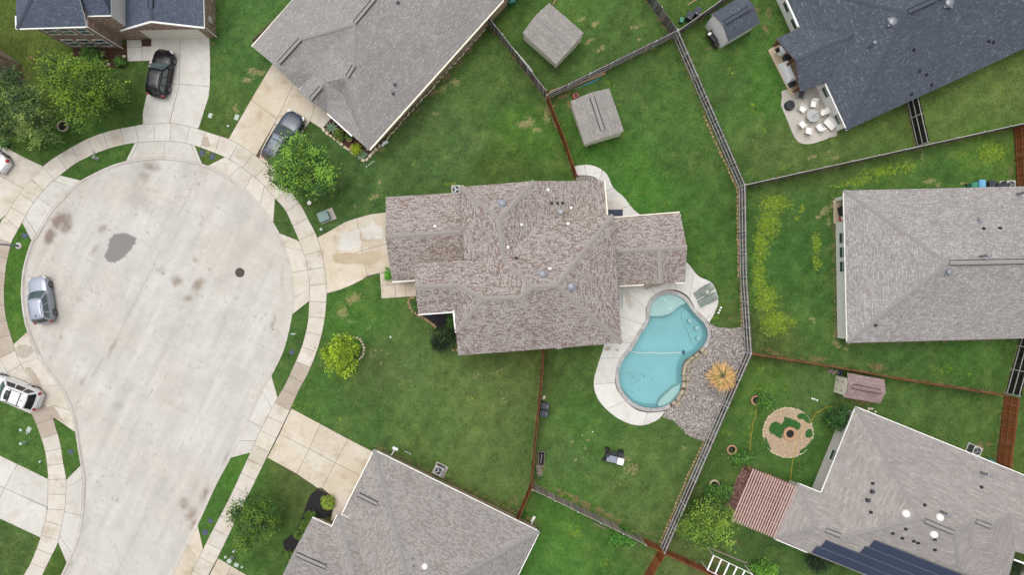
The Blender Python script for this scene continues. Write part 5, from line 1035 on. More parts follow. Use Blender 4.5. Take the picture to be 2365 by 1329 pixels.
gw = [W2(*p) for p in GRAV]; mb = MB(); mb.prism(gw, -0.1, 0.022); gb = tag(mb.build('gravel_bed', 'gravel'), kind='structure'); gb['label'] = 'grey and pink gravel bed between pool and fence'
def stones_mesh(name, poly, count, r0, r1, cols, zb, parent=None):
    xs = [p[0] for p in poly]; ys = [p[1] for p in poly]; X = rng.uniform(min(xs), max(xs), count*3); Y = rng.uniform(min(ys), max(ys), count*3); k = inpoly(X, Y, poly); X, Y = X[k][:count], Y[k][:count]; n = len(X)
    b6 = np.array([(1, 0, 0), (0, 1, 0), (-1, 0, 0), (0, -1, 0), (0.1, 0.1, 0.7)]); r = rng.uniform(r0, r1, n); an = rng.uniform(0, 6.28, n); el = rng.uniform(.6, 1, n)
    V = b6[None]*np.stack([r, r*el, r], -1)[:, None, :]; V = V+rng.normal(0, .15, V.shape)*r[:, None, None]; c_, s_ = np.cos(an)[:, None], np.sin(an)[:, None]
    VX = V[:, :, 0]*c_-V[:, :, 1]*s_+X[:, None]; VY = V[:, :, 0]*s_+V[:, :, 1]*c_+Y[:, None]; VZ = np.maximum(V[:, :, 2], 0)+zb
    F = np.array([(0, 1, 4), (1, 2, 4), (2, 3, 4), (3, 0, 4)])[None]+(np.arange(n)*5)[:, None, None]
    me = bpy.data.meshes.new(name); me.from_pydata(np.stack([VX, VY, VZ], -1).reshape(-1, 3).tolist(), [], F.reshape(-1, 3).tolist())
    a = me.color_attributes.new('Col', 'FLOAT_COLOR', 'POINT'); C = np.array([lin(c) for c in cols])[rng.integers(0, len(cols), n)]*0.7*rng.uniform(.75, 1.2, (n, 1)); arr = np.ones((n*5, 4), np.float32); arr[:, :3] = np.repeat(C, 5, 0); a.data.foreach_set('color', arr.ravel())
    me.materials.append(M['stones']); o = bpy.data.objects.new(name, me); COL.objects.link(o); o['kind'] = 'stuff'; o.parent = parent; return o
GC = [(194,186,180),(170,162,158),(146,136,132),(218,212,206),(186,170,162),(118,110,108),(202,190,178),(236,232,228)]
tag(stones_mesh('loose_gravel', gw, 9000, 0.035, 0.085, GC, 0.02), 'loose grey and pink stones by the pool', 'gravel')
stones_mesh('loose_gravel', [W2(*p) for p in [(1332,408),(1354,406),(1372,409),(1383,418),(1383,436),(1334,436)]], 700, .03, .07, GC, 0.02)
# ------------------------------------------------------------------ stone borders along the fence
bst = [rock('ledge_stone', (1, 1, 1), 30+k) for k in range(5)]
def border(label, pts, sp=0.30, w=0.2, mats=None, nm='stone_border', cat='edging', z=0.1):
    rt = thing(nm, label, cat, W(*pts[0])); o0 = rt.location.copy(); P = resample([W2(*p) for p in pts], sp)
    for a, b_ in zip(P[:-1], P[1:]):
        c_ = (a+b_)/2; inst('stone', random.choice(mats or bst), rt, (c_[0]-o0.x+random.uniform(-.03, .03), c_[1]-o0.y+random.uniform(-.03, .03), -0.03), math.atan2(b_[1]-a[1], b_[0]-a[0])+random.uniform(-.3, .3), (sp*random.uniform(.8, 1.0), w*random.uniform(.75, 1.15), z*random.uniform(.8, 1.3)))
    return rt
border('tan stone edging below the long upper fence', [(1625,265),(1650,325),(1680,387),(1703,436),(1704,520),(1706,640)], 0.42)
border('tan stone edging by the white path stones near the pool chairs', [(1711,665),(1713,755)], 0.36)
border('tan stone edging along the fence right of the black cart', [(1624,1024),(1590,1095),(1556,1180),(1524,1256)], 0.36)
lm = [rock('limestone', (1, 1, 1), 50+k) for k in range(5)]
border('cream limestone edging round the agave bed', [(744,298),(790,335),(843,374),(853,364),(880,334)], 0.45, 0.3, lm, z=0.28)
border('cream limestone skirting along the grey house brick wall', [(882,334),(960,246),(1040,158),(1122,66)], 0.6, 0.16, lm, z=0.12)
border('curved tan flagstone border at the central house bed', catmull([(958,688),(946,690),(945,702),(952,717),(966,728),(981,737),(995,746),(1008,758)], 4), 0.26, 0.3, z=0.22)
border('short tan stone border beside the dark round bush', [(1043,809),(1058,808)], 0.26, 0.26, z=0.2)
border('ring of pale stones round the yellow-green tree', catmull([(815,782),(826,780),(836,790),(841,806),(838,822),(829,832)], 4), 0.3, 0.24, lm, z=0.2)
# beds
def bed(label, poly, mat, z=0.03):
    EXCL.append([W2(*p) for p in poly])
    mb = MB(); mb.prism([W2(*p) for p in poly], -0.1, z); o = struct('planting_bed', mb, mat); o['label'] = label; return o
bed('brown mulch bed below the slate-roofed house', [(168,108),(282,110),(294,92),(294,140),(290,152),(275,158),(240,152),(205,150),(180,140),(170,128)], 'mulch')
bed('small brown mulch pocket by the garage', [(327,92),(350,92),(350,106),(328,107)], 'mulch')
bed('brown mulch bed with agaves beside the grey house', [(762,272),(744,297),(843,372),(878,334),(850,330)], 'mulch')
bed('black mulch bed in front of the lower house', [(733,1130),(752,1140),(774,1153),(770,1172),(764,1194),(740,1200),(715,1240),(690,1285),(670,1285),(655,1265),(654,1250),(675,1235),(690,1215),(700,1190),(708,1165),(718,1142)], 'mulch_black')
bed('dark mulch bed at the inner corner of the central house', [(962,690),(962,716),(980,733),(1005,752),(1015,775),(1062,780),(1062,700),(985,690)], 'mulch_black')
bed('red mulch bed at the far left', [(20,190),(45,165),(55,175),(52,200),(30,205)], 'mulch')
# pebble circle
pcx, pcy = 1820, 1000; ring = [(pcx+58*math.cos(t_/24*math.pi*2), pcy+58*math.sin(t_/24*math.pi*2)) for t_ in range(24)]
bed('round pebble bed with weeds and a fire bowl', ring, 'pea_gravel', 0.03)
stones_mesh('loose_pebbles', [W2(*p) for p in ring], 2600, .03, .06, [(214,192,164),(196,172,144),(226,208,184),(170,148,124)], 0.025)
for k, gp in enumerate(([(1811,964),(1822,966),(1835,971),(1849,981),(1844,993),(1834,990),(1824,985),(1813,990),(1808,1000),(1804,1012),(1794,1010),(1786,1004),(1777,997),(1778,983),(1790,974),(1803,980),(1810,973)], [(1840,962),(1852,954),(1864,962),(1872,975),(1866,978),(1856,970),(1846,968)], [(1862,996),(1872,992),(1877,1006),(1868,1012),(1860,1008)], [(1846,1042),(1858,1034),(1870,1022),(1876,1014),(1873,1028),(1862,1040),(1850,1048)], [(1766,1010),(1772,1020),(1780,1040),(1772,1034),(1765,1020)])):
    Pp = [W2(x+random.uniform(-1, 1), y+random.uniform(-1, 1)) for x, y in catclosed(gp, 4)]; aa = sum(Pp[i-1][0]*Pp[i][1]-Pp[i][0]*Pp[i-1][1] for i in range(len(Pp)))
    if aa < 0: Pp = Pp[::-1]
    mb = MB(); mb.add([(p[0], p[1], .07) for p in Pp], [tuple(range(len(Pp)))], tuple(np.array(lin((58, 100, 50)))*.8)); o = mb.build('grass_patch', 'lawn'); zero_mask(o); o['kind'] = 'structure'
border('thin ring of tan bricks round the pebble bed', ring+[ring[0]], 0.34, 0.12, lm, z=0.07)
# ------------------------------------------------------------------ foliage
def leaves(name, parent, C, size, cols, mat='leaf', el=0.62, up=0.9, org=(0, 0, 0), long=1.0, dirs=None):
    n = len(C); nr = rng.normal(0, 1, (n, 3)); nr[:, 2] = np.abs(nr[:, 2])+up*1.6; nr /= np.linalg.norm(nr, axis=1)[:, None]
    t_ = rng.normal(0, 1, (n, 3)) if dirs is None else dirs+rng.normal(0, .25, (n, 3)); t_ -= (t_*nr).sum(1)[:, None]*nr; t_ /= np.linalg.norm(t_, axis=1)[:, None]+1e-9; b_ = np.cross(nr, t_)
    s_ = (size*rng.uniform(.65, 1.35, n))[:, None]; L_ = t_*s_*long*0.5; B = b_*s_*el*0.5; sag = nr*s_*0.12
    V = np.stack([C-L_-sag, C+B, C+L_-sag, C-B], 1)-np.array(org)
    idx_ = (np.arange(n)*4)[:, None]; F = np.concatenate([idx_+np.array([0, 1, 3]), idx_+np.array([1, 2, 3])])
    me = bpy.data.meshes.new(name); me.from_pydata(V.reshape(-1, 3).tolist(), [], F.tolist())
    a = me.color_attributes.new('Col', 'FLOAT_COLOR', 'POINT'); arr = np.ones((n*4, 4), np.float32); arr[:, :3] = np.repeat(cols, 4, 0); a.data.foreach_set('color', arr.ravel())
    me.materials.append(M[mat]); o = bpy.data.objects.new(name, me); COL.objects.link(o); o.parent = parent; return o
def clumped(cx, cy, cz, rx, ry, rz, nc, nl, spread, seed, hollow=0.5, lop=0.22):
    r = np.random.default_rng(seed); d = r.normal(0, 1, (nc, 3)); d /= np.linalg.norm(d, axis=1)[:, None]; d[:, 2] = np.where(d[:, 2] < -0.35, -d[:, 2], d[:, 2])
    ang = np.arctan2(d[:, 1], d[:, 0]); ph = r.uniform(0, 6.28, 5)
    mod = 1+lop*(np.sin(2*ang+ph[0])*.5+np.sin(3*ang+ph[1])*.6+np.sin(5*ang+ph[2])*.5+np.sin(8*ang+ph[3])*.4)
    rad = (hollow+(1-hollow)*r.random(nc)**0.6)*mod; cc = d*rad[:, None]*np.array([rx, ry, rz])
    ls = r.normal(0, 1, (nc, nl, 3))*np.array([1, 1, .6])*spread*r.uniform(.6, 1.3, (nc, 1, 1)); P = (cc[:, None]+ls).reshape(-1, 3)+np.array([cx, cy, cz])
    return P, np.repeat(np.arange(nc), nl), cc
def tree(label, px, z, rx, ry, rz, tones, nc=150, nl=42, leaf=0.2, spread=0.34, seed=1, name='shade_tree', cat='tree', el=0.55, long=1.0, lop=0.22, group=None, trunk=0.12, hollow=0.45):
    c_ = W(px[0], px[1], z); rt = thing(name, label, cat, (c_.x, c_.y, 0), group=group); r = random.Random(seed); rr = np.random.default_rng(seed+5)
    P, cid, cc = clumped(0, 0, z, rx, ry, rz, nc, nl, spread, seed, hollow, lop); T = np.array([lin(t_) for t_ in tones])*1.52
    pick = rr.integers(0, len(T), nc)[cid]; col = T[pick]*rr.uniform(.72, 1.28, (len(P), 1))*rr.uniform(.55, 1.35, (nc, 1))[cid]
    dirs = None
    if long > 2: dirs = np.c_[cc[cid][:, :2]/(np.linalg.norm(cc[cid][:, :2], axis=1)[:, None]+.1), -0.5*np.ones(len(P))]
    leaves('crown', rt, P, leaf, col, el=el, long=long, dirs=dirs)
    mb = MB(); hb = z-rz*0.5; mb.tube([(0, 0, -0.05), (r.uniform(-.05, .05), r.uniform(-.05, .05), hb*0.5), (r.uniform(-.1, .1), r.uniform(-.1, .1), hb), (0, 0, z+rz*.3)], [trunk*1.25, trunk, trunk*.8, trunk*.3], 8)
    for k in range(9):
        e = cc[r.randrange(nc)]; q = Vector(e); mb.tube([(0, 0, hb*.8), (q.x*.45, q.y*.45, hb+(q.z+z-hb)*.4), (q.x*.85, q.y*.85, q.z+z)], [trunk*.5, trunk*.3, trunk*.1], 5)
    mb.build('trunk', 'trunk', rt, smooth=60); return rt
tree('full green tree in front of the slate-roofed house', (186,204), 4.2, 3.3, 2.75, 2.1, [(94,120,34),(78,104,34),(62,88,34),(46,70,30),(110,136,40)], 200, 42, .20, .36, 3)
tree('drooping fine-leaved tree at the left edge', (34,256), 4.0, 3.2, 2.8, 2.2, [(96,120,58),(74,98,54),(54,80,44),(120,138,72),(44,68,40)], 260, 44, .22, .34, 5, el=0.3, long=1.6, name='willow_tree', lop=.3)
tree('round green tree overhanging the grey SUV', (701,391), 4.0, 2.8, 2.7, 2.0, [(96,130,48),(78,112,44),(60,92,40),(112,146,56),(48,78,36)], 240, 42, .19, .33, 7)
tree('small bright yellow-green tree with a stone ring', (788,820), 2.0, 1.75, 1.7, 1.1, [(124,148,34),(106,132,30),(88,112,28),(138,160,44)], 100, 30, .20, .24, 9, trunk=.06)
tree('dark green tree on the lawn beside the black mulch bed', (588,1198), 3.2, 2.35, 2.05, 1.7, [(66,96,40),(52,82,36),(84,112,40),(98,126,42),(40,66,30)], 170, 36, .17, .30, 11)
tree('yellow-green tree beside the reddish fence at the bottom', (1634,1214), 2.8, 2.35, 2.2, 1.5, [(96,124,46),(78,106,42),(112,138,52),(58,84,36)], 150, 34, .18, .30, 13)
def shrub(label, px, z, rx, ry, rz, tones, nc=40, nl=26, leaf=0.14, spread=0.16, seed=1, name='shrub', group=None, el=.55, hollow=.5, lop=.15, long=1.0):
    return tree(label, px, z, rx, ry, rz, tones, nc, nl, leaf, spread, seed, name, 'shrub', el, long, lop, group, 0.03, hollow)
DK = [(40,58,30),(30,46,26),(54,74,34),(24,38,22)]; MD = [(70,108,44),(56,92,40),(88,128,50),(44,76,36)]; LT = [(120,142,52),(104,128,44),(136,154,66)]
shrub('dark round bush at the corner of the central house', (1022,784), 0.9, 1.1, 1.05, .9, DK, 110, 30, .15, .18, 21)
shrub('narrow green shrub beside the white gutter of the central house', (1042,745), 0.7, .3, .8, .6, MD, 40, 20, .13, .14, 22)
shrub('bright green shrub at the garage corner of the central house', (897,634), 0.6, .35, .5, .5, [(84,140,50),(66,118,40)], 36, 26, .11, .12, 23)
shrub('small bushy green tree beside the solar house wall', (1934,964), 1.0, 1.0, .95, .9, [(50,84,36),(38,68,32),(64,98,40)], 70, 24, .2, .2, 24)
shrub('leafy green shrub growing in the ring planter above the pebble circle', (1768,930), 0.5, .85, .6, .4, MD, 50, 20, .17, .2, 25)
shrub('leafy green shrub in the ring planter by the yellow hose', (1712,1058), 0.5, .95, .55, .4, MD, 50, 20, .17, .22, 26)
shrub('leafy green shrub in the ring planter by the paver patio', (1660,1140), 0.7, 1.15, .8, .6, MD, 70, 22, .17, .22, 27)
shrub('green bush under the pale weathered fence', (1440,1240), 0.6, 1.05, .8, .6, [(60,108,36),(48,90,32),(78,128,42)], 70, 22, .17, .2, 28)
shrub('bright green bush at the bottom edge beside the climbing frame', (1766,1318), 0.9, 1.1, .8, .8, [(80,120,40),(64,100,36),(100,140,48)], 80, 24, .15, .2, 29)
shrub('dark shrub at the lower right corner', (2338,1310), 0.8, .9, .8, .7, DK, 50, 22, .15, .2, 30)
shrub('dark low shrub under the solar panels', (1895,1300), 0.6, 1.2, .7, .5, DK, 60, 20, .16, .22, 31)
shrub('round green shrub in the brown mulch bed', (277,143), 0.4, .5, .45, .4, MD, 40, 26, .11, .12, 32)
shrub('loose green shrub against the brown brick wall', (215,128), 0.8, 1.1, .6, .8, MD, 60, 20, .15, .2, 33)
shrub('trimmed golden green hedge ball in the black mulch', (758,1161), 0.55, .62, .62, .5, LT, 90, 26, .08, .09, 34, hollow=.8, lop=.04)
for k, (x, y, rr_) in enumerate(((717,1194,.5),(705,1213,.45),(692,1234,.48),(672,1282,.4))):
    shrub(['uppermost clipped green ball under the lower house eave', 'second clipped green ball under the lower house eave', 'third clipped green ball under the lower house eave', 'lowest clipped green ball at the lower house eave'][k], (x, y), .5, rr_, rr_, .42, [(96,124,44),(80,108,40),(66,94,36)], 60, 24, .08, .09, 40+k, hollow=.8, lop=.05, group='clipped shrubs in the black mulch')
shrub('green shrub under the brown brick eave at the far left', (8,330), .5, .5, .4, .4, MD, 30, 20, .14, .15, 46)
shrub('yellow-green potted bush in the agave bed', (823,346), .5, .42, .42, .35, [(150,164,40),(128,146,36),(96,120,36)], 36, 22, .12, .12, 47)
shrub('loose green plant beside the larger agave', (783,312), .4, .4, .5, .35, [(98,120,50),(80,104,44)], 24, 16, .16, .14, 48)
shrub('small green potted plant near the white gutter', (806,318), .35, .25, .25, .3, MD, 16, 14, .14, .1, 49)
shrub('small dark shrub behind the flagstone border', (958,705), .3, .22, .5, .3, MD, 24, 16, .12, .12, 50)
def agave(label, px, r_, seed):
    c_ = W(*px); rt = thing('agave_plant', label, 'plant', (c_.x, c_.y, 0.03), group='agaves in the mulch bed'); q = random.Random(seed)
    for k in range(14):
        a = k*2.4+q.uniform(-.15, .15); ln = r_*q.uniform(.75, 1.05); el_ = q.uniform(.15, .8); d = Vector((math.cos(a), math.sin(a), 0)); s_ = Vector((-d.y, d.x, 0)); mb = MB(); vs_ = []
        for f, w in ((0, .05), (.3, .085), (.65, .07), (1, .004)):
            p = d*(ln*f)+Vector((0, 0, .08+ln*el_*f*(1.25-f*.7))); vs_ += [p-s_*w+Vector((0, 0, .03)), p, p+s_*w+Vector((0, 0, .03))]
        cc_ = tuple(v*.75*q.uniform(.85, 1.15) for v in lin((146,170,142))); fs_ = []
        for i in range(3):
            for j in range(2): fs_.append((i*3+j, i*3+j+1, (i+1)*3+j+1, (i+1)*3+j))
        mb.add(vs_, fs_, cc_); mb.build('leaf_blade', 'leaf', rt)
agave('large grey-green agave nearest the tan driveway', (768,297), .75, 1); agave('grey-green agave at the lower tip of the bed', (837,358), .62, 2)
# palm
c_ = W(1672, 872, 2.2); palm = thing('fan_palm', 'straw-tipped fan palm standing in the gravel bed', 'palm', (c_.x, c_.y, 0)); q = random.Random(4)
mb = MB(); mb.tube([(0, 0, 0), (.03, .02, .7), (0, 0, 1.6), (0, 0, 2.0)], [.2, .17, .16, .12], 10); mb.build('trunk', 'trunk', palm, smooth=60)
for k in range(22):
    a = k*2.39996+q.uniform(-.2, .2); lean = q.uniform(.0, 1.0); pet = .08+.50*lean; d = Vector((math.cos(a), math.sin(a), .55-lean*.75)).normalized(); hub = Vector((0, 0, 1.95))+d*pet; mb = MB()
    mb.tube([(0, 0, 1.85), hub], .018, 5, col=tuple(v*.8 for v in lin((170,170,110)))); dry = q.random() < .4; side_ = Vector((-d.y, d.x, 0)).normalized(); upv = side_.cross(d)
    nb = 15
    for j in range(nb):
        t_ = (j/(nb-1)-.5)*2.0+q.uniform(-.05, .05); ln = q.uniform(.6, 1.35)*(1.0 if k % 3 else .8); dd = (d*math.cos(t_)+side_*math.sin(t_)); m_ = hub+dd*ln*.55+Vector((0, 0, .03)); tip = hub+dd*ln+Vector((0, 0, -.18*ln-q.uniform(0, .10))); w = dd.cross(Vector((0, 0, 1))).normalized()*.036
        g_ = lin((206,160,98)) if dry else lin((92,112,58)); y_ = lin((232,192,130)) if q.random() < .7 else lin((190,150,92)); b0 = len(mb.v)
        mb.v += [tuple(hub), tuple(m_-w), tuple(m_+w), tuple(tip), tuple(hub+dd*ln*.8-w*.6+Vector((0,0,-.05))), tuple(hub+dd*ln*.8+w*.6+Vector((0,0,-.05)))]; mb.f += [(b0, b0+1, b0+2), (b0+1, b0+4, b0+5, b0+2), (b0+4, b0+3, b0+5)]; mb.m += [0, 0, 0]
        mid = g_ if q.random() < .4 else y_; mb.c += [tuple(v*.8 for v in g_), tuple(v*.9 for v in mid), tuple(v*.9 for v in mid), tuple(v*1.0 for v in y_), tuple(v*1.0 for v in y_), tuple(v*1.0 for v in y_)]
    mb.build('frond', 'leaf', palm)
# ------------------------------------------------------------------ vehicles
def wheel(parent, x, y, r, w, sgn):
    t_ = MB(); t_.lathe([(r*.62, -w/2), (r*.93, -w/2), (r, -w*.3), (r, w*.3), (r*.93, w/2), (r*.62, w/2)], 22, (0, 0, 0), 'y', close=False); t_.lathe([(0.0, -w/2*.7), (r*.62, -w/2*.7)], 16, (0, 0, 0), 'y', close=False)
    o = t_.build('wheel', 'tyre', parent, smooth=40); o.location = (x, y, r)
    m_ = MB(); m_.lathe([(r*.64, sgn*w*.50), (r*.56, sgn*w*.50), (r*.54, sgn*w*.38)], 22, (0, 0, 0), 'y', close=False)
    for k in range(7):
        a = k*2*math.pi/7; m_.bar((0, sgn*w*.44, 0), (math.cos(a)*r*.58, sgn*w*.44, math.sin(a)*r*.58), .05, .03)
    m_.lathe([(.0, sgn*w*.49), (.05, sgn*w*.47)], 10, (0, 0, 0), 'y', close=False); m_.build('rim', 'rim', o)
def car(label, px, ang, L=4.6, Wd=1.86, Ht=1.68, paintm='paint_silver', kind='suv', belt=1.02, roofm=None, rails=None, bars=False, sunroof=False, name='parked_suv', cat='car', arch='black_paint', glass='car_glass', rear_dark=False, sunroof_mat='dark_glass'):
    c_ = W(*px); rt = thing(name, label, cat, (c_.x, c_.y, -0.09 if px[0] < 150 and 600 < px[1] < 760 else 0.035), ang); hw = Wd/2
    xf = L*.17; xr = -L*.47 if kind == 'suv' else -L*.33; xf1 = -L*.005; xr1 = -L*.385 if kind == 'suv' else -L*.16    # windscreen foot, tail foot, roof front, roof rear
    st_ = []; N = 34
    for i in range(N+1):
        t_ = -1+2*i/N; x = L/2*math.copysign(abs(t_)**.8, t_); e = abs(x)/(L/2)
        w = hw*(1-.10*e**4)*(max(0, 1-e**9))**.30; w = max(w, hw*.60)
        if x > xf: z = belt-.03-(belt-.80)*((x-xf)/(L/2-xf))**2.2
        elif kind == 'sedan' and x < xr: z = belt+.02-.16*((xr-x)/(L/2+xr))**2
        else: z = belt
        if e > .965: z -= .16*(e-.965)/.035
        st_.append((x, w, z))
    vs_ = []; prof = [(.88, .20), (.97, .32), (1.0, .55), (1.0, .0), (.965, -1), (.86, -2), (.5, -3), (0, -4)]; fs_ = []
    def ring(x, w, z):
        h_ = [(.90*w, .20), (.985*w, .30), (w, .55), (w*.99, z-.16), (w*.955, z-.05), (w*.87, z), (w*.5, z+.022), (0, z+.03)]
        return [(x, y, zz) for y, zz in h_]+[(x, -y, zz) for y, zz in h_[-2::-1]]
    for s_ in st_: vs_ += ring(*s_)
    m_ = 15
    for i in range(N):
        for k in range(m_-1): fs_.append((i*m_+k, i*m_+k+1, (i+1)*m_+k+1, (i+1)*m_+k))
        fs_.append((i*m_, (i+1)*m_, (i+1)*m_+m_-1, i*m_+m_-1))
    fs_.append(tuple(range(m_))); fs_.append(tuple(N*m_+k for k in range(m_))[::-1])
    mb = MB(); mb.add(vs_, fs_); mb.build('body', paintm, rt, smooth=38)
    # cabin shell
    zr = Ht; wb, wt = hw*.93, hw*.70; zb = belt-.03
    def cab(u, v):   # u -1..1 across, v 0..1 up : front face curve
        return None
    def frontpt(u, v): return ((xf+.16*(1-u*u))*(1-v)+(xf1+.10*(1-u*u))*v, u*(wb*(1-v)+wt*v), zb+(zr-zb)*v)
    def rearpt(u, v): return ((xr-.10*(1-u*u))*(1-v)+(xr1-.08*(1-u*u))*v, u*(wb*(1-v)+wt*v), zb+(zr-zb)*v)
    def sidept(s_, f, v):
        x0 = xr*(1-v)+xr1*v; x1 = xf*(1-v)+xf1*v; bulge = 1+.05*math.sin(math.pi*f)*(1-v*.5); return (x0+(x1-x0)*f, s_*(wb*(1-v)+wt*v)*bulge, zb+(zr-zb)*v)
    nb = 8; loop0 = [frontpt(-1+2*k/nb, 0) for k in range(nb+1)]+[sidept(1, 1-k/10, 0) for k in range(1, 10)]+[rearpt(1-2*k/nb, 0) for k in range(nb+1)]+[sidept(-1, k/10, 0) for k in range(1, 10)]
    loop1 = [frontpt(-1+2*k/nb, 1) for k in range(nb+1)]+[sidept(1, 1-k/10, 1) for k in range(1, 10)]+[rearpt(1-2*k/nb, 1) for k in range(nb+1)]+[sidept(-1, k/10, 1) for k in range(1, 10)]
    n_ = len(loop0); mb = MB(); cx_ = (xf1+xr1)/2
    top2 = [((x-cx_)*.90+cx_, y*.86, zr+.045) for x, y, z in loop1]; top3 = [((x-cx_)*.5+cx_, y*.5, zr+.075) for x, y, z in loop1]
    V = loop0+loop1+top2+top3; F = []
    for l_ in range(3): F += [(l_*n_+i, l_*n_+(i+1) % n_, (l_+1)*n_+(i+1) % n_, (l_+1)*n_+i) for i in range(n_)]
    F.append(tuple(3*n_+i for i in range(n_))); mb.add(V, F); mb.build('roof', roofm or paintm, rt, smooth=35)
    def pane(fn, u0, u1, v0, v1, nm, mat, nu=8, nv=4, off=.012):
        mb = MB(); P = [[Vector(fn(u0+(u1-u0)*i/nu, v0+(v1-v0)*j/nv)) for i in range(nu+1)] for j in range(nv+1)]; V = []; F = []
        nrm = (P[0][-1]-P[0][0]).cross(P[-1][0]-P[0][0]).normalized(); cen = Vector((cx_, 0, zb))
        if nrm.dot(P[nv//2][nu//2]-cen) < 0: nrm = -nrm
        for j in range(nv+1):
            for i in range(nu+1): V.append(P[j][i]+nrm*off)
        for j in range(nv):
            for i in range(nu): F.append((j*(nu+1)+i, j*(nu+1)+i+1, (j+1)*(nu+1)+i+1, (j+1)*(nu+1)+i))
        mb.add(V, F); return mb.build(nm, mat, rt, smooth=60)
    pane(frontpt, -.90, .90, .06, .90, 'windscreen', glass); rg = 'dark_glass' if rear_dark else glass
    pane(rearpt, -.86, .86, .15, .88, 'rear_window', 'dark_glass')
    for s_ in (-1, 1):
        for f0, f1 in (((.05, .27), (.31, .60), (.64, .93)) if kind == 'suv' else ((.06, .48), (.53, .92))): pane(lambda f, v: sidept(s_, f, v), f0, f1, .14, .84, 'side_window', 'dark_glass' if rear_dark else glass)
    wr = .36 if kind == 'suv' else .33; wb_ = L*.305
    for x in (wb_, -wb_*.98):
        for s_ in (-1, 1):
            ar = MB(); nn = 14; vv = []
            for k in range(nn+1):
                a = math.pi*k/nn; vv += [(x+math.cos(a)*(wr+.09), s_*(hw+.012), wr+math.sin(a)*(wr+.07)), (x+math.cos(a)*(wr+.09), s_*(hw-.25), wr+math.sin(a)*(wr+.07)), (x+math.cos(a)*wr*.9, s_*(hw+.012), wr+math.sin(a)*wr*.9)]
            ff = []
            for k in range(nn): ff += [(k*3, k*3+3, k*3+5, k*3+2), (k*3, k*3+1, k*3+4, k*3+3)]
            ar.add(vv, ff); ar.build('wheel_arch', arch, rt); wheel(rt, x, s_*(hw-.09), wr, .23, s_)
    for s_ in (-1, 1):
        mb = MB(); mb.box((L/2-.20, s_*hw*.70, .74), (.34, .34, .13), -s_*.5); mb.build('headlight', 'lamp_clear', rt)
        mb = MB(); mb.box((-L/2+.14, s_*hw*.76, .92), (.22, .30, .24), s_*.45, taper=.85); mb.build('taillight', 'tail_red', rt)
        mb = MB(); mb.box((xf-.22, s_*(hw+.10), belt+.06), (.12, .20, .14), s_*.2, taper=.8); mb.bar((xf-.2, s_*hw*.9, belt), (xf-.2, s_*(hw+.06), belt+.04), .06, .05); mb.build('mirror', paintm, rt)
        if rails: mb = MB(); mb.tube([(xf1-.25, s_*wt*.88, zr+.02), (xf1-.35, s_*wt*.88, zr+.11), (xr1+.3, s_*wt*.88, zr+.11), (xr1+.2, s_*wt*.88, zr+.02)], .025, 6); mb.build('roof_rail', rails, rt)
        mb = MB(); mb.bar((wb_*.55, s_*(hw+.0), .32), (-wb_*.55, s_*(hw+.0), .32), .06, .10); mb.build('sill', arch, rt)
        for xx in (.05*L, -.17*L): mb = MB(); mb.bar((xx-.1, s_*(hw+.005), belt-.20), (xx+.06, s_*(hw+.005), belt-.20), .03, .03); mb.build('door_handle', paintm, rt)
    mb = MB(); mb.bar((L/2-.05, -hw*.62, .42), (L/2-.05, hw*.62, .42), .12, .2); mb.build('front_bumper', 'black_paint', rt); mb = MB(); mb.bar((-L/2+.04, -hw*.66, .48), (-L/2+.04, hw*.66, .48), .13, .22); mb.build('rear_bumper', arch if kind == 'suv' else paintm, rt)
    if bars:
        for x in ((xf1+xr1)/2+.45, (xf1+xr1)/2-.55): mb = MB(); mb.bar((x, -wt*.88, zr+.13), (x, wt*.88, zr+.13), .06, .03); mb.build('crossbar', 'charcoal', rt)
    if sunroof:
        x0, x1 = xf1-.18, xf1-.18-sunroof; mb = MB(); mb.add([(x0, -wt*.62, zr+.075), (x0+.04, 0, zr+.10), (x0, wt*.62, zr+.075), (x1, wt*.66, zr+.08), (x1, 0, zr+.10), (x1, -wt*.66, zr+.08)], [(0, 1, 4, 5), (1, 2, 3, 4)]); mb.build('sunroof', sunroof_mat, rt)
    mb = MB(); mb.box((xr1+.25, 0, zr+.11), (.16, .05, .07), taper=.6); mb.build('antenna', 'charcoal', rt)
    return rt
car('glossy black SUV on the pale curved driveway', (380,174), R(79.5), 4.55, 1.84, 1.70, 'paint_black', rails='black_paint')
car('large grey SUV half hidden by the round green tree', (661,322), R(61), 5.3, 2.03, 1.92, 'paint_grey', belt=1.15, bars=True, sunroof=.75, rails='charcoal', sunroof_mat='bluegrey')
car('silver SUV parked at the kerb of the cul-de-sac', (104.5,693), R(99), 4.5, 1.84, 1.68, 'paint_silver', rails='chrome', arch='paint_silver')
car('large white SUV with black roof bars on the left driveway', (42,902), R(159), 5.5, 2.05, 1.93, 'paint_white', belt=1.16, rails='charcoal', bars=True, sunroof=.5, rear_dark=True, arch='paint_white')
car('white sedan at the left edge seen from its tail', (-20,357), R(143), 4.8, 1.86, 1.45, 'paint_white', 'sedan', belt=.95, name='parked_sedan', arch='black_paint')
car('dark red car cut off by the bottom edge', (566,1369), R(-29), 4.6, 1.84, 1.5, 'paint_red', 'sedan', belt=.95, name='parked_sedan')
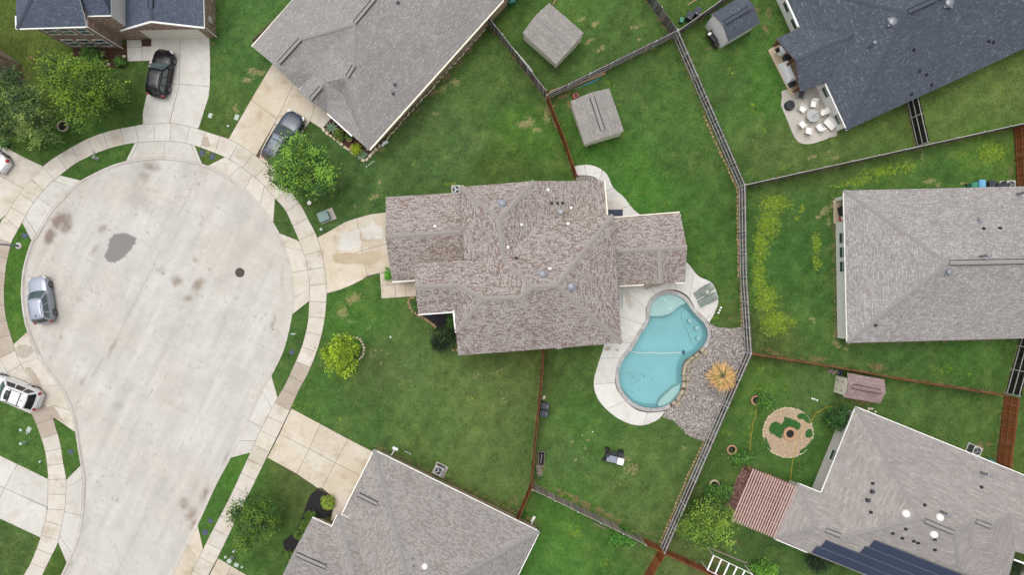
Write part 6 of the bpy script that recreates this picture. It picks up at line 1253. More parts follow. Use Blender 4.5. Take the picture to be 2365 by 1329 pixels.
# utility cart
ct = thing('utility_cart', 'small black cart with grey and white panels on the lawn', 'cart', W(1415,1053), R(166)); 
for x, y, r_, w in ((.72, .50, .24, .22), (.72, -.58, .24, .22), (-.72, .48, .27, .26), (-.62, -.66, .25, .26)):
    mb = MB(); mb.lathe([(r_*.35, -w/2), (r_*.9, -w/2), (r_, -w*.3), (r_, w*.3), (r_*.9, w/2), (r_*.35, w/2)], 18, (0, 0, 0), 'y'); o = mb.build('wheel', 'tyre', ct, smooth=40); o.location = (x, y, r_)
    mb = MB(); mb.lathe([(r_*.5, -w*.52), (r_*.4, w*.52)], 12, (0, 0, 0), 'y'); mb.build('hub', 'charcoal', o)
mb = MB(); mb.box((.0, 0, .34), (1.6, .55, .16)); mb.bar((.72, -.6, .26), (.72, .55, .26), .1, .1); mb.bar((-.68, -.6, .28), (-.68, .55, .28), .1, .1); mb.bar((.72, .1, .3), (.5, .0, .75), .06, .06); mb.build('chassis', 'black_paint', ct)
mb = MB(); mb.box((.12, .22, .62), (1.0, .62, .06), taper=.98); mb.box((.12, .22, .50), (.9, .5, .2)); mb.build('deck_panel', 'cart_grey', ct)
mb = MB(); mb.box((-.72, .24, .66), (.62, .64, .26), taper=.94); mb.build('white_box', 'fabric_white', ct)
mb = MB(); mb.box((-.66, -.34, .52), (.58, .40, .18), taper=.9); mb.build('seat', 'charcoal', ct); mb = MB(); mb.box((.1, -.30, .40), (.9, .40, .1)); mb.build('foot_deck', 'black_paint', ct)
mb = MB(); mb.lathe([(.16, -.015), (.18, 0), (.16, .015)], 14, (.62, -.05, .82)); mb.build('steering_wheel', 'charcoal', ct)
# ------------------------------------------------------------------ street things
mb = MB(); mb.lathe([(.46, -.02), (.46, .004), (.40, .008), (.38, .002), (.30, .006), (.0, .006)], 30, (0, 0, 0)); 
for k in range(-3, 4): mb.box((k*.1, 0, .008), (.03, .5, .008))
o = mb.build('manhole_cover', 'cast_iron'); o.location = W(553,630)+Vector((0, 0, -.094)); tag(o, 'round dark manhole cover in the pale street', 'manhole cover')
lp = thing('street_lamp', 'steel street lamp on a round white footing at the left', 'street lamp', W(43,568))
mb = MB(); mb.lathe([(.31, -.05), (.31, .06), (.28, .09), (.0, .09)], 24); mb.build('footing', 'kerb', lp, smooth=30); mb = MB(); mb.lathe([(.13, .08), (.12, .5), (.09, .6), (.055, 7.8), (0, 7.8)], 14); mb.build('pole', 'pole_steel', lp, smooth=50); mb = MB(); mb.tube([(0, 0, 7.6), (.6, .1, 8.0), (1.5, .2, 8.05)], .035); mb.box((1.7, .22, 8.05), (.6, .22, .12)); mb.build('lamp_head', 'pole_steel', lp)
hy = thing('fire_hydrant', 'silver fire hydrant on the grass strip by the kerb', 'fire hydrant', W(224,366))
mb = MB(); mb.lathe([(.17, 0), (.17, .05), (.11, .07), (.11, .5), (.15, .52), (.15, .56), (.12, .62), (.05, .70), (.0, .72)], 16); mb.build('barrel', 'hydrant', hy, smooth=40)
for a in (0, 90, 180): d = Vector((math.cos(R(a)), math.sin(R(a)), 0)); mb = MB(); mb.tube([d*.08+Vector((0, 0, .38)), d*.22+Vector((0, 0, .38))], .06, 8); mb.build('nozzle', 'hydrant', hy)
mb = MB(); mb.lathe([(.12, 0), (.12, .012), (.07, .02), (0, .02)], 14); o = mb.build('valve_lid', 'steel'); o.location = W(219.5,352)+Vector((0, 0, .034)); tag(o, 'round steel valve lid on the sidewalk above the hydrant', 'lid')
tb = thing('transformer_box', 'pale green utility transformer box on a tan pad', 'utility box', W(752,502), R(22))
mb = MB(); mb.box((.2, .05, .05), (1.5, 1.15, .12)); mb.build('pad', 'patio', tb); mb = MB(); mb.box((-.02, 0, .45), (.98, .82, .7), taper=.95); mb.build('cabinet', 'box_green', tb); mb = MB(); mb.box((-.02, 0, .83), (1.04, .9, .06), taper=.95); mb.bar((-.02, -.45, .87), (-.02, .45, .87), .02, .02); mb.build('lid', 'box_green', tb)
def bollard(label, px, h_=.75, r_=.1, mat='utility_pale', tilt=None):
    o = MB(); o.lathe([(r_, 0), (r_, h_*.8), (r_*1.15, h_*.82), (r_*1.1, h_), (0, h_+.02)], 14); q = o.build('utility_pedestal', mat, smooth=40); q.location = W(*px); tag(q, label, 'utility post'); return q
bollard('white utility post beside the transformer box', (745,531), .6, .12); bollard('white round utility cap at the right of the round green tree', (715,469), .15, .18, 'white_trim'); bollard('pale utility post on the lawn at lower left', (60,1022), .75, .12); bollard('slim pale utility post near the dark green tree', (545,1270), .6, .09); bollard('stout pale utility post at the bottom by the red car', (537,1290), .8, .2); bollard('small pale utility post above the lower left driveway', (96,1066), .3, .09)
def plate(label, px, w, d, rz, mat, cat='meter lid', z=.0, grp=None, nm='meter_lid'):
    mb = MB(); mb.box((0, 0, .015), (w+.1, d+.1, .05)); mb.box((0, 0, .05), (w, d, .03), taper=.95); mb.box((.1, 0, .067), (.1, .05, .01)); o = mb.build(nm, mat); o.location = W(*px)+Vector((0, 0, z)); o.rotation_euler = (0, 0, rz); tag(o, label, cat, grp)
plate('left blue water meter lid below the pale apron', (467,354), .34, .46, R(-15), 'meter_blue'); plate('right blue water meter lid near the tan apron', (491,362), .34, .46, R(-15), 'meter_blue'); plate('blue water meter lid beside the street lamp', (58,545), .46, .34, R(-20), 'meter_blue'); plate('blue water meter lid on the strip left of the yellow-green tree', (674,814), .34, .3, R(-20), 'meter_blue'); plate('upper blue meter lid on the bottom grass strip', (486,1204), .34, .3, R(-30), 'meter_blue'); plate('lower blue meter lid on the bottom grass strip', (474,1231), .4, .36, R(-5), 'meter_blue'); plate('blue meter lid on the lower left grass strip', (164,1045), .34, .3, R(-10), 'meter_blue')
plate('pale green utility lid at lower left beside a round cap', (67,993), .3, .42, R(-25), 'utility_pale'); plate('pale utility lid above the tan driveway corner', (486,267), .26, .36, R(-20), 'utility_pale'); plate('pale green utility lid beside the tan driveway edge', (547,271), .3, .42, R(-20), 'utility_pale'); plate('pale utility lid below the stout post', (546,1306), .34, .26, R(-20), 'utility_pale')
def disc(label, px, r_, mat='utility_pale', grp=None, cat='cap', z=0):
    mb = MB(); mb.lathe([(r_, -.02), (r_, .05), (r_*.8, .08), (0, .09)], 14); o = mb.build('ground_cap', mat, smooth=40); o.location = W(*px)+Vector((0, 0, z)); tag(o, label, cat, grp)
disc('round pale cap left of the green utility lid', (48,994), .15); disc('tiny round cap below the green utility lid', (63,1002), .08); disc('round pale cap near the stout utility post', (521,1288), .13); disc('oval pale cap right of the bottom utility lid', (559,1311), .12); disc('round pale cap on the lawn by the tan driveway', (527,291), .12); disc('upper white cap beside the yellow-green tree', (782,775), .10, 'white_trim'); disc('lower white cap beside the yellow-green tree', (782,781), .10, 'white_trim'); disc('white sprinkler cap on the front lawn', (902,779), .09, 'white_trim'); disc('white cap on the cart lawn', (1369,998), .07, 'white_trim')
for k, p in enumerate(((1665,711),(1662,717),(1659.5,723))): disc(['nearest white stepping cap by the pool chairs', 'middle white stepping cap by the pool chairs', 'farthest white stepping cap by the pool chairs'][k], p, .10, 'white_trim', 'white caps by the pool chairs')
for k, p in enumerate(((847,385),(853,381),(858,377),(863,373))): disc(['first', 'second', 'third', 'fourth'][k]+' pale disc counted from the left below the agave bed', p, .08, 'utility_pale', 'pale discs below the agave bed')
for k, p in enumerate(((1876,921),(1881,923),(1887,925))): disc(['left', 'middle', 'right'][k]+' white cap in the row above the pebble circle', p, .09, 'white_trim', 'white caps above the pebble circle')
for k, p in enumerate(((937,1044),(942,1046),(947,1049))): disc(['left', 'middle', 'right'][k]+' pale disc beside the lower house meter boxes', p, .08, 'utility_pale', 'pale discs by the meter boxes')
lf = MB(); lf.add([(-.33, 0, .03), (0, .09, .06), (.33, 0, .03), (0, -.09, .05)], [(0, 3, 2, 1)]); lf.add([(-.33, 0, .02), (0, -.09, .04), (.33, 0, .02), (0, .09, .05)], [(0, 1, 2, 3)]); o = lf.build('litter_sheet', 'utility_pale'); o.location = W(677,772); tag(o, 'pale litter scrap on the grass strip', 'litter')
for k, (x, y) in enumerate(((239,122),(288,131),(252,149))): mb = MB(); o = bpy.data.objects.new('bed_rock', lm[k]); COL.objects.link(o); o.location = W(x, y)+Vector((0, 0, .0)); o.scale = (.32, .26, .2); tag(o, ['white rock at the top of the brown mulch bed', 'white rock right of the round green shrub', 'white rock at the lower edge of the brown mulch bed'][k], 'rock')
# AC units
def ac(label, px, rz=0, pad=True, grp='air conditioner units'):
    r_ = thing('air_conditioner', label, 'air conditioner', W(*px), rz, grp)
    if pad: mb = MB(); mb.box((.12, -.1, .03), (1.25, 1.2, .08)); mb.build('pad', 'patio', r_)
    mb = MB(); mb.box((0, 0, .46), (.80, .80, .78)); mb.build('casing', 'ac_grill', r_); mb = MB(); mb.box((0, 0, .87), (.84, .84, .05)); mb.build('top_panel', 'ac_body', r_)
    mb = MB(); mb.lathe([(.33, .896), (.33, .905), (0, .905)], 24); mb.build('fan_opening', 'charcoal', r_); fn = MB()
    for k in range(3):
        a = k*2.094; fn.add([(.03*math.cos(a), .03*math.sin(a), .915), (.28*math.cos(a-.4), .28*math.sin(a-.4), .912), (.28*math.cos(a+.4), .28*math.sin(a+.4), .93)], [(0, 1, 2)])
    fn.lathe([(.08, .91), (.08, .935), (0, .94)], 10); fn.build('fan', 'steel', r_)
    mb = MB(); mb.tube([(-.3, -.4, .2), (-.35, -.6, .3), (-.3, -.75, .15)], .03); mb.build('pipe', 'black_paint', r_)
ac('air conditioner on a pad behind the central garage', (1055,441), 0.05); ac('air conditioner beside the lower house brick wall', (1015,1083), R(-26)); ac('air conditioner beside the solar house', (2243,1038), R(-22)); ac('air conditioner by the bins at the right edge', (2320,430), 0)
# bins
def bin_(label, px, rz, mat, grp, name='wheelie_bin', sc=1.0):
    r_ = thing(name, label, 'bin', W(*px), rz, grp); mb = MB(); vs_ = []
    for z, w, d in ((.08, .46, .50), (.95, .58, .66)): vs_ += [(-w/2, -d/2, z), (w/2, -d/2, z), (w/2, d/2, z), (-w/2, d/2, z)]
    mb.add([tuple(c*sc for c in v) for v in vs_], [(3, 2, 1, 0), (0, 1, 5, 4), (1, 2, 6, 5), (2, 3, 7, 6), (3, 0, 4, 7)]); mb.build('body', mat, r_)
    mb = MB(); mb.box((0, -.02*sc, .99*sc), (.64*sc, .74*sc, .07*sc), taper=.93); mb.box((0, -.02*sc, 1.04*sc), (.40*sc, .45*sc, .04*sc), taper=.85); mb.bar((-.25*sc, .36*sc, .98*sc), (.25*sc, .36*sc, .98*sc), .05, .05); lid = mb.build('lid', mat, r_)
    mb = MB(); mb.box((0, -.22*sc, 1.045*sc), (.2*sc, .07*sc, .01)); mb.build('label_plate', 'ac_body', lid)
    for s_ in (-1, 1): mb = MB(); mb.lathe([(.1, -.03), (.1, .03), (0, .03)], 12, (s_*.26*sc, .26*sc, .1), 'x'); mb.build('wheel', 'tyre', r_)
bin_('upper dark bin by the brown fence between the side lawns', (1258,935), R(85), 'bin_dark', 'dark bins by the brown fence'); bin_('lower dark bin by the brown fence between the side lawns', (1255,952), R(80), 'bin_dark', 'dark bins by the brown fence')
bin_('left dark bin behind the fence at the top', (1588,44), R(-28), 'bin_dark', 'dark bins at the top fence'); bin_('right dark bin behind the fence at the top', (1605,34), R(-28), 'bin_dark', 'dark bins at the top fence'); bin_('small green open tub beside the dark bins at the top', (1571,51), R(-15), 'bin_green', None, 'garden_tub', .6)
bin_('bright blue bin above the east grey house', (2253,428), R(2), 'bin_blue', 'bins above the east house'); bin_('dark bin right of the bright blue bin', (2276,430), 0, 'bin_dark', 'bins above the east house'); bin_('green bin half under the east grey house eave', (2236,434), 0, 'bin_green', 'bins above the east house'); bin_('teal bin beside the solar house gate', (2274,1066), R(-20), 'bin_teal', None)
bin_('teal playhouse bin at the top edge right of the grey house', (1181,6), .3, 'bin_teal', None)
mb = MB(); mb.box((0, 0, .5), (1.05, .5, .9)); [mb.box((0, -.2+k*.1, .97), (1.0, .05, .03)) for k in range(5)]; o = mb.build('storage_crate', 'bin_dark'); o.location = W(2300,432); tag(o, 'slatted grey crate between the dark bin and air conditioner', 'crate')
# ------------------------------------------------------------------ yard things
def planks(label, pts, n, mat, w=.14, h_=.05, name='lumber_pile'):
    r_ = thing(name, label, 'lumber', W(*pts[0])); o0 = r_.location.copy(); a, b_ = W(*pts[0])-o0, W(*pts[1])-o0; d = (b_-a).normalized(); s_ = Vector((-d.y, d.x, 0))
    for k in range(n): mb = MB(); off = s_*((k % 3)*w*1.05)+Vector((0, 0, .03+h_*(k//3))); sh = random.uniform(-.4, .3); mb.bar(a+off+d*max(0, sh), b_+off+d*min(0, sh)*2, w, h_); mb.build('plank', mat, r_)
planks('pile of tan planks along the grey fence', [(1272,219),(1398,170)], 6, 'lumber'); planks('weathered boards lying below the plank pile', [(1300,213),(1340,196)], 2, 'lumber_gray')
mb = MB(); mb.tube([W(1326,207)-W(1326,207)+Vector((0,0,.05)), W(1342,198)-W(1326,207)+Vector((0,0,.06))], .02, 6); o = mb.build('pole_tip', 'steel'); o.location = W(1326,207); tag(o, 'thin grey pole end beside the blue pole', 'pole')
mb = MB(); mb.tube([Vector((0,0,.06)), W(1388,179)-W(1340,200)+Vector((0,0,.06))], .035, 8); mb.tube([Vector((.4,.12,.06)), W(1382,184)-W(1340,200)+Vector((0,0,.06))], .03, 8); o = mb.build('blue_pole', 'pipe_blue'); o.location = W(1340,200); tag(o, 'light blue pole lying below the plank pile', 'pole')
mw = thing('lawn_mower', 'red lawn mower behind the square tan shed', 'lawn mower', W(1329,222), R(25)); mb = MB(); mb.box((0, 0, .22), (.6, .45, .14), taper=.85); mb.build('deck', 'tail_red', mw); mb = MB(); mb.box((.02, 0, .36), (.28, .26, .16), taper=.8); mb.build('engine', 'charcoal', mw); mb = MB(); mb.tube([(.25, -.18, .25), (.75, -.2, .85), (.75, .2, .85), (.25, .18, .25)], .015, 6); mb.build('handle', 'charcoal', mw)
for x, y in ((-.25, -.25), (-.25, .25), (.25, -.25), (.25, .25)): mb = MB(); mb.lathe([(.1, -.03), (.1, .03), (0, .03)], 12, (x, y, .1), 'y'); mb.build('wheel', 'tyre', mw)
bt = thing('white_skiff', 'long white board leaning along the dark fence at the top', 'boat', W(1200,138)); a, b_ = Vector((0,0,0)), W(1229,172)-W(1200,138); a0 = -(b_)*.9; mb = MB(); d = (b_-a0).normalized(); s_ = Vector((-d.y, d.x, 0)); vs_ = []
for f, w in ((0, .05), (.1, .16), (.5, .2), (.9, .18), (1, .12)): p = a0+(b_-a0)*f; vs_ += [p-s_*w+Vector((0,0,.15)), p+Vector((0,0,.05)), p+s_*w+Vector((0,0,.5)), p+s_*w*.6+Vector((0,0,.6))]
fs_ = [(i*4+k, i*4+k+1, (i+1)*4+k+1, (i+1)*4+k) for i in range(4) for k in range(3)]; mb.add(vs_, fs_); mb.build('hull', 'fabric_white', bt)
mb = MB(); mb.box((a0.x, a0.y, .3), (.3, .3, .4), .6); mb.build('motor', 'black_paint', bt)
# smoker grill
sg = thing('barrel_smoker', 'black barrel smoker grill in front of the white shed', 'grill', W(1640,94), R(-52))
mb = MB(); mb.tube([(-.65, 0, .75), (.5, 0, .75)], .27, 14); mb.build('barrel', 'black_paint', sg, smooth=40); mb = MB(); mb.tube([(.45, -.05, .55), (.95, -.05, .55)], .24, 14); mb.build('fire_box', 'black_paint', sg, smooth=40); mb = MB(); mb.tube([(-.55, .1, .9), (-.55, .1, 1.5)], .06, 8); mb.build('chimney', 'black_paint', sg); mb = MB(); mb.box((-.45, -.05, 1.0), (.2, .36, .05)); mb.build('tray', 'fabric_white', sg)
for x in (-.55, .35): mb = MB(); mb.bar((x, -.25, 0), (x, -.1, .6), .05, .05); mb.bar((x, .25, 0), (x, .1, .6), .05, .05); mb.build('leg', 'black_paint', sg)
for s_ in (-1, 1): mb = MB(); mb.tube([(-.9 if s_ < 0 else 1.0, .3, .05), (-.9 if s_ < 0 else 1.0, .9, .9)], .02, 5); mb.build('tool_rod', 'black_paint', sg)
# loungers
lg = [( (1601,672), (1640,646) ), ( (1612,708), (1658,682) )]
def lounger(label, p_foot, ang):
    r_ = thing('pool_lounger', label, 'lounger', W(*p_foot), ang, 'green loungers on the pool deck'); w = .66
    for s_ in (-1, 1): mb = MB(); mb.tube([(0, s_*w/2, .32), (1.25, s_*w/2, .32), (1.75, s_*w/2, .75)], .028, 8); mb.build('side_rail', 'green_metal', r_); mb = MB(); mb.tube([(.75, s_*(w/2+.06), .30), (.8, s_*(w/2+.06), .55), (1.35, s_*(w/2+.06), .58), (1.45, s_*(w/2+.06), .34)], .025, 6); mb.build('armrest', 'green_metal', r_)
    for k in range(7): y = -w/2+w*(k+.5)/7; mb = MB(); mb.bar((.02, y, .33), (1.25, y, .33), .05, .015); mb.build('seat_strap', 'green_metal', r_); mb = MB(); mb.bar((1.27, y, .35), (1.74, y, .74), .05, .015); mb.build('back_strap', 'green_metal', r_)
    for x in (.02, .6, 1.2): mb = MB(); mb.bar((x, -w/2, .31), (x, w/2, .31), .04, .04); mb.build('cross_bar', 'green_metal', r_)
    for x in (.05, 1.25):
        for s_ in (-1, 1): mb = MB(); mb.tube([(x, s_*w/2, .32), (x+.03, s_*w/2, .0)], .024, 6); mb.build('leg', 'green_metal', r_)
    mb = MB(); mb.tube([(1.75, -w/2, .75), (1.82, -w/2, .78), (1.82, w/2, .78), (1.75, w/2, .75)], .028, 6); mb.build('head_bar', 'green_metal', r_)
lounger('upper green metal lounger on the pool deck', (1604,685), R(34)); lounger('lower green metal lounger on the pool deck', (1613,703), R(29))
mb = MB(); mb.lathe([(.02, 0), (.02, .36), (.28, .37), (.28, .40), (0, .40)], 16); [mb.bar((math.cos(a)*.05, math.sin(a)*.05, .2), (math.cos(a)*.24, math.sin(a)*.24, 0), .03, .03) for a in (0, 2.1, 4.2)]; o = mb.build('side_table', 'patio'); o.location = W(1634,676); tag(o, 'small tan side table between the green loungers', 'table')
# mat, ladder, pipes
mb = MB(); mb.box((0, 0, .03), (1.5, .64, .05)); [mb.box((-.6+k*.2, 0, .06), (.03, .6, .02)) for k in range(7)]; o = mb.build('door_mat', 'mat_dark'); o.location = W(1420,492)+Vector((0,0,.035)); tag(o, 'dark blue mat on the path behind the central house', 'mat')
ld = thing('folded_ladder', 'pale metal frame leaning at the east wall of the central house', 'ladder', W(1430,695)); 
for s_ in (0, .28): mb = MB(); mb.bar((s_, -.75, .1), (s_, .75, .3), .05, .05); mb.build('rail', 'steel', ld)
for k in range(6): mb = MB(); mb.bar((0, -.65+k*.26, .12+k*.035), (.28, -.65+k*.26, .12+k*.035), .04, .03); mb.build('rung', 'steel', ld)
pp = thing('pool_equipment', 'white pool pipes at the south wall of the central house', 'pipes', W(1290,803)); 
for (a, b_) in (((-.9, .1, .3), (-.2, .1, .3)), ((-.4, -.05, .25), (.3, -.05, .25)), ((.3, .1, .35), (.9, .1, .35)), ((0, -.15, .15), (0, .1, .5))): mb = MB(); mb.tube([a, b_], .05, 8); mb.build('pipe', 'white_trim', pp)
mb = MB(); mb.lathe([(.18, 0), (.2, .4), (.1, .55), (0, .57)], 14, (-.1, .05, 0)); mb.build('filter_tank', 'white_trim', pp, smooth=40)
# planter trough and boards by the brown fence
tr_ = thing('planter_trough', 'long dark wooden planter trough by the brown fence', 'planter', W(1250,1058), R(88)); 
for (c_, d) in (((0, .27, .25), (1.3, .05, .5)), ((0, -.27, .25), (1.3, .05, .5)), ((.66, 0, .25), (.05, .6, .5)), ((-.66, 0, .25), (.05, .6, .5))): mb = MB(); mb.box(c_, d); mb.build('board', 'lumber_gray', tr_)
mb = MB(); mb.box((0, 0, .12), (1.28, .5, .2)); mb.build('soil', 'mulch_black', tr_); mb = MB(); mb.bar((-.5, .05, .3), (.45, -.02, .45), .06, .06); mb.build('tool', 'steel', tr_)
fw = thing('firewood_stack', 'stack of short weathered boards below the planter trough', 'firewood', W(1245,1086), R(10))
for k in range(8): mb = MB(); mb.box((random.uniform(-.05, .05), .5-k*.14, .08+.08*(k % 2)), (.5, .13, .12), random.uniform(-.2, .2)); mb.build('log', 'lumber_gray', fw)
rp = thing('rock_pile', 'small pile of pale rocks above the two dark bins', 'rocks', W(1256,918))
for k in range(4): inst('rock', lm[k], rp, (random.uniform(-.22, .22), random.uniform(-.18, .18), 0), k, (.22, .18, .12))
# patio of the blue house
pt = [(1806,222),(1806,210),(1830,205),(1885,198),(1933,302),(1915,318),(1890,328),(1868,333),(1850,331),(1838,322),(1828,303),(1818,278),(1808,255),(1804,240)]
base('patio', catclosed(pt, 3), 'rounded concrete patio of the blue-roofed house', z=.04, mat='patio')
base('porch_slab', [(1773,117),(1786,108),(1845,84),(1890,190),(1826,222)], 'tan porch slab under the blue porch roof', z=.16, mat='deck_tan')
tbl = thing('patio_table', 'round glass patio table with folded umbrella among white chairs', 'table', W(1871,271)); mb = MB(); mb.lathe([(.60, .70), (.62, .72), (.60, .735), (0, .735)], 30); mb.build('glass_top', 'table_glass', tbl, smooth=30); mb = MB(); mb.lathe([(.30, 0), (.28, .08), (.04, .12), (.04, .7), (0, .7)], 16); mb.build('base', 'bluegrey', tbl)
for k in range(4): a = k*math.pi/2+.4; mb = MB(); mb.tube([(.1*math.cos(a), .1*math.sin(a), .65), (.52*math.cos(a), .52*math.sin(a), .66), (.56*math.cos(a), .56*math.sin(a), 0)], .02, 6); mb.build('leg', 'chair_frame', tbl)
um = thing('folded_umbrella', 'folded white and red umbrella through the glass table', 'umbrella', W(1871,271)+Vector((0,0,.74))); mb = MB(); mb.tube([(0, 0, -.7), (0, 0, 1.7)], .02, 8); mb.build('pole', 'chair_frame', um); mb = MB()
mb.lathe([(.03, 1.75), (.06, 1.6), (.10, 1.1), (.15, .5), (.13, .35), (.02, .45)], 10); mb.build('canopy', 'fabric_white', um); mb = MB(); [mb.bar((.12*math.cos(a), .12*math.sin(a), .5), (.055*math.cos(a), .055*math.sin(a), 1.6), .05, .02) for a in (0.3, 1.9, 3.5, 5)]; mb.build('stripe', 'redwood', um)
def chair(label, px, ang):
    r_ = thing('patio_chair', label, 'chair', W(*px), ang, 'white patio chairs round the glass table'); 
    mb = MB(); mb.box((0, 0, .42), (.50, .50, .04)); mb.build('seat', 'chair_white', r_); mb = MB(); mb.add([(-.24, -.25, .42), (-.24, .25, .42), (-.42, .25, .92), (-.42, -.25, .92), (-.27, -.25, .42), (-.27, .25, .42), (-.46, .25, .92), (-.46, -.25, .92)], [(0,1,2,3),(7,6,5,4),(3,2,6,7),(0,3,7,4),(1,5,6,2)]); mb.build('backrest', 'chair_white', r_)
    for s_ in (-1, 1): mb = MB(); mb.tube([(.26, s_*.29, 0), (.24, s_*.29, .62), (-.32, s_*.29, .64), (-.42, s_*.27, .9)], .02, 6); mb.build('armrest', 'chair_white', r_); mb = MB(); mb.tube([(-.2, s_*.27, .42), (-.34, s_*.28, 0)], .02, 6); mb.build('leg', 'chair_frame', r_)
CH = [((1850,255),'upper left white patio chair'),((1874,244),'uppermost white patio chair beside the glass table'),((1896,262),'white patio chair under the folded umbrella tip'),((1849,290),'left white patio chair near the patio edge'),((1863,304),'lowest white patio chair on the rounded patio'),((1888,296),'lower right white patio chair at the glass table')]
for p, l in CH: t0 = W(1871,271)-W(*p); chair(l, p, math.atan2(t0.y, t0.x))
gl_ = thing('glider_bench', 'white cushioned bench against the wall by the glass table', 'bench', W(1911,289), R(-65)+math.pi/2+R(20)); mb = MB(); mb.box((0, 0, .42), (.6, 1.15, .08)); mb.build('seat', 'chair_white', gl_); mb = MB(); mb.box((.30, 0, .68), (.08, 1.15, .5)); mb.build('backrest', 'chair_white', gl_)
for s_ in (-1, 1): mb = MB(); mb.tube([(-.28, s_*.58, .0), (-.28, s_*.58, .62), (.3, s_*.58, .62)], .02, 6); mb.build('armrest', 'chair_frame', gl_); mb = MB(); mb.bar((-.28, s_*.55, .06), (.3, s_*.55, .06), .05, .05); mb.build('skid', 'chair_frame', gl_)
bs = thing('slatted_chair', 'blue-grey slatted chair at the end of the tan porch', 'chair', W(1846,222), R(-12)); mb = MB(); [mb.box((0, -.25+k*.125, .42), (.5, .09, .03)) for k in range(5)]; mb.build('seat', 'charcoal', bs); mb = MB(); mb.box((0, .32, .7), (.52, .05, .5)); mb.build('backrest', 'bluegrey', bs)
for s_ in (-1, 1): mb = MB(); mb.bar((s_*.3, -.32, .6), (s_*.3, .34, .62), .07, .04); mb.build('armrest', 'bluegrey', bs); mb = MB(); mb.bar((s_*.3, -.3, 0), (s_*.3, -.3, .6), .05, .05); mb.build('leg', 'bluegrey', bs)
fp = MB(); fp.lathe([(.46, 0), (.46, .42), (.42, .48), (0, .5)], 28); fp.lathe([(.03, .49), (.03, .53), (0, .54)], 10); o = fp.build('fire_pit', 'charcoal', smooth=30); o.location = W(1821,245); tag(o, 'round covered black fire pit at the patio edge', 'fire pit')
cg = thing('covered_grill', 'white covered grill on the tan porch', 'grill', W(1813,170), R(-66)); vs_ = []; mb = MB()
for z, lx, ly in ((.0, 1.05, .42), (.7, 1.0, .40), (1.05, .85, .26), (1.1, .8, .2)): vs_ += [(-lx, -ly, z), (lx, -ly, z), (lx, ly, z), (-lx, ly, z)]
fs_ = [(i*4+k, i*4+(k+1) % 4, (i+1)*4+(k+1) % 4, (i+1)*4+k) for i in range(3) for k in range(4)]+[(12, 13, 14, 15)]; mb.add(vs_, fs_); mb.build('cover', 'fabric_white', cg, smooth=25); mb = MB(); mb.box((1.25, .05, .3), (.4, .6, .6)); mb.build('side_shelf', 'charcoal', cg)
c2 = thing('covered_smoker', 'smaller white covered smoker with black shelf on the tan porch', 'grill', W(1804,119), R(-66)); mb = MB(); mb.lathe([(.5, 0), (.48, .6), (.42, .9), (.25, 1.1), (0, 1.15)], 16); mb.build('cover', 'fabric_white', c2, smooth=50); mb = MB(); mb.box((-.15, -.6, .75), (.42, .42, .06)); mb.box((-.15, -.6, .79), (.24, .24, .03)); mb.build('shelf', 'black_paint', c2); mb = MB(); mb.box((.85, .1, .4), (.5, .7, .8)); mb.build('mesh_rack', 'charcoal', c2)
# east house porch things
mb = MB(); vs_ = [(-.3, -.7, .4), (.5, -.5, .4), (.5, .6, .4), (-.5, .1, .4), (-.2, -.5, .9), (.5, -.4, .9), (.5, .5, .9), (-.3, .1, .9)]; mb.add(vs_, [(0,3,2,1),(4,5,6,7),(0,1,5,4),(1,2,6,5),(2,3,7,6),(3,0,4,7)]); o = mb.build('covered_chair', 'charcoal'); o.location = W(1944,484)+Vector((0,0,-.32)); tag(o, 'black covered chair in the east house porch', 'chair')
cl_ = thing('porch_cooler', 'red and white cooler in the east house porch', 'cooler', W(1944,505)+Vector((0,0,.06)), .3); mb = MB(); mb.box((0, 0, .2), (.55, .38, .4)); mb.build('body', 'tail_red', cl_); mb = MB(); mb.box((0, 0, .44), (.58, .4, .08)); mb.build('lid', 'fabric_white', cl_)
# pergola and paver patio
pv = [(1717.6,1073),(1740,1082),(1850,1125),(1795,1240),(1700,1200),(1674,1170.7),(1682,1156),(1690,1142),(1698,1112)]
mb = MB(); P = [W2(*p) for p in pv]; 
me = bpy.data.meshes.new('paver_patio'); me.from_pydata([(p[0], p[1], .03) for p in P], [], [tuple(range(len(P)))[::-1]]); uvl = me.uv_layers.new(name='UVMap'); 
for l in me.loops: co = me.vertices[l.vertex_index].co; uvl.data[l.index].uv = (co.x*.92-co.y*.39, co.x*.39+co.y*.92)
me.materials.append(M['paver']); o = bpy.data.objects.new('paver_patio', me); COL.objects.link(o); o['kind'] = 'structure'; o['label'] = 'red brick paver patio under the pink pergola'
pg = thing('pergola', 'weathered pink wooden pergola beside the solar house', 'pergola', W(1760,1160)); g0 = pg.location.copy()
T0, T1_, B0, B1 = W(1740,1084,2.7), W(1849,1128,2.7), W(1690,1204,2.7), W(1797,1248,2.7); NS = 20
for k in range(NS):
    f = k/(NS-1); a = T0.lerp(T1_, f)-g0; b_ = B0.lerp(B1, f)-g0; mb = MB(); mb.bar(a+Vector((0,0,random.uniform(-.01,.01))), b_, .095, .14); mb.build('slat', 'pergola_wood', pg)
for f in (.1, .3, .5, .7, .9):
    a = T0.lerp(B0, f)-g0; b_ = T1_.lerp(B1, f)-g0; mb = MB(); mb.bar(a+Vector((0,0,-.17)), b_+Vector((0,0,-.17)), .05 if f not in (.1, .9) else .12, .18); mb.build('beam', 'pergola_dark', pg)
for k in range(10):
    f = (k+.5)/10; a = T0.lerp(B0, f)-g0; b_ = T1_.lerp(B1, f)-g0; mb = MB(); mb.bar(a+Vector((0,0,.09)), b_+Vector((0,0,.09)), .025, .03); mb.build('batten', 'pergola_wood', pg)
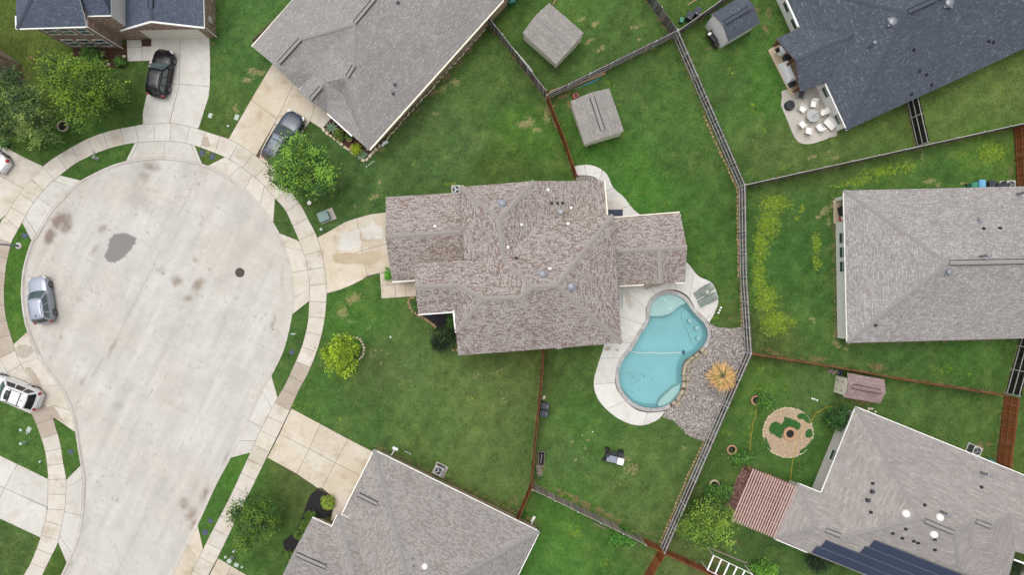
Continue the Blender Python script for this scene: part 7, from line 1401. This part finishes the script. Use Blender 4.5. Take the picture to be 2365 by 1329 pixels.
for f in (.1, .9):
    for s_ in (.08, .92): p = T0.lerp(B0, f).lerp(T1_.lerp(B1, f), s_)-g0; mb = MB(); mb.box((p.x, p.y, 1.2), (.14, .14, 2.4)); mb.build('post', 'pergola_dark', pg)
for k, (x, y) in enumerate(((1738,1110),(1770,1150),(1795,1185))):
    r_ = thing('outdoor_seat', ['brown seat under the upper corner of the pergola', 'brown seat under the middle of the pergola', 'brown seat under the lower corner of the pergola'][k], 'chair', W(x, y), .4*k); mb = MB(); mb.box((0, 0, .22), (.9, .8, .4)); mb.build('seat', 'mulch', r_); mb = MB(); mb.box((.42, 0, .55), (.12, .8, .5)); mb.build('backrest', 'redwood', r_)
# climbing frame
cf = thing('climbing_frame', 'white ladder-like climbing frame at the bottom edge', 'play frame', W(1690,1310)); f0 = cf.location.copy(); A0, A1, B0, B1 = W(1648.5,1284.5,2.1), W(1738,1328,2.1), W(1634,1318,2.1), W(1722,1362,2.1)
for a, b_ in ((A0, A1), (B0, B1)): mb = MB(); mb.tube([a-f0, b_-f0], .035, 8); mb.build('rail', 'white_trim', cf)
for k in range(6): f = k/5; mb = MB(); mb.bar(A0.lerp(A1, f)-f0, B0.lerp(B1, f)-f0, .13, .05); mb.build('rung', 'white_trim', cf)
for p in (A0, A1, B0, B1): mb = MB(); q = p-f0; mb.tube([q, (q.x, q.y, 0)], .04, 8); mb.build('post', 'white_trim', cf)
planks('grey timber edging below the pergola lawn', [(1636,1265),(1725,1302)], 1, 'lumber_gray', .12, .12, 'timber_edging'); planks('grey timber edging of the small bed under the pale fence', [(1370,1209),(1408,1226)], 1, 'lumber_gray', .12, .12, 'timber_edging'); planks('grey timber edging by the orange fence panel', [(1458,1252),(1484,1265)], 1, 'lumber_gray', .1, .1, 'timber_edging')
planks('tan plank lying on the lawn at the top edge', [(1588,11),(1612,-4)], 1, 'lumber', .1, .05, 'loose_plank'); planks('two tan rails leaning behind the tan shed at the top', [(1276,10),(1290,-4)], 2, 'lumber', .08, .08, 'loose_rails')
# ring planters, fire bowl, hoses
def ringpot(label, px, r_, w, arc=(0, 360), mat='terracotta'):
    t0 = thing('ring_planter', label, 'planter', W(*px)); mb = MB(); n = 28; a0, a1 = R(arc[0]), R(arc[1]); vs_ = []; fs_ = []
    for k in range(n+1):
        a = a0+(a1-a0)*k/n
        for rr_, z in ((r_, 0), (r_, .24), (r_-w*.5, .28), (r_-w, .24), (r_-w, .05)): vs_.append((rr_*math.cos(a), rr_*math.sin(a), z))
    for k in range(n):
        for j in range(4): fs_.append((k*5+j, (k+1)*5+j, (k+1)*5+j+1, k*5+j+1))
    mb.add(vs_, fs_); mb.build('rim', mat, t0, smooth=50); mb = MB(); mb.lathe([(r_-w*.8, .0), (r_-w*.8, .08), (0, .1)], 20); mb.build('soil', 'mulch_black', t0)
ringpot('round terracotta bowl in the middle of the pebble circle', (1823,1002), .64, .26); ringpot('terracotta ring planter under the shrub above the pebble circle', (1745,925), .5, .16); ringpot('terracotta ring planter by the yellow hose', (1689,1039), .48, .14); ringpot('terracotta ring planter left of the paver patio', (1649,1120), .5, .14, mat='sand_stone'); ringpot('tan ring edging at the drooping tree', (147,292), .52, .1, mat='sand_stone')
disc('round white cap inside the tan ring edging', (146,292), .14, 'utility_pale')
for p, l in (((815,344), 'round brown pot in the agave bed'), ((781,320), 'brown pot under the loose green plant'), ((809,323), 'dark pot near the white gutter')): mb = MB(); mb.lathe([(.17, 0), (.24, .32), (.26, .34), (.2, .34), (.19, .26), (0, .26)], 18); o = mb.build('plant_pot', 'terracotta', smooth=40); o.location = W(*p)+Vector((0,0,.03)); tag(o, l, 'pot')
def hose(label, pts):
    P = [W(*p)+Vector((0, 0, .05)) for p in catmull(pts, 6)]; mb = MB(); mb.tube(P, .025, 6); tag(mb.build('garden_hose', 'hose_yellow', org=tuple(P[0])), label, 'hose')
hose('yellow hose crossing the pebble circle', [(1938,941),(1925,941),(1910,940),(1900,946),(1890,952),(1882,956),(1877,968),(1868,975),(1858,982),(1850,1000),(1842,1018),(1838,1035),(1832,1056),(1828,1080),(1825,1112)])
hose('yellow hose from the ring planter to the paver patio', [(1745,944),(1746,955),(1744,965),(1738,980),(1736,1000),(1733,1020),(1731,1040),(1729,1062),(1728,1076),(1733,1090)])
hr = thing('hose_reel', 'dark hose reel box at the solar house corner', 'hose reel', W(1946,942), R(-22)); mb = MB(); mb.box((0, 0, .3), (.5, .4, .55), taper=.9); mb.build('case', 'charcoal', hr); mb = MB(); mb.tube([(-.25, -.1, .35), (-.35, -.1, .35)], .05); mb.build('crank', 'charcoal', hr)
wp = thing('scrap_pile', 'small pile of split wood and a blue tub by the mauve-roofed shed', 'wood pile', W(1922,858), R(-10))
for k in range(9): mb = MB(); mb.box((-.4+.1*k, random.uniform(-.12, .12), .12+.05*(k % 3)), (.12, .4, .1), random.uniform(-.6, .6)); mb.build('log', 'lumber_gray', wp)
mb = MB(); mb.lathe([(.17, 0), (.22, .4), (.2, .4), (.15, .1), (0, .1)], 14, (.62, -.02, 0)); mb.build('tub', 'meter_blue', wp)
jk = thing('yard_tools', 'white jugs and tools at the corner of the grey house', 'junk', W(888,331)); 
for x, y, s_ in ((0, 0, .2), (.22, .1, .17), (-.15, -.2, .14)): mb = MB(); mb.lathe([(s_*.8, 0), (s_, s_*1.2), (s_*.4, s_*1.9), (0, s_*2)], 12, (x, y, 0)); mb.build('jug', 'fabric_white', jk, smooth=50)
rp = thing('rubble_pile', 'white rubble stones beside the solar house roof corner', 'rocks', W(2013,948))
for k in range(5): inst('rock', lm[k % 5], rp, (random.uniform(-.35, .35), random.uniform(-.18, .18), 0), k, (.22, .18, .12))

# ------------------------------------------------------------------ loose grass blades and weed leaves over the lawns
EX = EXCL+[STREET, gw, [tuple(p) for p in offset_poly(POOLW, -0.5)], [W2(*p) for p in pv]]
def free(X, Y):
    k = np.ones(len(X), bool)
    for po_ in EX:
        xs = [p[0] for p in po_]; ys = [p[1] for p in po_]; c_ = k & (X > min(xs)) & (X < max(xs)) & (Y > min(ys)) & (Y < max(ys)); ii = np.where(c_)[0]
        if len(ii): k[ii[inpoly(X[ii], Y[ii], po_)]] = False
    return k
def blades(name, X, Y, ln, wd, cols, label, cat):
    n = len(X); a = rng.uniform(0, 6.28, n); L_ = ln*rng.uniform(.6, 1.4, n); d = np.stack([np.cos(a), np.sin(a)], -1); sd_ = np.stack([-d[:, 1], d[:, 0]], -1)*(wd*rng.uniform(.6, 1.4, n))[:, None]
    z0 = np.full(n, .012); b0 = np.stack([X, Y], -1); V = np.stack([np.c_[b0-sd_, z0], np.c_[b0+sd_, z0], np.c_[b0+d*L_[:, None], z0+.02+.5*L_*rng.random(n)]], 1)
    me = bpy.data.meshes.new(name); me.from_pydata(V.reshape(-1, 3).tolist(), [], np.arange(n*3).reshape(-1, 3).tolist()); at_ = me.color_attributes.new('Col', 'FLOAT_COLOR', 'POINT')
    arr = np.ones((n*3, 4), np.float32); arr[:, :3] = np.repeat(cols, 3, 0); at_.data.foreach_set('color', arr.ravel()); me.materials.append(M['leaf']); o = bpy.data.objects.new(name, me); COL.objects.link(o); o['kind'] = 'stuff'; o['label'] = label; return o
X = rng.uniform(-49.5, 49.5, 150000); Y = rng.uniform(-28, 28, 150000); k = free(X, Y); X, Y = X[k], Y[k]; C, MK_ = lawn_colour(X, Y); n = len(X)
C = C*rng.uniform(.6, 1.45, (n, 1)); u = rng.random(n); pale = np.array(lin((150, 158, 104)))*.75; f = (u < .16)[:, None]*.6; C = C*(1-f)+pale*f
blades('grass_blades', X, Y, .15, .028, C, 'loose grass blades standing on the lawns', 'grass')
X = rng.uniform(-49.5, 49.5, 400000); Y = rng.uniform(-28, 28, 400000); PXw = X*S+CX; PYw = CY-Y*S; wm = blobs(PXw, PYw, WEED); cl2 = fbm(PXw, PYw, 16, 71, 4)
k = (wm*(0.2+1.6*cl2) > 0.45+0.4*rng.random(len(X))) & (rng.random(len(X)) < .9); X, Y = X[k], Y[k]; k = free(X, Y); X, Y = X[k], Y[k]
T = np.array([lin(c) for c in ((142,168,44),(124,152,44),(108,138,46),(156,178,60))])*.8; C = T[rng.integers(0, 4, len(X))]*rng.uniform(.7, 1.25, (len(X), 1))
blades('weed_leaves', X, Y, .17, .06, C, 'bright yellow-green weeds spreading through the lawns', 'weeds')
